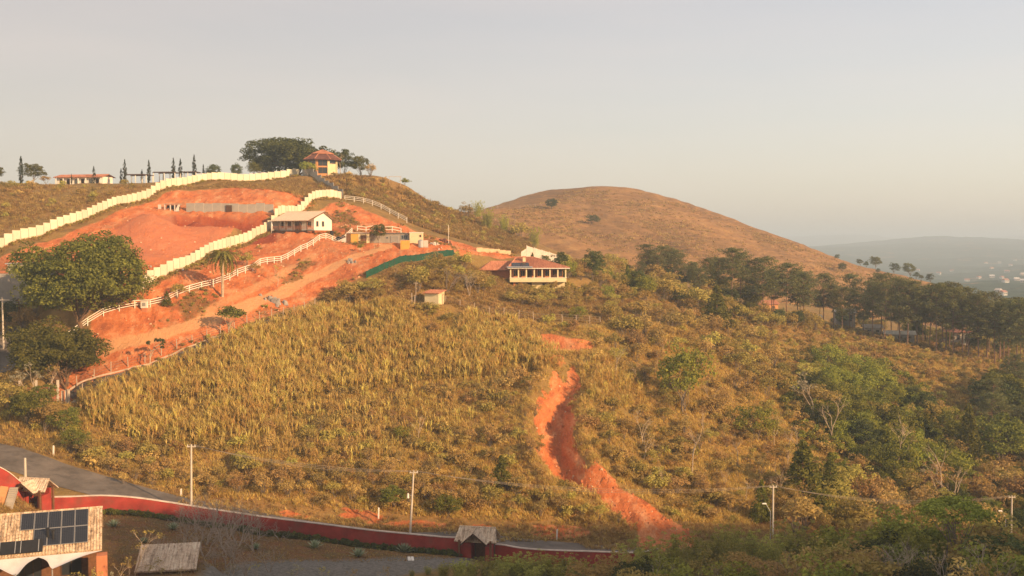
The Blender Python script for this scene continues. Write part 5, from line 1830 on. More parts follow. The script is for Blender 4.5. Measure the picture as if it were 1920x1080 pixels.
    def rubble(name, u, v, n, size, mat, label, spread=1.4):
        c = T.hit(u, v)
        r = empty(name, c)
        tag(r, label, 'rubble')
        for i in range(n):
            a = rng.uniform(0, 6.28)
            q = abs(rng.gauss(0, spread * .5))
            x, y = math.cos(a) * q, math.sin(a) * q * .6
            zz = gz(c.x + x, c.y + y) - c.z
            s_ = size * rng.uniform(.5, 1.2)
            h = max(0, (spread * .8 - q)) * .45
            mb = MB()
            b = [Vector((rng.uniform(.7, 1.2) * s_ * math.cos(k * 1.257 + .3), rng.uniform(.7, 1.2) * s_ * math.sin(k * 1.257 + .3), -.3)) for k in range(5)]
            t = [Vector((p.x * .6, p.y * .6, s_ * rng.uniform(.7, 1.2))) for p in b]
            mb.hexa(b, t).build('stone', mat, r, loc=(x, y, zz + h * .5 * rng.random()), rot=(0, 0, rng.uniform(0, 6)))
    rubble('rubble_pile', 834, 455, 22, .55, plain('dark_spoil', (0.13, 0.06, 0.04), .95, .3, 2), 'dark brown spoil pile beneath the wire pole', 2.2)
    rubble('rubble_pile', 815, 460, 12, .35, M_SHEET, 'pale broken concrete scattered left of the dark spoil pile', 2.4)
    rubble('rubble_pile', 515, 567, 16, .6, M_STONE, 'grey stone heap beside the dirt track', 2.0)
    rubble('rubble_pile', 720, 452, 9, .3, M_SHEET, 'pale sand and rubble heap by the small dark tree', 1.0)
    rubble('rubble_pile', 658, 492, 12, .45, M_STONE, 'flat grey rubble on the red slope below the garage shed', 2.4)
    rubble('rubble_pile', 310, 505, 14, .4, M_STONE, 'broken masonry at the foot of the near cream wall', 2.6)
    p = at_d(841, 243)
    r = empty('wire_pole', p)
    tag(r, 'slim pale wire pole beside the dark spoil pile', 'pole')
    MB().tube((0, 0, -.3), (0, 0, 4.9), .06, .05, 6).build('pole', M_FENCE, r)
    MB().tube((-.3, 0, 4.85), (.05, 0, 4.85), .03, .03, 5).build('hook', M_METAL, r)
    q = at_d(768, 283)
    mb = MB()
    a, b = p + Vector((0, 0, 4.85)), q + Vector((0, 0, 1.4))
    prev = a
    for k in range(1, 13):
        t = k / 12
        c = a.lerp(b, t) - Vector((0, 0, 3.4 * t * (1 - t)))
        mb.tube(prev - p, c - p, .022, .022, 3, cap=False)
        prev = c
    tag(mb.build('service_wire', M_WIRE, None, loc=p), 'sagging wire from the slim pale pole to the fence corner', 'wire')
    # lean-to by the concrete retaining wall
    p = at_d(318, 249)
    r = empty('site_shelter', p)
    tag(r, 'ramshackle pale shelter with a dark opening left of the concrete retaining wall', 'shelter')
    MB().box(-2.6, 0, -.3, -1.9, .2, 1.3).build('panel', M_SHEET, r)
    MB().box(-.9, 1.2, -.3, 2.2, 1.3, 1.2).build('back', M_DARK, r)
    for x in (-1.0, .3, 1.3, 2.2):
        MB().box(x - .12, -.1, -.3, x + .12, .1, 1.4).build('prop', M_SHEET, r)
    MB().box(-1.3, -.3, 1.4, 2.5, 1.5, 1.5).build('roof', M_CONC, r)
    MB().hexa([(1.4, -.2, -.3), (2.0, -.2, -.3), (2.0, -.1, -.3), (1.4, -.1, -.3)], [(2.0, 0, 1.3), (2.6, 0, 1.3), (2.6, .1, 1.3), (2.0, .1, 1.3)]).build('brace', M_SHEET, r)
site()

# ------------------------------------------------------------------ left edge: grey house, poles, brick gate
def left_edge():
    p = at_d(28, 187)
    r = empty('grey_house', (p.x, p.y, CAMZ - (522 - HOR) / F * 187), R(6))
    tag(r, 'grey block house with a dark window strip at the left edge behind the big tree', 'house')
    MB().box(-3.0, 0, -4.5, 5.5, 5, 1.3).build('wall', M_BLOCK, r)
    MB().box(-1.2, -.5, 1.3, 5.6, 5, 2.5).build('upper_wall', M_CONC, r)
    MB().box(-1.5, -.8, 2.5, 5.9, 5.3, 2.7).build('roof', M_METAL, r)
    opening(r, 'window', -0.5, 2.4, 1.55, 2.1, -.52, M_WOODD, M_GLASS, bars=3)
    MB().box(-3.2, -.1, 0.9, -1.3, 1.0, 1.35).build('brick_course', M_BRICK, r)
    p = at_d(38, 183)
    r = empty('wooden_pole', p)
    tag(r, 'leaning wooden utility pole in front of the grey house', 'utility pole')
    MB().tube((0, 0, -.4), (-.55, 0, 5.3), .11, .08, 8).build('pole', M_WOOD, r)
    MB().box(-1.0, -.05, 4.9, -.1, .05, 5.02).build('crossarm', M_WOOD, r)
    p = at_d(3, 177)
    r = empty('utility_pole', p)
    tag(r, 'white concrete utility pole with crossarm at the far left edge by the side road', 'utility pole')
    MB().tube((0, 0, -.5), (-.1, 0, 8.7), .17, .11, 8).build('pole', M_POLE, r)
    MB().box(-.9, -.06, 8.2, 1.1, .06, 8.34).build('crossarm', M_POLE, r)
    # brick gate remains
    for u, d, h, lab in ((112, 162.5, 1.9, 'left pale gate post of the lane entrance'), (119, 162.0, 2.0, 'middle pale gate post of the lane entrance'), (124, 161.7, 2.1, 'right pale gate post of the lane entrance')):
        p = at_d(u, d)
        o = MB().hexa([(-.16, -.16, -.3), (.16, -.16, -.3), (.16, .16, -.3), (-.16, .16, -.3)], [(-.13, -.13, h), (.13, -.13, h), (.13, .13, h), (-.13, .13, h)]).box(-.18, -.18, h, .18, .18, h + .08).build('gate_post', M_POLE, None, loc=p)
        tag(o, lab, 'post')
    p = at_d(68, 161.5)
    r = empty('brick_wall', p, R(4))
    tag(r, 'ruined red brick wall with pale piers behind the bare tree', 'wall')
    rng = random.Random(3)
    bm = unit_mesh('brick', M_BRICK)
    for row in range(9):
        x = -2.6 + (row % 2) * .3
        while x < 2.6:
            if row < 5 + 3 * math.sin(x * 1.3 + 1) ** 2 and not (0.7 < x < 1.5 and row > 1):
                inst('brick', bm, r, (x + .28, rng.uniform(-.02, .02), -.3 + row * .26), (0, 0, 0), (.55, .22, .24))
            x += .6
    for x in (-2.8, -.4, 2.8):
        MB().box(x - .15, -.18, -.3, x + .15, .18, 2.9).build('pier', M_POLE, r)
    p = at_d(140, 160.5)
    o = MB().box(-.9, -.3, -.2, .9, .3, .35).box(-.6, -.2, .35, .3, .25, .6).build('stone_step', M_CONC, None, loc=p)
    tag(o, 'low broken concrete block right of the lane gate posts', 'block')
    p = at_d(269, 183.5)
    r = empty('white_kiosk', p)
    tag(r, 'tiny white meter box on legs at the lower end of the near cream wall', 'meter box')
    MB().box(-.55, -.3, .5, .55, .3, 1.7).build('box', M_WHITE, r)
    MB().box(-.65, -.4, 1.7, .65, .4, 1.8).build('roof', M_CONC, r)
    MB().box(-.45, -.25, -.3, .45, .25, .5).build('base', M_TERRA, r)
    MB().box(-.3, -.33, .8, .3, -.3, 1.4).build('door', M_METAL, r)
left_edge()

# ------------------------------------------------------------------ gatehouses on the red wall
def gatehouse(u, d, label, rz, s=1.0, hz_=0.0):
    p = at_d(u, d)
    r = empty('gatehouse', (p.x, p.y, p.z + hz_), R(rz), s)
    tag(r, label, 'gatehouse')
    e, k = 2.15, 3.35
    MB().box(-1.7, -.9, -.9, -.55, .9, e).box(-.55, .55, -.9, 1.6, .9, e).build('wall', M_RED, r)
    MB().box(1.0, -.9, -.9, 1.6, .55, e - .6).build('side_wall', M_RED, r)
    for x, y in ((-1.75, -1.3), (1.65, -1.3), (1.75, 1.0), (-1.75, 1.0)):
        MB().box(x - .11, y - .11, -.9, x + .11, y + .11, e + .15).build('post', M_WOOD, r)
    opening(r, 'door', -.45, .9, -.5, 1.75, .52, M_WOODD, M_WOOD)
    rf = MB()
    # main gable along the wall, cross gable towards the yard
    tile_plane(rf, (-2.3, -1.35, e), (2.3, -1.35, e), (2.0, 0, k), (-2.0, 0, k), .3, .4, .06)
    tile_plane(rf, (2.3, 1.35, e), (-2.3, 1.35, e), (-2.0, 0, k), (2.0, 0, k), .3, .4, .06)
    slope_slab(rf, (-2.3, -1.35, e - .03), (2.3, -1.35, e - .03), (2.0, 0, k - .03), (-2.0, 0, k - .03), .08)
    slope_slab(rf, (2.3, 1.35, e - .03), (-2.3, 1.35, e - .03), (-2.0, 0, k - .03), (2.0, 0, k - .03), .08)
    rf.build('roof', M_TILE_GREY, r)
    cf = MB()
    for sg in (-1, 1):
        q = [(sg * 1.35, -2.2, e - .05), (sg * 1.35, .1, e - .05), (0, .1, k + .02), (0, -2.5, k + .02)]
        if sg < 0:
            q = [q[1], q[0], q[3], q[2]]
            q = [(-1.35, .1, e - .05), (-1.35, -2.2, e - .05), (0, -2.5, k + .02), (0, .1, k + .02)]
        tile_plane(cf, *q, .3, .4, .06)
        slope_slab(cf, *[Vector(a) - Vector((0, 0, .03)) for a in q], .08)
    co = cf.build('cross_roof', M_TILE_GREY, r)
    for sg in (-1, 1):
        MB().hexa([(sg * 1.4, -2.24, e - .22), (sg * 1.4, -2.18, e - .22), (0, -2.48, k - .16), (0, -2.54, k - .16)], [(sg * 1.4, -2.24, e - .02), (sg * 1.4, -2.18, e - .02), (0, -2.48, k + .04), (0, -2.54, k + .04)]).build('bargeboard', M_WOODD, co)
    MB().tube((-2.0, 0, k + .06), (2.0, 0, k + .06), .09, .09, 6).build('ridge_tile', M_TILE_GREY, r)
    return r
gatehouse(56, 126.6, 'tiled cross-gabled gatehouse at the upper left end of the red wall', -12, 1.0, 0.5)
gatehouse(895, 133.6, 'tiled cross-gabled gatehouse midway along the red wall beside the gravel drive', -10, 1.18, 0.0)

# ------------------------------------------------------------------ house with solar panels, bottom left
def solar_house():
    # roof plane: right end of the eave and ridge surveyed, house runs off the frame to the left
    rz = R(20)
    ex, ed = 190, 95.0
    a, k = ray(191, 1030)
    eave = Vector((a * ed, ed, k * ed + CAMZ))
    g = gz(eave.x - 4, eave.y + 3)
    r = empty('solar_house', (eave.x, eave.y, g), rz)
    tag(r, 'house with pale tiled roof and dark solar panels in the bottom left corner', 'house')
    E = eave.z - g
    W, run, pitch = 15.0, 4.3, R(33)
    rise = run * math.tan(pitch)
    rf = MB()
    tile_plane(rf, (-W, 0, E), (0, 0, E), (0, run, E + rise), (-W, run, E + rise), .25, .42, .07)
    slope_slab(rf, (-W, 0, E - .04), (0, 0, E - .04), (0, run, E + rise - .04), (-W, run, E + rise - .04), .1)
    tile_plane(rf, (0, 2 * run, E), (-W, 2 * run, E), (-W, run, E + rise), (0, run, E + rise), .5, .8, .07)
    slope_slab(rf, (0, 2 * run, E - .04), (-W, 2 * run, E - .04), (-W, run, E + rise - .04), (0, run, E + rise - .04), .1)
    ro = rf.build('roof', M_TILE_PALE, r)
    MB().tube((-W, run, E + rise + .04), (0.05, run, E + rise + .04), .13, .13, 7).build('ridge_tile', M_TILE_PALE, ro)
    MB().box(-W, 3.2, -1.5, -.5, 2 * run - .6, E + .2).build('wall', M_WOOD, r)  # dark brown wall colour stands in for the shade beneath the sails
    MB().box(-W, -.6, -1.5, -.5, 3.19, -.05).build('terrace', M_CONC, r)
    MB().hexa([(-.55, .8, E), (-.45, .8, E), (-.45, 2 * run - .8, E), (-.55, 2 * run - .8, E)], [(-.55, run - .1, E + rise - .3), (-.45, run - .1, E + rise - .3), (-.45, run + .1, E + rise - .3), (-.55, run + .1, E + rise - .3)]).build('gable', M_WHITE, r)
    MB().box(-.45, -.9, -1.5, .45, .35, E - .35).build('pier', M_TERRA, r)
    MB().box(-5.4, -1.5, -1.5, -.46, -1.35, E - 2.0).build('low_wall', M_RED, r)
    MB().box(-10.2, -1.6, -1.5, -9.8, -1.2, E - .4).build('timber_post', M_WOOD, r)
    opening(r, 'door', -7.4, -5.2, -.03, 2.4, 3.18, M_WOODD, M_GLASS, bars=2)
    opening(r, 'window', -3.6, -1.8, .6, 2.2, 3.18, M_WOODD, M_GLASS, bars=1)
    def on(x, s, up=.16):           # point on the roof: x from the right end, s metres up the slope
        return Vector((x, s * math.cos(pitch), E + s * math.sin(pitch))) + Vector((0, -math.sin(pitch), math.cos(pitch))) * up
    pw, pl = 1.10, 2.02
    pm = MB().box(-pw / 2 + .03, -pl / 2 + .03, -.02, pw / 2 - .03, pl / 2 - .03, .02).mesh('cells', M_SOLAR)
    fm = MB().box(-pw / 2, -pl / 2, -.03, pw / 2, -pl / 2 + .03, .025).box(-pw / 2, pl / 2 - .03, -.03, pw / 2, pl / 2, .025).box(-pw / 2, -pl / 2 + .03, -.03, -pw / 2 + .03, pl / 2 - .03, .025).box(pw / 2 - .03, -pl / 2 + .03, -.03, pw / 2, pl / 2 - .03, .025).mesh('solar_panel', M_METAL)
    def panel(x, s):
        o = inst('solar_panel', fm, r, on(x, s), (pitch, 0, 0))
        inst('cells', pm, o)
    for i in range(5):
        panel(-1.75 - i * (pw + .04), 3.95)
        if i < 4:
            panel(-1.75 - i * (pw + .04), 3.95 - pl - .04)
    hm_ = MB().box(-2.15, -.72, -.03, 2.15, .72, .05).mesh('heater_panel', M_BLACK)
    ho_ = inst('heater_panel', hm_, r, on(-7.05, .95, .18), (pitch, 0, 0))
    for x in (-1.8, -1.35, -.1, .35, 1.8):
        MB().box(x - .03, -.7, .05, x + .03, .7, .075).build('pipe', M_METAL, ho_)
    for x, s in ((-4.55, 1.75), (-4.1, 1.5)):
        q = on(x, s, -.1)
        MB().tube(q, q + Vector((0, 0, 1.05)), .11, .11, 8).box(q.x - .17, q.y - .17, q.z + 1.05, q.x + .17, q.y + .17, q.z + 1.13).build('flue', M_BLACK, ro)
    # sail canopy hung from the eave, drawn down to two points
    def sail(xa, xb, tip):
        mb = MB()
        A, B, Tp = Vector((xa, -.05, E - .08)), Vector((xb, -.05, E - .08)), Vector(tip)
        n = 9
        def P(i, j):
            t = j / n
            s_ = i / n
            top = A.lerp(B, s_)
            q = top.lerp(Tp, t)
            mid = A.lerp(B, .5).lerp(Tp, t)
            # edges pull in, cloth sags
            q = q + (mid - q) * (1.1 * t * (1 - t))
            return q + Vector((0, 0, -.18 * math.sin(math.pi * s_) * math.sin(math.pi * t)))
        for i in range(n):
            for j in range(n):
                mb.quad(P(i, j), P(i + 1, j), P(i + 1, j + 1), P(i, j + 1))
        mb.build('sail', M_SAIL, r, smooth=True)
    sail(-10.4, -4.9, (-6.9, -2.3, E - 1.0))
    sail(-5.6, .1, (-4.0, -2.1, E - .75))
    for x, y in ((-6.9, -2.35), (-4.0, -2.15)):
        MB().tube((x, y, -1.5), (x, y, E - .8), .06, .06, 7).build('mast', M_METAL, r)
solar_house()

def yard():
    # lean-to roof right of the solar house
    d0 = 104.0
    d0 = 101.0
    p = at_d(306, d0)
    r = empty('carport', (p.x, p.y, CAMZ - 33.1), R(10))
    tag(r, 'open carport with mottled pale slab roof right of the solar house', 'carport')
    q = [(-2.75, -1.9, 2.25), (2.85, -1.9, 2.25), (2.85, 1.9, 3.75), (-2.75, 1.9, 3.75)]
    rf = MB()
    slope_slab(rf, *q, .1)
    tile_plane(rf, *[(a, b, c + .02) for a, b, c in q], .26, .5, .05)
    rf.build('roof', M_TILE_GREY, r)
    for x in (-2.4, 2.5):
        for y, h in ((-1.6, 2.2), (1.6, 3.5)):
            MB().box(x - .1, y - .1, -1.0, x + .1, y + .1, h).build('post', M_WOOD, r)
    MB().box(-2.5, 1.5, 3.3, 2.6, 1.65, 3.45).build('beam', M_WOOD, r)
    # garden stair and ochre flank left of the upper gatehouse
    p = at_d(18, 120.5)
    r = empty('garden_stair', (p.x - .75, p.y, CAMZ - (950 - HOR) / F * 120.5), R(8), .72)
    tag(r, 'flight of dark garden steps beside an ochre flank left of the upper gatehouse', 'stairs')
    for i in range(9):
        MB().box(-.6, i * .32, i * .26 - .8, .6, i * .32 + .36, i * .26).build('step', M_CONC, r)
    MB().hexa([(-2.4, -.4, -1), (-.75, -.4, -1), (-.75, 2.8, -1), (-2.4, 2.8, -1)], [(-2.0, -.1, .4), (-.8, -.1, .2), (-.8, 2.8, 2.2), (-2.0, 2.8, 2.4)]).build('flank', M_ORANGE, r)
    for i, (u, d) in enumerate(((765, 125.6), (771, 125.6))):
        p = at_d(u, d)
        o = MB().hexa([(-.18, -.5, -.15), (.18, -.5, -.15), (.18, .5, -.15), (-.18, .5, -.15)], [(-.16, -.48, .12), (.16, -.48, .12), (.16, .48, .30), (-.16, .48, .30)]).build('white_slab', M_WHITE, None, loc=p, rot=(0, 0, .2))
        tag(o, ('left' if i == 0 else 'right') + ' of two small white slabs lying on the lawn by the agave', 'slab')
yard()

# ------------------------------------------------------------------ utility poles, lamps and wires along the road
POLES = {}
def pole(u, d, h, label, lean=0.0, r0=.16, arm=True, mat=None, key=None, lamp=False):
    p = at_d(u, d)
    r = empty('utility_pole', p)
    tag(r, label, 'utility pole')
    top = Vector((lean, 0, h))
    MB().tube((0, 0, -.5), top, r0, r0 * .66, 9).build('pole', mat or M_POLE, r)
    if arm:
        MB().box(top.x - .55, -.05, h - .35, top.x + .55, .05, h - .22).build('crossarm', M_POLE, r)
        for x in (-.45, 0, .45):
            MB().tube((top.x + x, 0, h - .22), (top.x + x, 0, h - .02), .05, .035, 6).build('insulator', M_WHITE, r)
    if lamp:
        MB().tube((lean * .6, -.12, h * .62), (lean * .6 - .5, -.35, h * .66), .03, .03, 5).build('bracket', M_METAL, r)
        MB().tube((lean * .6 - .5, -.35, h * .60), (lean * .6 - .5, -.35, h * .67), .16, .1, 8).build('meter', M_WHITE, r)
    POLES[key] = [p + top + Vector((x, 0, -.05)) for x in (-.45, 0, .45)]
pole(352, 132.6, 9.0, 'straight white concrete utility pole behind the red wall, left of the two tall ones', .12, key='a')
pole(766, 138.5, 8.9, 'leaning white concrete utility pole behind the red wall near the lower gatehouse', .55, key='b', arm=True, lamp=True)
pole(1455, 152, 7.6, 'grey utility pole with crossarm behind the bamboo at the lower right', -.03, key='c')
pole(1907, 170, 7.4, 'utility pole at the far right edge above the treetops', 0, key='d')
pole(39, 130.8, 5.2, 'short thick white post behind the upper gatehouse', 0, r0=.2, arm=False, key='e')
def wires(a, b, sag, label):
    A, B = POLES[a], POLES[b]
    for i in range(3):
        p, q = A[i], B[i]
        mb = MB()
        prev = p
        for k in range(1, 19):
            t = k / 18
            c = p.lerp(q, t) - Vector((0, 0, (sag + .25 * i) * 4 * t * (1 - t)))
            mb.tube(prev - p, c - p, .02, .02, 3, cap=False)
            prev = c
        o = mb.build('power_line', M_WIRE, None, loc=p)
        tag(o, label, 'wire', label.replace('overhead power line', 'overhead power lines'))
wires('a', 'b', .7, 'overhead power line between the two tall white poles')
wires('b', 'c', 1.4, 'overhead power line between the leaning white pole and the grey pole')
wires('c', 'd', 1.4, 'overhead power line between the grey pole and the far right pole')
def lamp(u, d, h, label):
    p = at_d(u, d)
    r = empty('street_lamp', p)
    tag(r, label, 'street lamp')
    MB().tube((0, 0, -.4), (0, 0, h - 1.2), .07, .05, 7).build('post', M_METAL, r)
    MB().tube((0, 0, h - 1.2), (-.7, 0, h), .045, .04, 6).build('arm', M_METAL, r)
    MB().hexa([(-1.2, -.14, h - .06), (-.6, -.14, h - .1), (-.6, .14, h - .1), (-1.2, .14, h - .06)], [(-1.15, -.1, h + .06), (-.62, -.1, h + .06), (-.62, .1, h + .06), (-1.15, .1, h + .06)]).build('head', M_WHITE, r)
lamp(1450, 149, 5.6, 'street lamp with white head left of the grey utility pole')
lamp(1896, 166, 5.4, 'street lamp with white head near the far right utility pole')
for u, d, lab in ((93, 146, 'short white marker post at the road bend below the bare tree'), (707, 144, 'short white marker post left of the leaning utility pole'), (1045, 144.5, 'short white marker post on the verge right of the lower gatehouse'), (333, 142, 'short white marker post by the left tall utility pole')):
    p = at_d(u, d)
    o = MB().box(-.09, -.09, -.3, .09, .09, 1.4).hexa([(-.09, -.09, 1.403), (.09, -.09, 1.403), (.09, .09, 1.403), (-.09, .09, 1.403)], [(-.03, -.03, 1.52), (.03, -.03, 1.52), (.03, .03, 1.52), (-.03, .03, 1.52)]).build('marker_post', M_WHITE, None, loc=p, rot=(0.02, 0.03, 0))
    tag(o, lab, 'post')

# ------------------------------------------------------------------ houses among the pines and the far town
def pine_house(u, d, w_, dp, h, wall, roof, label, rz=0, lift=0.0):
    p = at_d(u, d)
    r = empty('hillside_house', (p.x, p.y, p.z + lift), R(rz))
    tag(r, label, 'house')
    MB().box(-w_ / 2, 0, -2.5, w_ / 2, dp, h).build('wall', wall, r)
    rf = MB()
    o = .5
    tile_plane(rf, (-w_ / 2 - o, -o, h), (w_ / 2 + o, -o, h), (w_ / 2 + o, dp / 2, h + dp * .22), (-w_ / 2 - o, dp / 2, h + dp * .22), .5, .7, .06)
    tile_plane(rf, (w_ / 2 + o, dp + o, h), (-w_ / 2 - o, dp + o, h), (-w_ / 2 - o, dp / 2, h + dp * .22), (w_ / 2 + o, dp / 2, h + dp * .22), .5, .7, .06)
    rf.build('roof', roof, r)
    for sg in (-1, 1):
        x0, x1 = sorted((sg * w_ / 2, sg * (w_ / 2 - .15)))
        MB().hexa([(x0, 0, h), (x1, 0, h), (x1, dp, h), (x0, dp, h)], [(x0, dp / 2 - .1, h + dp * .2), (x1, dp / 2 - .1, h + dp * .2), (x1, dp / 2 + .1, h + dp * .2), (x0, dp / 2 + .1, h + dp * .2)]).build('gable', wall, r)
    n = max(2, int(w_ / 2.2))
    for i in range(n):
        x = -w_ / 2 + w_ * (i + .5) / n
        opening(r, 'window' if i % 3 else 'door', x - .45, x + .45, .1 if i % 3 == 0 else .8, h - .5, -.03, M_WOOD, M_GLASS)
pine_house(1443, 324, 6, 5, 2.6, M_ORANGE, M_TILE_RED, 'orange house half hidden among the pine trunks', 12, .6)
pine_house(1588, 316, 5.5, 5, 3.2, M_BLOCK, M_METAL, 'grey house seen between the pine trunks', -6, 1.5)
pine_house(1530, 299, 3.6, 3, 2.0, M_YELLOW, M_SHEET, 'small yellow hut at the foot of the pines', 4, 0)
pine_house(1690, 290, 7.5, 4, 1.9, M_BLOCK, M_WHITE, 'low shed with long white roof at the foot of the pines', -14, 0)
pine_house(1640, 296, 4.5, 4, 2.0, M_SHEET, M_SHEET, 'small pale shed left of the long white-roofed shed', -8, 0)
pine_house(1800, 310, 8, 5, 2.8, M_SHEET, M_TILE_RED, 'pale house deep behind the right-hand pines', -5, 1.0)

rng = random.Random(77)
fw = [plain_cache('town_wall_%d' % i, c) for i, c in enumerate(((0.44, 0.43, 0.40), (0.36, 0.32, 0.27), (0.32, 0.29, 0.27), (0.5, 0.5, 0.48)))]
frf = [plain_cache('town_roof_%d' % i, c) for i, c in enumerate(((0.34, 0.16, 0.11), (0.45, 0.4, 0.36), (0.6, 0.58, 0.55)))]
town_meshes = []
for i in range(6):
    w_, dp, h = rng.uniform(5, 9), rng.uniform(4, 7), rng.uniform(2, 3.5)
    a = MB().box(-w_ / 2, -dp / 2, -4, w_ / 2, dp / 2, h).mesh('wall', fw[i % 4])
    b = MB().hexa([(-w_ / 2 - .5, -dp / 2 - .5, h + .01), (w_ / 2 + .5, -dp / 2 - .5, h + .01), (w_ / 2 + .5, dp / 2 + .5, h + .01), (-w_ / 2 - .5, dp / 2 + .5, h + .01)], [(-w_ / 2, -.2, h + 2), (w_ / 2, -.2, h + 2), (w_ / 2, .2, h + 2), (-w_ / 2, .2, h + 2)]).mesh('roof', frf[i % 3])
    wn = MB()
    for x in (-.3, .0, .3):
        wn.box(x * w_ - .6, -dp / 2 - .08, 1.2, x * w_ + .6, -dp / 2 - .01, 2.6)
    town_meshes.append((a, b, MB().box(-.3 * w_ - .6, -dp / 2 - .08, 1.2, -.3 * w_ + .6, -dp / 2 - .01, 2.6).mesh('window', M_DARK), w_))
spots = [(1850, 495), (1862, 492), (1875, 494), (1890, 497), (1905, 490), (1915, 498), (1835, 522), (1845, 518), (1858, 520), (1870, 517), (1880, 522), (1893, 519), (1905, 525), (1825, 521), (1812, 527), (1868, 530), (1885, 529), (1900, 533), (1915, 516), (1840, 503), (1895, 500), (1910, 505), (1918, 531), (1770, 511), (1785, 508), (1800, 512), (1760, 515), (1875, 503), (1888, 510), (1915, 545), (1880, 555), (1900, 560), (1870, 548), (1912, 562), (1858, 505), (1902, 512), (1722, 508), (1740, 505)][::2]
for u, v in spots:
    p = FS.hit(u + rng.uniform(-2, 2), v + rng.uniform(-1, 1))
    a, b, c, w_ = town_meshes[rng.randrange(6)]
    r = empty('town_house', p, rng.uniform(-.8, .8))
    tag(r, 'tiny pale house of the hazy far town beyond the pines', 'house', 'houses of the far town in the haze')
    inst('wall', a, r)
    inst('roof', b, r)
    for k in range(3):
        inst('window', c, r, (.3 * w_ * k, 0, 0))
# ------------------------------------------------------------------ plant prototypes (parts shared by all copies)
PROTO = {}
def P_(key, H, parts):
    PROTO[key] = (H, parts)
P_('big', 17, broad_tree(1, 17, 11.3, 2.0, 480, 90, .44, L_TREE, B_BROWN, .42, .105, zmin=-.75, lump=.14, lobes=40))
P_('grove', 11.4, broad_tree(2, 11.4, 7.8, 2.2, 300, 85, .40, L_TREE, B_BROWN, .17, .12, stems=6, zmin=-.75, lump=.12, lobes=26))
P_('ficus', 10.5, broad_tree(3, 10.5, 10.5, .5, 340, 70, .54, L_DARK, B_BROWN, .4, .12, zmin=-.7, lump=.2, lobes=30))
for i in range(4):
    P_('leafy%d' % i, 8, broad_tree(10 + i, 8, 3.4 + .3 * (i % 2), 1.6, 75, 60, .36, L_TREE if i % 2 else L_DARK, B_GREY, .13, .2, zmin=-.8, lump=.28))
    P_('olive%d' % i, 6, broad_tree(20 + i, 6, 2.9, 1.0, 48, 40, .32, L_OLIVE, B_GREY, .09, .21, stems=2, zmin=-.7, lump=.35))
    P_('green%d' % i, 5, broad_tree(30 + i, 5, 2.9, .8, 46, 46, .30, L_GREEN, B_GREY, .09, .21, stems=2, zmin=-.75, lump=.3))
    P_('pine%d' % i, 18, pine_tree(40 + i, 18, 3.7, .34 + .06 * i))
    P_('cypress%d' % i, 9, cypress_tree(50 + i, 9, .78 + .12 * (i % 2)))
    P_('scrubtree%d' % i, 3.4, shrub(60 + i, 3.4, 2.1, L_SCRUB, B_GREY, 34, 24, .26, 22))
    P_('oliveshrub%d' % i, 2.6, shrub(70 + i, 2.6, 1.8, L_OLIVE, B_GREY, 30, 30, .25, 9))
    P_('greenshrub%d' % i, 2.6, shrub(80 + i, 2.6, 1.7, L_GREEN, B_GREY, 30, 34, .26, 6))
    P_('bare%d' % i, 8, bare_tree(90 + i, 8, B_PALE, 4, 0))
    P_('thin%d' % i, 8, bare_tree(100 + i, 8, B_PALE, 4, 7, L_OLIVE))
    P_('twiggy%d' % i, 6, bare_tree(110 + i, 6, B_TWIG, 5, 0, spread=.55, stems=3, r=.08))
for i in range(3):
    P_('bamboo%d' % i, 8, bamboo(120 + i, 8, 2.8, 28))
    P_('cone%d' % i, 7, cone_tree(130 + i, 7, 2.3, L_TREE))
P_('umbrella', 13, broad_tree(140, 13, 4.6, 9.6, 90, 60, .34, L_GREEN, B_GREY, .18, .17, zmin=-.15, flat=.5, lump=.2))
P_('pale', 7, bare_tree(150, 7, B_PALE, 4, 9, L_PALE))
P_('sapling', 9.6, bare_tree(151, 9.6, B_PALE, 3, 26, L_DARK, r=.14, leafl=.42))
P_('smalltree', 4, broad_tree(152, 4, 2.3, 1.7, 26, 40, .3, L_TREE, B_PALE, .09, .25, zmin=.1, flat=.5))
P_('bigbare', 9, bare_tree(153, 9, B_GREY, 6, 0, spread=.62, stems=2, r=.16))
ZH = {k: v[0] for k, v in PROTO.items()}

rng5 = random.Random(11)
def tree(name, key, u, d, label, cat='tree', vtop=None, h=None, group=None, wide=1.0, rz=None, dz=0.0):
    p = at_d(u, d)
    p.z += dz
    H, parts = PROTO[key]
    if vtop is not None:
        h = ray(u, vtop)[1] * d + CAMZ - p.z
    s = h / H
    return plant(name, parts, p, label, cat, group, (s * wide, s * wide, s), rz, rng5)

for u, d, r_ in ((814, 196, 5.5), (822, 190, 3.5), (920, 218, 6), (940, 222, 5), (905, 226, 5), (740, 203, 3), (35, 133, 7), (5, 141, 9), (120, 140, 6)):
    p = at_d(u, d)
    KEEP.append((p.x, p.y, r_))
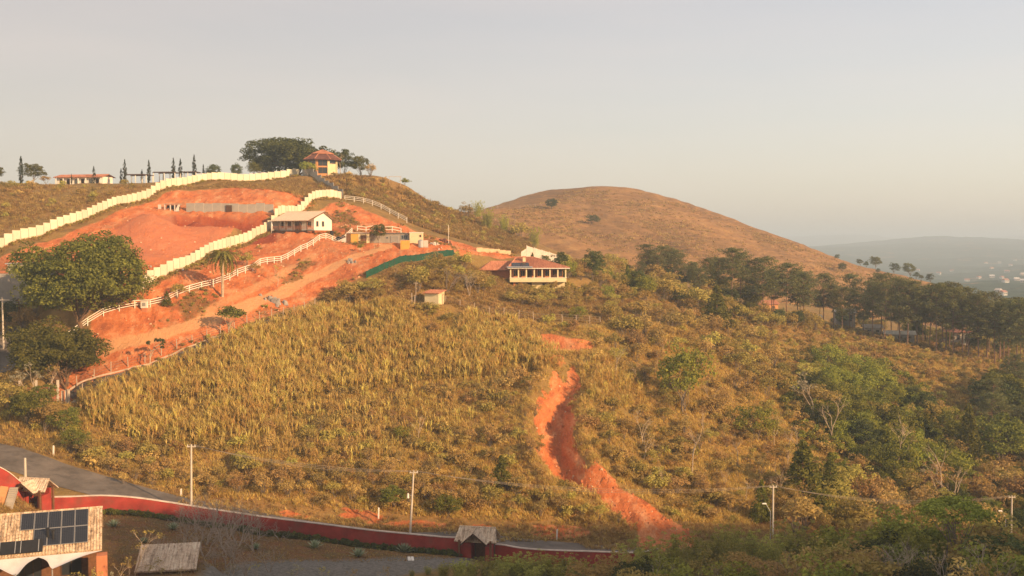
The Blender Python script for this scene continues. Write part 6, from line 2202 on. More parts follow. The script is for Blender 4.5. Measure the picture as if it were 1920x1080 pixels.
# --- single trees one can point to
tree('broad_tree', 'big', 152, 178.5, 'huge dense round-crowned tree at the lower end of the white rail fence', vtop=430, wide=1.08)
tree('grove_tree', 'grove', 100, 166.5, 'dense rounded multi-stemmed tree below the huge tree at the left', vtop=602, wide=1.2)
tree('broad_tree', 'ficus', 552, 330, 'wide dark spreading tree behind the round pavilion', vtop=262, wide=1.42)
tree('broad_tree', 'leafy0', 490, 322, 'dark bushy tree left of the wide dark spreading tree', vtop=293, wide=1.3)
tree('broad_tree', 'leafy2', 650, 322, 'slim dark tree with gaps immediately right of the round pavilion', vtop=279, wide=.8)
tree('broad_tree', 'leafy1', 676, 321, 'rounded dark tree right of the pavilion, at the crest edge', vtop=290, wide=.95)
tree('bare_tree', 'bare1', 640, 316, 'leafless slender tree touching the pavilion roof', vtop=280)
tree('shrub', 'greenshrub1', 580, 307, 'green shrub at the left foot of the round pavilion', 'shrub', h=4.2)
tree('shrub', 'scrubtree1', 695, 318, 'grey scrub bush at the right end of the crest trees', 'shrub', h=4)
tree('shrub', 'greenshrub2', 760, 322, 'low dark shrubs on the crest right of the trellis', 'shrub', h=2.2, wide=1.3)
tree('round_tree', 'leafy3', 64, 293, 'round spreading tree beside the tallest left cypress', vtop=306, wide=1.25)
tree('round_tree', 'leafy1', -6, 292, 'tree cut by the left edge of the photo on the crest', vtop=312, wide=1.1)
tree('shrub', 'oliveshrub0', 88, 292, 'pale dry bush right of the round spreading tree', 'shrub', h=2.4)
tree('round_tree', 'leafy2', 401, 312, 'olive rounded tree right of the pergolas', vtop=308, wide=1.2)
tree('round_tree', 'leafy0', 445, 316, 'small dark globe tree behind the far cream wall', vtop=306, wide=1.1)
tree('round_tree', 'leafy3', 476, 317, 'small dark tree between the globe tree and the dark bushy tree', vtop=303, wide=.9)
CY = [(42, 287, 293, 'tallest'), (178, 292, 312, ''), (136, 287, 326, ''), (187, 296, 329, ''), (236, 290, 299, ''), (229, 291, 316, ''), (281, 297, 300, ''), (268, 299, 318, ''), (327, 301, 296, ''), (340, 302, 298, ''), (366, 306, 290, ''), (308, 301, 325, ''), (383, 310, 308, ''), (412, 312, 312, '')]
names = ['leftmost, largest and darkest cypress on the left crest', 'cypress in front of the right half of the long white house', 'short ragged cypress in front of the left end of the long white house', 'thin small cypress at the right end of the long white house',
         'tall cypress left of the pergolas, taller of a close pair', 'shorter cypress left of the pergolas', 'tall double-tipped cypress in front of the left pergola', 'thin faint cypress left of the double-tipped one', 'tall slim cypress between the left and middle pergolas, left of a pair',
         'tall slim cypress by the middle pergola, right of a pair', 'tallest cypress right of the middle pergola', 'short slim cypress in front of the middle pergola', 'thin short cypress right of the rightmost pergola', 'small dark cypress beside the olive rounded tree']
for i, ((u, d, vt, _), nm) in enumerate(zip(CY, names)):
    tree('cypress_tree', 'cypress%d' % (i % 4), u, d, nm, 'cypress', vtop=vt, group='cypresses on the left crest', wide=1.0 if i == 0 else .85)
# brown hill trees
for u, v, h, w_, lab in ((1034, 393, 5.4, 1.55, 'upper lone round tree on the bare brown hill'), (1111, 421, 4.6, 1.55, 'lower lone round tree on the bare brown hill')):
    p = HS.hit(u, v)
    H, parts = PROTO['leafy0']
    plant('lone_tree', parts, p, lab, 'tree', None, (h / H * w_, h / H * w_, h / H))
for i, (u, v, h) in enumerate(((1570, 487, 3), (1612, 490, 4), (1624, 491, 3.5), (1641, 491, 7), (1677, 499, 6), (1705, 510, 8), (1718, 514, 4), (1727, 517, 3), (1744, 524, 5), (1579, 512, 5), (1646, 514, 3))):
    p = HS.hit(u, v)
    H, parts = PROTO['leafy%d' % (i % 4)]
    plant('ridge_tree', parts, p, 'small dark tree standing on the right descending ridge of the bare hill', 'tree', 'trees on the right ridge of the bare hill', (h / H,) * 3)
for u, v, h, k, lab in ((895, 402, 6, 'bamboo0', 'tall feathery bamboo on the saddle against the sky'), (912, 432, 7, 'bamboo1', 'olive bamboo clump below the saddle, left of two'), (945, 440, 6, 'bamboo2', 'olive bamboo clump below the saddle, right of two'), (1003, 468, 6.5, 'bamboo1', 'yellow-green bamboo clump above the leaning slab wall'), (975, 462, 5.5, 'oliveshrub1', 'dark leafless thicket left of the slab wall bamboo'), (875, 412, 5, 'scrubtree0', 'grey thicket on the saddle below the sky bamboo')):
    p = T.hit(u, v) if u < 930 else at_d(u, 330)
    H, parts = PROTO[k]
    plant('bamboo_clump' if k.startswith('bam') else 'thicket', parts, p, lab, 'bamboo' if k.startswith('bam') else 'shrub', None, (h / H * 1.1, h / H * 1.1, h / H))
# flank and lane trees
pr = PROTO['sapling']
tree('sapling', 'sapling', 271, 170.6, 'slender pale-trunked sapling with few leaf clusters beside the lane', vtop=603)
tree('small_tree', 'smalltree', 431, 181.5, 'small flat-topped tree beside the upper lane fence', vtop=577)
tree('sapling', 'thin1', 520, 203, 'thin nearly leafless sapling on the red flank', vtop=492)
tree('sapling', 'thin2', 740, 207, 'thin sapling left of the green net fence', vtop=495)
tree('small_tree', 'leafy1', 710, 235.2, 'small dark tree in front of the grey corrugated shed', h=4.4, wide=.95)
tree('shrub', 'greenshrub0', 675, 227, 'tiny dark shrub on the upper dirt track', 'shrub', h=1.6, wide=.7)
tree('conifer', 'cone0', 311, 186, 'small dark conifer beside the rail fence near the meter box', h=2.8, wide=1.1)
tree('shrub', 'oliveshrub2', 331, 188.5, 'olive shrub beside the small dark conifer', 'shrub', h=2.6)
tree('shrub', 'oliveshrub1', 462, 208, 'dry olive shrub between the rail fence and the near cream wall', 'shrub', h=2.8)
tree('shrub', 'oliveshrub3', 478, 206, 'second dry olive shrub by the rail fence above the palm', 'shrub', h=2.0)
tree('bare_tree', 'pale', 57, 156, 'pale branching tree with scant leaves in front of the brick ruin', vtop=678)
tree('bare_tree', 'thin3', 78, 157.5, 'thin pale tree right of the pale branching tree', vtop=668)
for i, (u, d, h, lab) in enumerate(((10, 154, 6, 'dark leafy bush at the left edge above the road'), (45, 152, 5.5, 'leafy bush above the road below the brick ruin'), (85, 151, 5, 'leafy bush right of the road bend marker'), (115, 151, 4.4, 'leafy bush left of the cane field corner'), (20, 160, 5.5, 'leafy bush below the side road'), (70, 155.5, 4.6, 'leafy bush under the pale branching tree'), (-25, 156, 6, 'leafy bush cut by the left edge'), (135, 148, 3.6, 'low bush at the lower corner of the cane field'))):
    tree('roadside_bush', ('leafy%d' if i % 2 else 'olive%d') % (i % 4), u, d, lab, 'shrub', h=h, wide=1.15)
# left edge behind the big tree
for u, d, h, k, lab in ((6, 183, 6, 'leafy0', 'dark tree at the left edge beside the grey house'), (66, 184, 6, 'leafy1', 'leafy tree between the grey house and the huge tree'), (45, 182, 4, 'oliveshrub1', 'reddish dry bush left of the huge tree'), (75, 176, 4, 'oliveshrub2', 'dry bush between the huge tree and the grove below')):
    tree('side_tree', k, u, d, lab, h=h)

# palm
p = at_d(416, 192.5)
pal = empty('palm_tree', p)
tag(pal, 'drooping palm standing alone on the red flank before the rail fence', 'palm')
mb = MB()
for k in range(6):
    mb.tube((.02 * k, 0, -.3 + k * 1.25), (.02 * (k + 1), 0, -.3 + (k + 1) * 1.25), .26 - .015 * k, .24 - .015 * k, 8, cap=k in (0, 5))
mb.build('trunk', B_PALE, pal)
fr = [frond_mesh(s) for s in range(3)]
for k in range(34):
    a = k * 2.39996
    inst('frond', fr[k % 3], pal, (.12, 0, 7.1), (0, rng5.uniform(-.8, .35), a), (rng5.uniform(1.05, 1.4),) * 3)

# agaves on the lawn
ag = [agave_mesh(s) for s in range(2)]
for i, (u, v, s, lab) in enumerate(((757, 1036, 1.25, 'large spiky agave rosette beside the two white slabs'), (672, 1044, 1.15, 'spiky agave rosette left of the largest one'), (590, 1028, 1.1, 'agave rosette by the red wall, middle of the lawn'), (480, 1030, .8, 'small agave rosette among the bare branches'), (213, 988, .9, 'green rosette right of the solar house roof'), (325, 993, .9, 'green rosette left of the left tall utility pole'), (270, 1018, .7, 'small rosette behind the carport'))):
    p = T.hit(u, v)
    r = empty('agave_plant', p, i * 1.1, s * 1.35)
    tag(r, lab, 'agave', 'agave rosettes on the lawn')
    inst('rosette', ag[i % 2], r)
    MB().tube((0, 0, -.1), (0, 0, .14), .12, .07, 7).build('stem', B_BROWN, r)

# singled-out shrubs on the slope
ONE = [
 ('green2', 1085, 203, 574, 'bright green rounded tree behind the wire fence above the landslide scar', 1.25),
 ('green0', 1281, 186, 648, 'bright green upright bush on the scrub slope right of the landslide', .8),
 ('green1', 752, 163, 798, 'bright yellow-green bush on the lower cane slope', 1.0),
 ('olive2', 628, 164, 797, 'olive bush left of the bright yellow-green bush', .9),
 ('olive0', 938, 176, 728, 'olive bush on the slope left of the landslide gully', 1.0),
 ('cone2', 940, 154.5, 853, 'young green conifer on the lower slope left of the landslide', 1.15),
 ('cone1', 1510, 168, 824, 'tall dark young conifer above the bamboo at the right', 1.2),
 ('cone0', 1562, 176, 848, 'second young conifer right of the tall dark one', 1.0),
 ('cone0', 1433, 158, 900, 'small conifer behind the grey utility pole', .9),
 ('cone1', 1822, 205, 756, 'small pointed conifer in the right-hand wood', .8),
 ('leafy1', 735, 146.5, 912, 'dark green roadside bush left of the leaning utility pole', 1.5),
 ('leafy3', 838, 146.5, 928, 'dark green roadside bush right of the leaning utility pole', 1.4),
 ('green3', 1420, 186, 760, 'green bush on the far scrub slope', 1.1),
 ('leafy0', 1113, 238, 466, 'dark conifer-like tree right of the villa', .75),
 ('leafy2', 1050, 240, 472, 'dark tree behind the right end of the villa roof', 1.0),
 ('cone2', 998, 262, 473, 'dark conifer group behind the villa roof, left', 1.1),
 ('leafy3', 1022, 258, 478, 'dark tree behind the villa roof, middle', 1.1),
 ('olive1', 1085, 234, 495, 'olive tree at the right corner of the villa', 1.1),
 ('cone1', 1177, 240, 498, 'small dark conifer below the first pines', .9),
 ('green0', 1210, 236, 517, 'green bushy tree below the first pines', 1.0),
 ('cone0', 1345, 236, 535, 'dark young pine on the scrub slope below the pines', 1.3),
]
for k, u, d, vt, lab, wd in ONE:
    tree('bush' if k.startswith(('green', 'olive')) else 'tree', k, u, d, lab, 'bush' if k.startswith(('green', 'olive')) else 'tree', vtop=vt, wide=wd)
# pale bare trees on the slope
BT = [(1300, 168, 790, 'bare1', 'pale bare tree with three stems on the slope right of the landslide'), (1207, 168, 795, 'bare2', 'pale bare tree right of the landslide gully'), (1155, 186, 640, 'thin0', 'thin pale tree left of the bright upright bush'), (1532, 205, 695, 'pale', 'pale spreading tree with light crown in the green wood'), (1455, 188, 760, 'thin1', 'thin pale tree at the edge of the green wood'), (1560, 200, 740, 'bare3', 'slender bare trunk in the green wood'), (1505, 190, 790, 'bare0', 'short bare trunk below the pale spreading tree'),
      (785, 163, 770, 'bare2', 'forked pale dead tree on the lower cane slope'), (665, 168, 760, 'thin3', 'thin dead stem on the middle cane slope'), (940, 233, 505, 'pale', 'pale-trunked tree left of the villa veranda'), (860, 152, 918, 'bare3', 'curved pale sapling right of the leaning utility pole'),
      (1683, 195, 790, 'thin2', 'thin bare tree in the middle of the green wood'), (1708, 200, 775, 'bare1', 'pale bare tree in the green wood right of centre'), (1780, 185, 830, 'bare0', 'tall pale stem in the lower right wood'), (1800, 180, 860, 'bare2', 'second pale stem in the lower right wood')]
rb = random.Random(8)
for i in range(16):
    u_, d_ = rb.uniform(1170, 1500), rb.uniform(160, 205)
    tree('bare_tree', ('bare%d' if i % 2 else 'thin%d') % (i % 4), u_, d_, 'slender bare pale tree scattered through the dry scrub right of the gully', h=rb.uniform(3.5, 6.5), group='slender bare trees right of the gully')
for u, d, vt, k, lab in BT:
    tree('bare_tree', k, u, d, lab, vtop=vt)
tree('twiggy_tree', 'bigbare', 838, 205, 'wide leafless reddish-grey tree behind the small shed', vtop=497, wide=1.15)
tree('twiggy_tree', 'twiggy1', 880, 206, 'leafless grey tree right of the wide leafless one', vtop=505)

# --- pines
PN = [(1218, 292, 458), (1243, 296, 460), (1268, 300, 462), (1232, 286, 478), (1330, 268, 472), (1352, 274, 478), (1372, 268, 462), (1390, 276, 480), (1434, 272, 484), (1452, 280, 498), (1478, 276, 492), (1500, 284, 508), (1512, 280, 506), (1580, 284, 526), (1565, 290, 535), (1600, 286, 548), (1636, 284, 522), (1652, 288, 520), (1662, 279, 521), (1690, 282, 528), (1706, 278, 530), (1722, 286, 536), (1745, 282, 538), (1762, 276, 529), (1778, 282, 528), (1790, 274, 533), (1806, 280, 544), (1822, 276, 552), (1840, 272, 546), (1852, 280, 546), (1868, 270, 556), (1880, 276, 560), (1896, 268, 556), (1908, 274, 560), (1925, 266, 552), (1945, 272, 560),
      (1300, 282, 480), (1288, 290, 490), (1410, 286, 500), (1540, 296, 540), (1620, 296, 545), (1675, 296, 545), (1735, 296, 545), (1770, 298, 548), (1815, 296, 555), (1858, 294, 560), (1885, 292, 565), (1915, 290, 565), (1315, 262, 500), (1200, 280, 490)] + [(u_, 288 + (i_ * 7) % 16, 462 + (u_ - 1210) * .135 + (i_ * 5) % 13) for i_, u_ in enumerate(range(1208, 1930, 48))]
for i, (u, d, vt) in enumerate(PN):
    sec = 'above the green bushy tree at the left end of the ridge belt' if u < 1300 else 'in the ridge belt between the left end and the orange house' if u < 1460 else 'in the middle of the ridge belt around the grey house' if u < 1680 else 'in the ridge belt behind the long white-roofed shed' if u < 1800 else 'at the right end of the ridge belt by the photo edge'
    tree('pine_tree', 'pine%d' % (i % 4), u + rng5.uniform(-3, 3), d, ('front-row pine ' if d < 283 else 'rear-row pine ') + sec, 'pine', vtop=vt + rng5.uniform(-5, 15), group='pines in the belt along the right ridge', wide=rng5.uniform(.9, 1.2) * (1.15 if u < 1500 else 1.0))

# --- filled areas: individuals copied from a few kinds
LOOK = {'leafy0': 'dark leafy tree', 'leafy1': 'green leafy tree', 'leafy2': 'dark leafy tree', 'leafy3': 'green leafy tree', 'pine': 'pine', 'olive': 'olive-brown tree', 'green': 'bright green tree', 'scrubtree': 'brown twiggy bush', 'oliveshrub': 'olive-brown shrub', 'greenshrub': 'bright green shrub', 'bamboo': 'bamboo clump', 'twiggy': 'leafless grey shrub', 'thin': 'sparse-leaved shrub', 'pale': 'pale-leaved shrub'}
def describe(key, h, hs, q, box, group):
    look = LOOK.get(key) or LOOK[key.rstrip('0123')]
    size = 'tall' if h > hs[0] + .66 * (hs[1] - hs[0]) else 'low' if h < hs[0] + .33 * (hs[1] - hs[0]) else 'middling'
    a, (a0, a1), (y0, y1) = q[0] / q[1], box[0], box[1]
    fa, fy = (a - a0) / max(1e-6, a1 - a0), (q[1] - y0) / max(1e-6, y1 - y0)
    lr = 'left' if fa < .33 else 'right' if fa > .67 else 'middle'
    ud = 'lower' if fy < .5 else 'upper'
    return '%s %s, %s %s of the %s' % (size, look, ud, lr, group)
def span(P):
    A, Y_ = [p[0] / p[1] for p in P], [p[1] for p in P]
    return (min(A), max(A)), (min(Y_), max(Y_))
def fill(name, uv, n, keys, h0, h1, label, cat, group, seed, gap=1.6, wide=(.85, 1.25), thin=None, sheet=None, pts=None):
    P = region(uv, n * 5, seed, sheet, thin, keep=True) if pts is None else pts
    rg = random.Random(seed)
    kept = []
    for q in P:
        if len(kept) >= n:
            break
        if all((q[0] - a[0]) ** 2 + (q[1] - a[1]) ** 2 > gap * gap for a in kept):
            kept.append(q)
    bx_ = span(kept)
    for q in kept:
        kk = rg.choice(keys)
        H, parts = PROTO[kk]
        h = rg.uniform(h0, h1)
        w_ = rg.uniform(*wide)
        plant(name, parts, Vector(q), describe(kk, h, (h0, h1), q, bx_, group), cat, group, (h / H * w_, h / H * w_, h / H), None, rg)
    return kept
K = lambda *names: [n + str(i) for n in names for i in range(4)]
fill('garden_shrub', [(600, 572), (640, 552), (700, 545), (760, 532), (800, 518), (850, 500), (900, 508), (945, 532), (945, 550), (860, 556), (800, 545), (740, 560), (640, 578)], 40, K('oliveshrub', 'olive'), 2.0, 4.2, 'olive shrub in the thicket between the green net and the small shed', 'shrub', 'thicket below the green net', 201, 1.9)
fill('garden_shrub', [(950, 562), (985, 548), (1070, 548), (1140, 556), (1180, 560), (1150, 590), (1060, 584), (960, 580)], 44, K('oliveshrub', 'olive', 'oliveshrub'), 1.3, 2.8, 'dull shrub in the hedge below the villa', 'shrub', 'hedge below the villa', 202, 1.8)
fill('scrub_bush', [(1120, 600), (1210, 585), (1330, 600), (1440, 640), (1500, 690), (1440, 760), (1330, 800), (1230, 760), (1150, 690)], 80, K('scrubtree', 'oliveshrub', 'olive'), 2.2, 4.6, 'dry brown and olive scrub bush on the slope below the pines', 'shrub', 'scrub on the slope below the pines', 203, 2.2)
fill('scrub_bush', [(1120, 760), (1230, 770), (1330, 810), (1440, 780), (1480, 850), (1440, 960), (1330, 985), (1220, 930), (1150, 880)], 60, K('scrubtree', 'oliveshrub'), 1.4, 3.2, 'dry brown scrub bush on the slope right of the gully', 'shrub', 'scrub right of the gully', 204, 2.0)
fill('wood_tree', [(1490, 740), (1545, 690), (1640, 715), (1750, 785), (1820, 850), (1800, 930), (1660, 930), (1570, 850), (1520, 790)], 130, K('leafy', 'green', 'green', 'olive'), 3.0, 7.0, 'leafy tree in the green wood filling the right-hand hollow', 'tree', 'green wood in the right-hand hollow', 205, 1.9)
fill('wood_tree', [(1850, 790), (1880, 750), (1930, 730), (1960, 780), (1960, 900), (1850, 880), (1840, 830)], 34, K('leafy', 'pine'), 7, 12, 'tall dark tree in the shaded wood at the right border', 'tree', 'dark wood at the right border', 206, 3.2)
fill('wood_tree', [(1440, 930), (1560, 900), (1700, 930), (1850, 900), (1960, 900), (1960, 1010), (1750, 1015), (1500, 1010)], 110, K('olive', 'leafy', 'scrubtree', 'olive'), 3.0, 6.0, 'dull olive tree in the shaded lower wood on the right', 'tree', 'shaded lower wood on the right', 207, 2.2)
fill('slope_scrub', [(330, 900), (450, 880), (600, 890), (760, 900), (900, 920), (1000, 930), (1100, 960), (1180, 1000), (1000, 975), (850, 960), (700, 945), (560, 935), (430, 930)], 62, K('scrubtree', 'scrubtree', 'oliveshrub'), 1.5, 3.0, 'brown twiggy bush in the thicket along the foot of the slope', 'shrub', 'thicket along the foot of the slope', 208, 1.8)
fill('slope_scrub', [(120, 830), (300, 850), (330, 905), (250, 915), (150, 880)], 20, K('scrubtree', 'oliveshrub'), 1.5, 3.0, 'brown twiggy bush above the road bend on the left', 'shrub', 'bushes above the road bend', 209, 1.8)
fill('slope_scrub', [(450, 830), (600, 780), (800, 750), (990, 720), (1010, 800), (1030, 880), (900, 900), (650, 880), (480, 870)], 40, K('scrubtree', 'oliveshrub', 'scrubtree'), 1.2, 2.6, 'low dry bush on the slope below the cane field', 'shrub', 'low bushes below the cane field', 210, 2.2)
fill('pine_undergrowth', [(1180, 545), (1300, 560), (1440, 600), (1540, 615), (1540, 625), (1440, 620), (1300, 585), (1180, 570)], 40, K('leafy', 'olive', 'oliveshrub'), 2.5, 5.5, 'dark bush in the undergrowth at the left end of the pine belt', 'shrub', 'undergrowth left of the pines', 211, 2.4)
def back_pts(n, seed, u0, u1, d0, d1):
    rg = np.random.default_rng(seed)
    out = []
    for _ in range(n):
        p = at_d(rg.uniform(u0, u1), rg.uniform(d0, d1))
        out.append(tuple(p))
    return out
fill('pine_undergrowth', None, 38, K('leafy', 'olive'), 3.0, 6, 'dark tree in the undergrowth behind the pine trunks', 'tree', 'growth behind the pine trunks', 212, 2.6, pts=back_pts(200, 5, 1560, 1960, 296, 345))
fill('pine_undergrowth', None, 40, K('leafy', 'olive', 'oliveshrub'), 3.5, 7, 'leafy tree on the saddle between the villa and the pines', 'tree', 'trees on the saddle behind the villa', 213, 2.6, pts=back_pts(200, 6, 1110, 1420, 262, 320))
# foreground along the bottom edge
def front(n, seed, u0, u1, d0, d1):
    return back_pts(n * 4, seed, u0, u1, d0, d1)
def fill_top(name, items, label, cat, group, keys, seed, wide=1.0):
    rg = random.Random(seed)
    pts_ = [at_d(u, d) for u, d, _ in items]
    hh_ = [ray(u, vt)[1] * d + CAMZ - p_.z for (u, d, vt), p_ in zip(items, pts_)]
    bx_, hs_ = span(pts_), (min(hh_), max(hh_))
    for u, d, vt in items:
        k = rg.choice(keys)
        H, parts = PROTO[k]
        p = at_d(u, d)
        h = ray(u, vt)[1] * d + CAMZ - p.z
        if h < .8:
            continue
        w_ = rg.uniform(.85, 1.2) * wide
        s = h / H
        plant(name, parts, p, describe(k, h, hs_, p, bx_, group), cat, group, (min(s, 1.6) * w_, min(s, 1.6) * w_, s), None, rg)
B3 = ['bamboo0', 'bamboo1', 'bamboo2']
fill_top('bamboo_clump', [(800, 119, 1062), (830, 118, 1054), (860, 119, 1048), (885, 119.5, 1050), (910, 119, 1046), (940, 120, 1043), (965, 121, 1042), (985, 121.5, 1038), (1015, 122, 1040), (1045, 122, 1042), (1065, 122, 1046), (1085, 122, 1047), (1110, 123, 1054), (770, 117, 1068), (1135, 124, 1050), (1000, 117, 1058), (1060, 118, 1060), (930, 116, 1062), (870, 115, 1066)], 'low yellow-green bamboo clump in front of the lower gatehouse wall', 'bamboo', 'bamboo in front of the lower red wall', B3, 301, 1.75)
fill_top('bamboo_clump', [(1180, 126, 1022), (1215, 128, 1010), (1250, 130, 1004), (1290, 131, 1002), (1330, 132, 992), (1365, 133, 985), (1400, 134, 988), (1440, 135, 998), (1480, 136, 978), (1510, 135, 998), (1545, 136, 985), (1580, 137, 995), (1610, 137, 1000), (1390, 128, 1010), (1300, 126, 1020), (1470, 129, 1015), (1560, 130, 1012)], 'yellow-green bamboo clump in the row beyond the end of the red wall', 'bamboo', 'bamboo row beyond the red wall', B3, 302, 1.35)
tree('umbrella_tree', 'umbrella', 1795, 122, 'flat-crowned yellow-green tree standing above the lower right wood', vtop=936, wide=1.15)
fill_top('front_bush', [(1150, 115, 1036), (1100, 112, 1058), (1190, 112, 1048), (1240, 113, 1046), (1330, 114, 1038), (1420, 114, 1034), (1500, 112, 1030), (1600, 113, 1022), (1660, 118, 1005), (1700, 120, 985), (1720, 112, 1024), (1780, 108, 1042), (1860, 110, 1022), (1900, 113, 1000), (1560, 106, 1050), (1640, 105, 1046), (1460, 106, 1054), (1380, 106, 1058), (1290, 107, 1062), (1830, 103, 1052), (1920, 105, 1030), (1215, 105, 1068), (1740, 103, 1054), (1690, 106, 1040), (1550, 118, 1015), (1890, 118, 985), (1620, 122, 992), (1760, 128, 975), (1880, 130, 968), (1700, 130, 968), (1650, 132, 975)], 'dull green bush in the dense growth along the bottom right edge', 'shrub', 'dense growth along the bottom right', K('olive', 'green', 'leafy', 'scrubtree'), 303, 1.15)
fill_top('bare_bush', [(1340, 108, 1040), (1565, 109, 1022), (1610, 110, 1018), (1700, 107, 1000), (1830, 104, 1010), (1880, 104, 1020), (1260, 108, 1036), (1160, 113, 1030), (1490, 110, 1032)], 'grey leafless bush in the dense growth along the bottom right edge', 'shrub', 'leafless bushes along the bottom right', K('twiggy', 'thin'), 304, 1.1)
fill_top('bare_bush', [(380, 121, 925), (410, 120, 935), (340, 118, 955), (440, 122, 945), (470, 121, 965), (370, 112, 985), (430, 111, 1000), (310, 110, 1010), (500, 113, 1020), (395, 106, 1025), (350, 104, 1020), (455, 107, 1030), (360, 126, 930), (395, 127, 940), (425, 127, 930), (450, 126, 950), (335, 127, 940), (310, 125, 965), (405, 124, 955), (480, 127, 960), (520, 128, 975), (375, 116, 970), (430, 117, 980), (290, 112, 1000), (340, 108, 1000), (415, 113, 1005)], 'leafless grey branching shrub in front of the red wall near the carport', 'shrub', 'leafless shrubs near the carport', K('twiggy'), 305, 1.25)
fill_top('pale_shrub', [(243, 98, 992), (230, 97, 1040), (205, 93, 1055), (215, 92, 1066), (170, 88, 1060), (130, 87, 1068), (480, 106, 1055), (540, 108, 1052), (600, 109, 1060), (660, 110, 1062), (720, 111, 1058), (330, 97, 1062), (420, 100, 1050)], 'pale-leaved thin shrub along the bottom left edge', 'shrub', 'pale thin shrubs along the bottom left', ['pale', 'thin0', 'thin1', 'thin2'], 306, 1.0)

# --- uncountable cover
def scrub_mesh(seed, mat, H=1.1, R_=.9):
    rg = np.random.default_rng(seed)
    C = shell_centres(rg, 16, R_ * .8, R_ * .8, H * .5, H * .4, -.1, .3, .3)
    C[:, 2] = np.maximum(C[:, 2], .1)
    a = clump_leaves(rg, C, np.full(len(C), R_ * .32), 20, .20, .10)
    b = blades(rg, 14, .12, H * .6, H * 1.25, .016, .4, 2, .5)
    return leafmesh('scrub', [a, b], mat)
CANE_UV = [(150, 765), (250, 720), (330, 688), (400, 660), (500, 622), (600, 590), (690, 578), (770, 580), (870, 595), (960, 612), (1008, 650), (1015, 690), (950, 705), (850, 712), (760, 725), (660, 735), (560, 755), (470, 800), (380, 840), (270, 830), (180, 800)]
P = region(CANE_UV, 8600, 401, keep=True)
n = fbm(P[:, 0] / 6, P[:, 1] / 6, 3, 91)
P = P[np.random.default_rng(1).uniform(0, 1, len(P)) < np.clip(.68 + 1.7 * n, .06, 1)]
rg = np.random.default_rng(402)
scatter('cane_field', P, rg.uniform(0, 6.28, len(P)), rg.uniform(.5, 1.25, len(P)), [cane_mesh(s, L_CANE, 3 + s % 3) for s in range(7)], 'yellow-green cane standing over the upper slope above the road', 'cane', 1)
P = np.concatenate([region([(1085, 690), (1130, 690), (1190, 715), (1210, 760), (1150, 770), (1100, 750)], 130, 403), region([(1000, 640), (1030, 660), (1060, 690), (1010, 700)], 60, 404), region([(430, 830), (600, 770), (780, 740), (900, 780), (850, 850), (600, 880), (450, 870)], 260, 405)])
scatter('cane_patch', P, rg.uniform(0, 6.28, len(P)), rg.uniform(.6, 1.1, len(P)), [cane_mesh(20 + s, L_CANE, 3) for s in range(4)], 'straggling cane left over around the landslide and lower slope', 'cane', 2)
OUT_UV = [(130, 800), (200, 745), (400, 660), (640, 580), (880, 590), (1020, 650), (1040, 720), (900, 760), (760, 790), (600, 820), (450, 850), (250, 860)]
P = region(OUT_UV, 900, 430, keep=True)
scatter('cane_outskirts', P, rg.uniform(0, 6.28, len(P)), rg.uniform(.45, 1.2, len(P)), [cane_mesh(40 + s, L_CANE, 2 + s % 3) for s in range(5)], 'stray cane thinning out around the edges of the cane field', 'cane', 17)
SLOPE_UV = [(-60, 760), (60, 760), (120, 760), (160, 750), (400, 660), (600, 586), (700, 572), (820, 575), (990, 602), (1110, 618), (1150, 590), (1300, 600), (1500, 650), (1660, 640), (1840, 690), (1800, 800), (1600, 960), (1400, 985), (1180, 1010), (1000, 985), (760, 965), (560, 950), (330, 925), (200, 890), (100, 850), (-60, 810)]
clear = lambda x, y: (1 - grid_at(m_dirt, x, y)) ** 2
P = region(SLOPE_UV, 46000, 406, thin=clear)
scatter('dry_grass', P, rg.uniform(0, 6.28, len(P)), (.55 + .55 * rg.uniform(0, 1, len(P)) + .9 * np.clip(fbm(P[:, 0] / 5, P[:, 1] / 5, 3, 66) + .1, 0, 1)), [grass_mesh(s, L_GRASS) for s in range(5)], 'tall dry straw grass covering the main slope', 'grass', 3)
P = region(SLOPE_UV, 2900, 407, thin=lambda x, y: clear(x, y) * np.clip(.55 + 1.3 * fbm(x / 9, y / 9, 3, 55), 0.05, 1))
scatter('low_scrub', P, rg.uniform(0, 6.28, len(P)), rg.uniform(.45, 1.7, len(P)) ** 1.3, [scrub_mesh(s, L_SCRUB if s % 2 else L_OLIVE) for s in range(6)], 'low dry scrub mixed through the grass of the main slope', 'scrub', 4)
LEFT_UV = [(-100, 470), (0, 440), (150, 400), (220, 365), (300, 348), (420, 340), (300, 350), (150, 350), (0, 347), (-100, 350)]
UP_UV = [(600, 362), (650, 372), (760, 414), (850, 445), (960, 475), (1000, 470), (990, 455), (930, 430), (870, 404), (800, 378), (760, 354), (700, 338), (600, 336)]
P = region(UP_UV, 14000, 408, thin=lambda x, y: np.clip(.7 + 1.6 * fbm(x / 8, y / 12, 4, 24), .1, 1))
scatter('hill_grass', P, rg.uniform(0, 6.28, len(P)), rg.uniform(.9, 2.0, len(P)), [grass_mesh(10 + s, L_GRASSD, 14) for s in range(4)], 'tufted dark dry grass on the flank below the pavilion', 'grass', 5)
P = np.concatenate([region(UP_UV, 420, 418), region(LEFT_UV, 90, 419)])
scatter('hill_scrub', P, rg.uniform(0, 6.28, len(P)), rg.uniform(.5, 1.7, len(P)), [scrub_mesh(90 + s, L_SCRUB if s % 2 else L_OLIVE) for s in range(4)], 'scattered low scrub on the upper hill pastures', 'scrub', 13)
P = region(LEFT_UV, 9000, 409, thin=lambda x, y: np.clip(.55 + 1.8 * fbm(x / 9, y / 14, 4, 23), .08, 1))
Q_ = region([(300, 362), (400, 346), (560, 335), (640, 366), (585, 384), (540, 362), (400, 352)], 2600, 410)
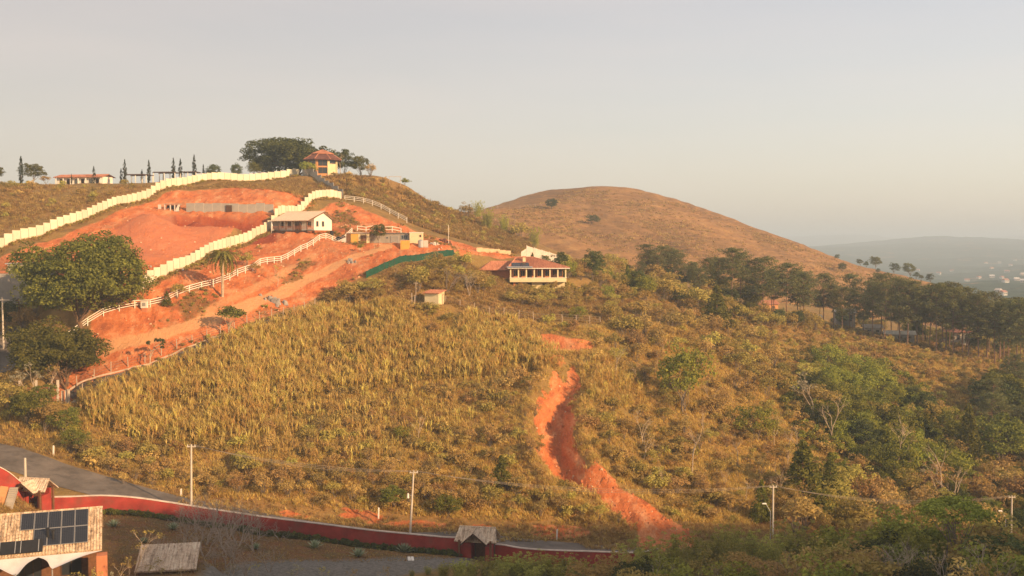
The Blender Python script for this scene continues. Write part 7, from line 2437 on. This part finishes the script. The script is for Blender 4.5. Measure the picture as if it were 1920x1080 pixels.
V_ = region([(600, 545), (700, 525), (850, 490), (940, 500), (960, 560), (1120, 560), (1250, 570), (1250, 600), (1120, 610), (990, 600), (860, 585), (700, 580), (600, 590)], 6000, 411)
P = np.concatenate([P, Q_, V_])
scatter('pasture_grass', P, rg.uniform(0, 6.28, len(P)), rg.uniform(.5, 1.2, len(P)), [grass_mesh(20 + s, L_GRASSD, 14) for s in range(4)], 'short dry pasture grass above the cream wall and around the villa', 'grass', 6)
P = region(FLANK_UV, 6000, 412, thin=lambda x, y: np.clip(grid_at(m_weed, x, y) * 1.2 - .1, 0, 1) * (1 - grid_at(m_track, x, y)))
Q_ = region([(150, 745), (300, 695), (450, 635), (600, 585), (600, 570), (450, 615), (300, 670), (150, 730)], 900, 413)
P = np.concatenate([P, Q_])
scatter('weeds', P, rg.uniform(0, 6.28, len(P)), rg.uniform(.4, 1.0, len(P)), [grass_mesh(30 + s, L_GRASSD, 14) for s in range(3)] + [scrub_mesh(30, L_OLIVE, .7, .6)], 'patchy dry weeds on the red flank', 'weeds', 7)
P = region([(880, 430), (950, 395), (1060, 360), (1200, 362), (1320, 398), (1500, 464), (1720, 528), (1600, 545), (1400, 520), (1200, 480), (1000, 450)], 9000, 414, HS, thin=lambda x, y: np.clip(.5 + 1.6 * fbm(x / 22, y / 22, 4, 13), .05, 1))
scatter('hill_tufts', P, rg.uniform(0, 6.28, len(P)), rg.uniform(1.0, 2.4, len(P)), [grass_mesh(40 + s, L_GRASSD, 12, .2, .5, .3, .05) for s in range(4)], 'tufted dry grass covering the bare brown hill', 'grass', 8)
# planting strip along the inner foot of the red wall
Q = resample([tuple(p) for p in [at_d(u, d - 1.1) for u, d in [(90, 127.8), (180, 129), (300, 130), (450, 131), (600, 132), (750, 133), (858, 134)]]], .45)
P = np.array([(q.x + rng5.uniform(-.5, .5), q.y + rng5.uniform(-.6, .4), gz(*q)) for q in Q for _ in range(3)])
scatter('wall_planting', P, rg.uniform(0, 6.28, len(P)), rg.uniform(.5, .95, len(P)), [scrub_mesh(50 + s, L_DARK if s else L_TREE, .8, .7) for s in range(3)], 'low green planting along the foot of the red wall', 'planting', 9)
P = region(LAWN_UV, 5000, 415)
scatter('lawn_grass', P, rg.uniform(0, 6.28, len(P)), rg.uniform(.12, .32, len(P)), [grass_mesh(60 + s, L_GRASSD, 14) for s in range(3)], 'thin worn lawn grass inside the red wall', 'grass', 10)
P = region([(930, 1018), (1070, 1016), (1180, 1012), (1180, 990), (1000, 985), (760, 985), (560, 962), (330, 920), (330, 950), (560, 975), (760, 996)], 1200, 416)
Q = resample([(x, y, 0) for x, y, z in ROADC], .5)
V_ = np.array([(q.x + rng5.uniform(-.4, .4), y_, gz(q.x, y_)) for q in Q for y_ in [q.y + 3.6 + road_half(q.x) - 3.0 + abs(rng5.gauss(0, 2.6)) for _ in range(9)] if grid_at(m_dirt, q.x, y_) < .45])
P = np.concatenate([P, V_])
scatter('verge_grass', P, rg.uniform(0, 6.28, len(P)), rg.uniform(.3, .9, len(P)), [grass_mesh(70 + s, L_GRASSD if s else L_GRASS, 14) for s in range(4)], 'thin grass on the verge beyond the road', 'grass', 11)
WOOD_UV = [(1450, 710), (1530, 660), (1660, 680), (1760, 750), (1830, 840), (1950, 860), (1950, 1000), (1640, 990), (1480, 970), (1520, 860), (1470, 780)]
P = region(WOOD_UV, 1500, 417)
scatter('wood_undergrowth', P, rg.uniform(0, 6.28, len(P)), rg.uniform(.9, 2.2, len(P)), [scrub_mesh(80 + s, (L_OLIVE, L_TREE, L_GREEN, L_SCRUB)[s]) for s in range(4)], 'tangled undergrowth beneath the trees of the right-hand wood', 'undergrowth', 12)
# weeds along the feet of the two cream walls
W_ = []
for line, n_ in ((FARWALL, 5), (NEARWALL, 4)):
    for q in resample([tuple(p) for p in line], .6):
        for _ in range(n_):
            x, y = q.x + rng5.gauss(0, .5) + .5, q.y + rng5.gauss(0, .7) - 1.1
            W_.append((x, y, gz(x, y)))
P = np.array(W_)
scatter('wall_weeds', P, rg.uniform(0, 6.28, len(P)), rg.uniform(.3, .9, len(P)), [grass_mesh(100 + s, L_GRASSD, 14) for s in range(3)] + [scrub_mesh(104, L_OLIVE, .7, .6)], 'strip of weeds along the feet of the cream panel walls', 'weeds', 14)
# clods and stones on the bare earth
def clod(seed, mat):
    rg_ = random.Random(seed)
    b = [(math.cos(k * 1.257) * rg_.uniform(.7, 1.2), math.sin(k * 1.257) * rg_.uniform(.7, 1.2), -.3) for k in range(5)]
    return MB().hexa(b, [(x * .55, y * .55, rg_.uniform(.5, .9)) for x, y, _ in b]).mesh('clod', mat)
M_CLOD = plain('clod_red', (0.50, 0.17, 0.065), .95, .3, 1)
P = np.concatenate([region(FLANK_UV, 2600, 420, thin=lambda x, y: 1 - .8 * grid_at(m_track, x, y)), region(PLOT_UV, 1300, 421), region(GULLY_UV, 500, 422), region(SCAR_UV, 80, 423)])
scatter('earth_clods', P, rg.uniform(0, 6.28, len(P)), .07 + .22 * rg.uniform(0, 1, len(P)) ** 4, [clod(s, M_CLOD if s < 4 else M_SAND) for s in range(5)], 'clods and loose stones strewn over the bare red earth', 'clods', 15)
# rough grass on the bank left of the solar house and around the lower verge
P = np.concatenate([region([(-60, 915), (20, 930), (60, 950), (100, 962), (40, 975), (-60, 975)], 900, 424), region([(1080, 1015), (1320, 985), (1450, 985), (1450, 1010), (1300, 1015), (1100, 1030)], 1500, 425, thin=clear)])
scatter('bank_grass', P, rg.uniform(0, 6.28, len(P)), rg.uniform(.3, .8, len(P)), [grass_mesh(110 + s, L_GRASSD, 14) for s in range(3)], 'rough grass on the banks beside the road and the solar house', 'grass', 16)
# rough grass and bushes on the saddle right of the villa and on the floor of the pine belt
P = np.array(back_pts(9000, 431, 1050, 1960, 240, 345))
scatter('pine_floor', P, rg.uniform(0, 6.28, len(P)), rg.uniform(.5, 1.3, len(P)), [grass_mesh(120 + s, L_GRASSD if s else L_GRASS, 14) for s in range(4)] + [scrub_mesh(126, L_SCRUB), scrub_mesh(127, L_OLIVE)], 'rough dry grass and weeds on the floor of the pine belt', 'grass', 18)
fill('saddle_shrub', None, 44, K('oliveshrub', 'olive', 'scrubtree', 'green'), 1.8, 4.0, 'mixed shrub on the saddle right of the villa', 'shrub', 'shrubs on the saddle right of the villa', 214, 2.2, pts=back_pts(200, 7, 1062, 1190, 224, 262))
# ------------------------------------------------------------------ haze: the smoky air over the whole valley
hz = MB().box(-19000, -260, CAMZ - 130, 19000, 24500, CAMZ + 75)
hm = bpy.data.materials.new('haze')
hm.use_nodes = True
hm.node_tree.nodes.remove(hm.node_tree.nodes['Principled BSDF'])
pv = hm.node_tree.nodes.new('ShaderNodeVolumePrincipled')
pv.inputs['Color'].default_value = (0.65, 0.83, 1.0, 1)
pv.inputs['Density'].default_value = 0.00034
pv.inputs['Anisotropy'].default_value = 0.0
hm.node_tree.links.new(pv.outputs[0], hm.node_tree.nodes['Material Output'].inputs['Volume'])
ho = hz.build('haze', hm)
ho['kind'] = 'stuff'
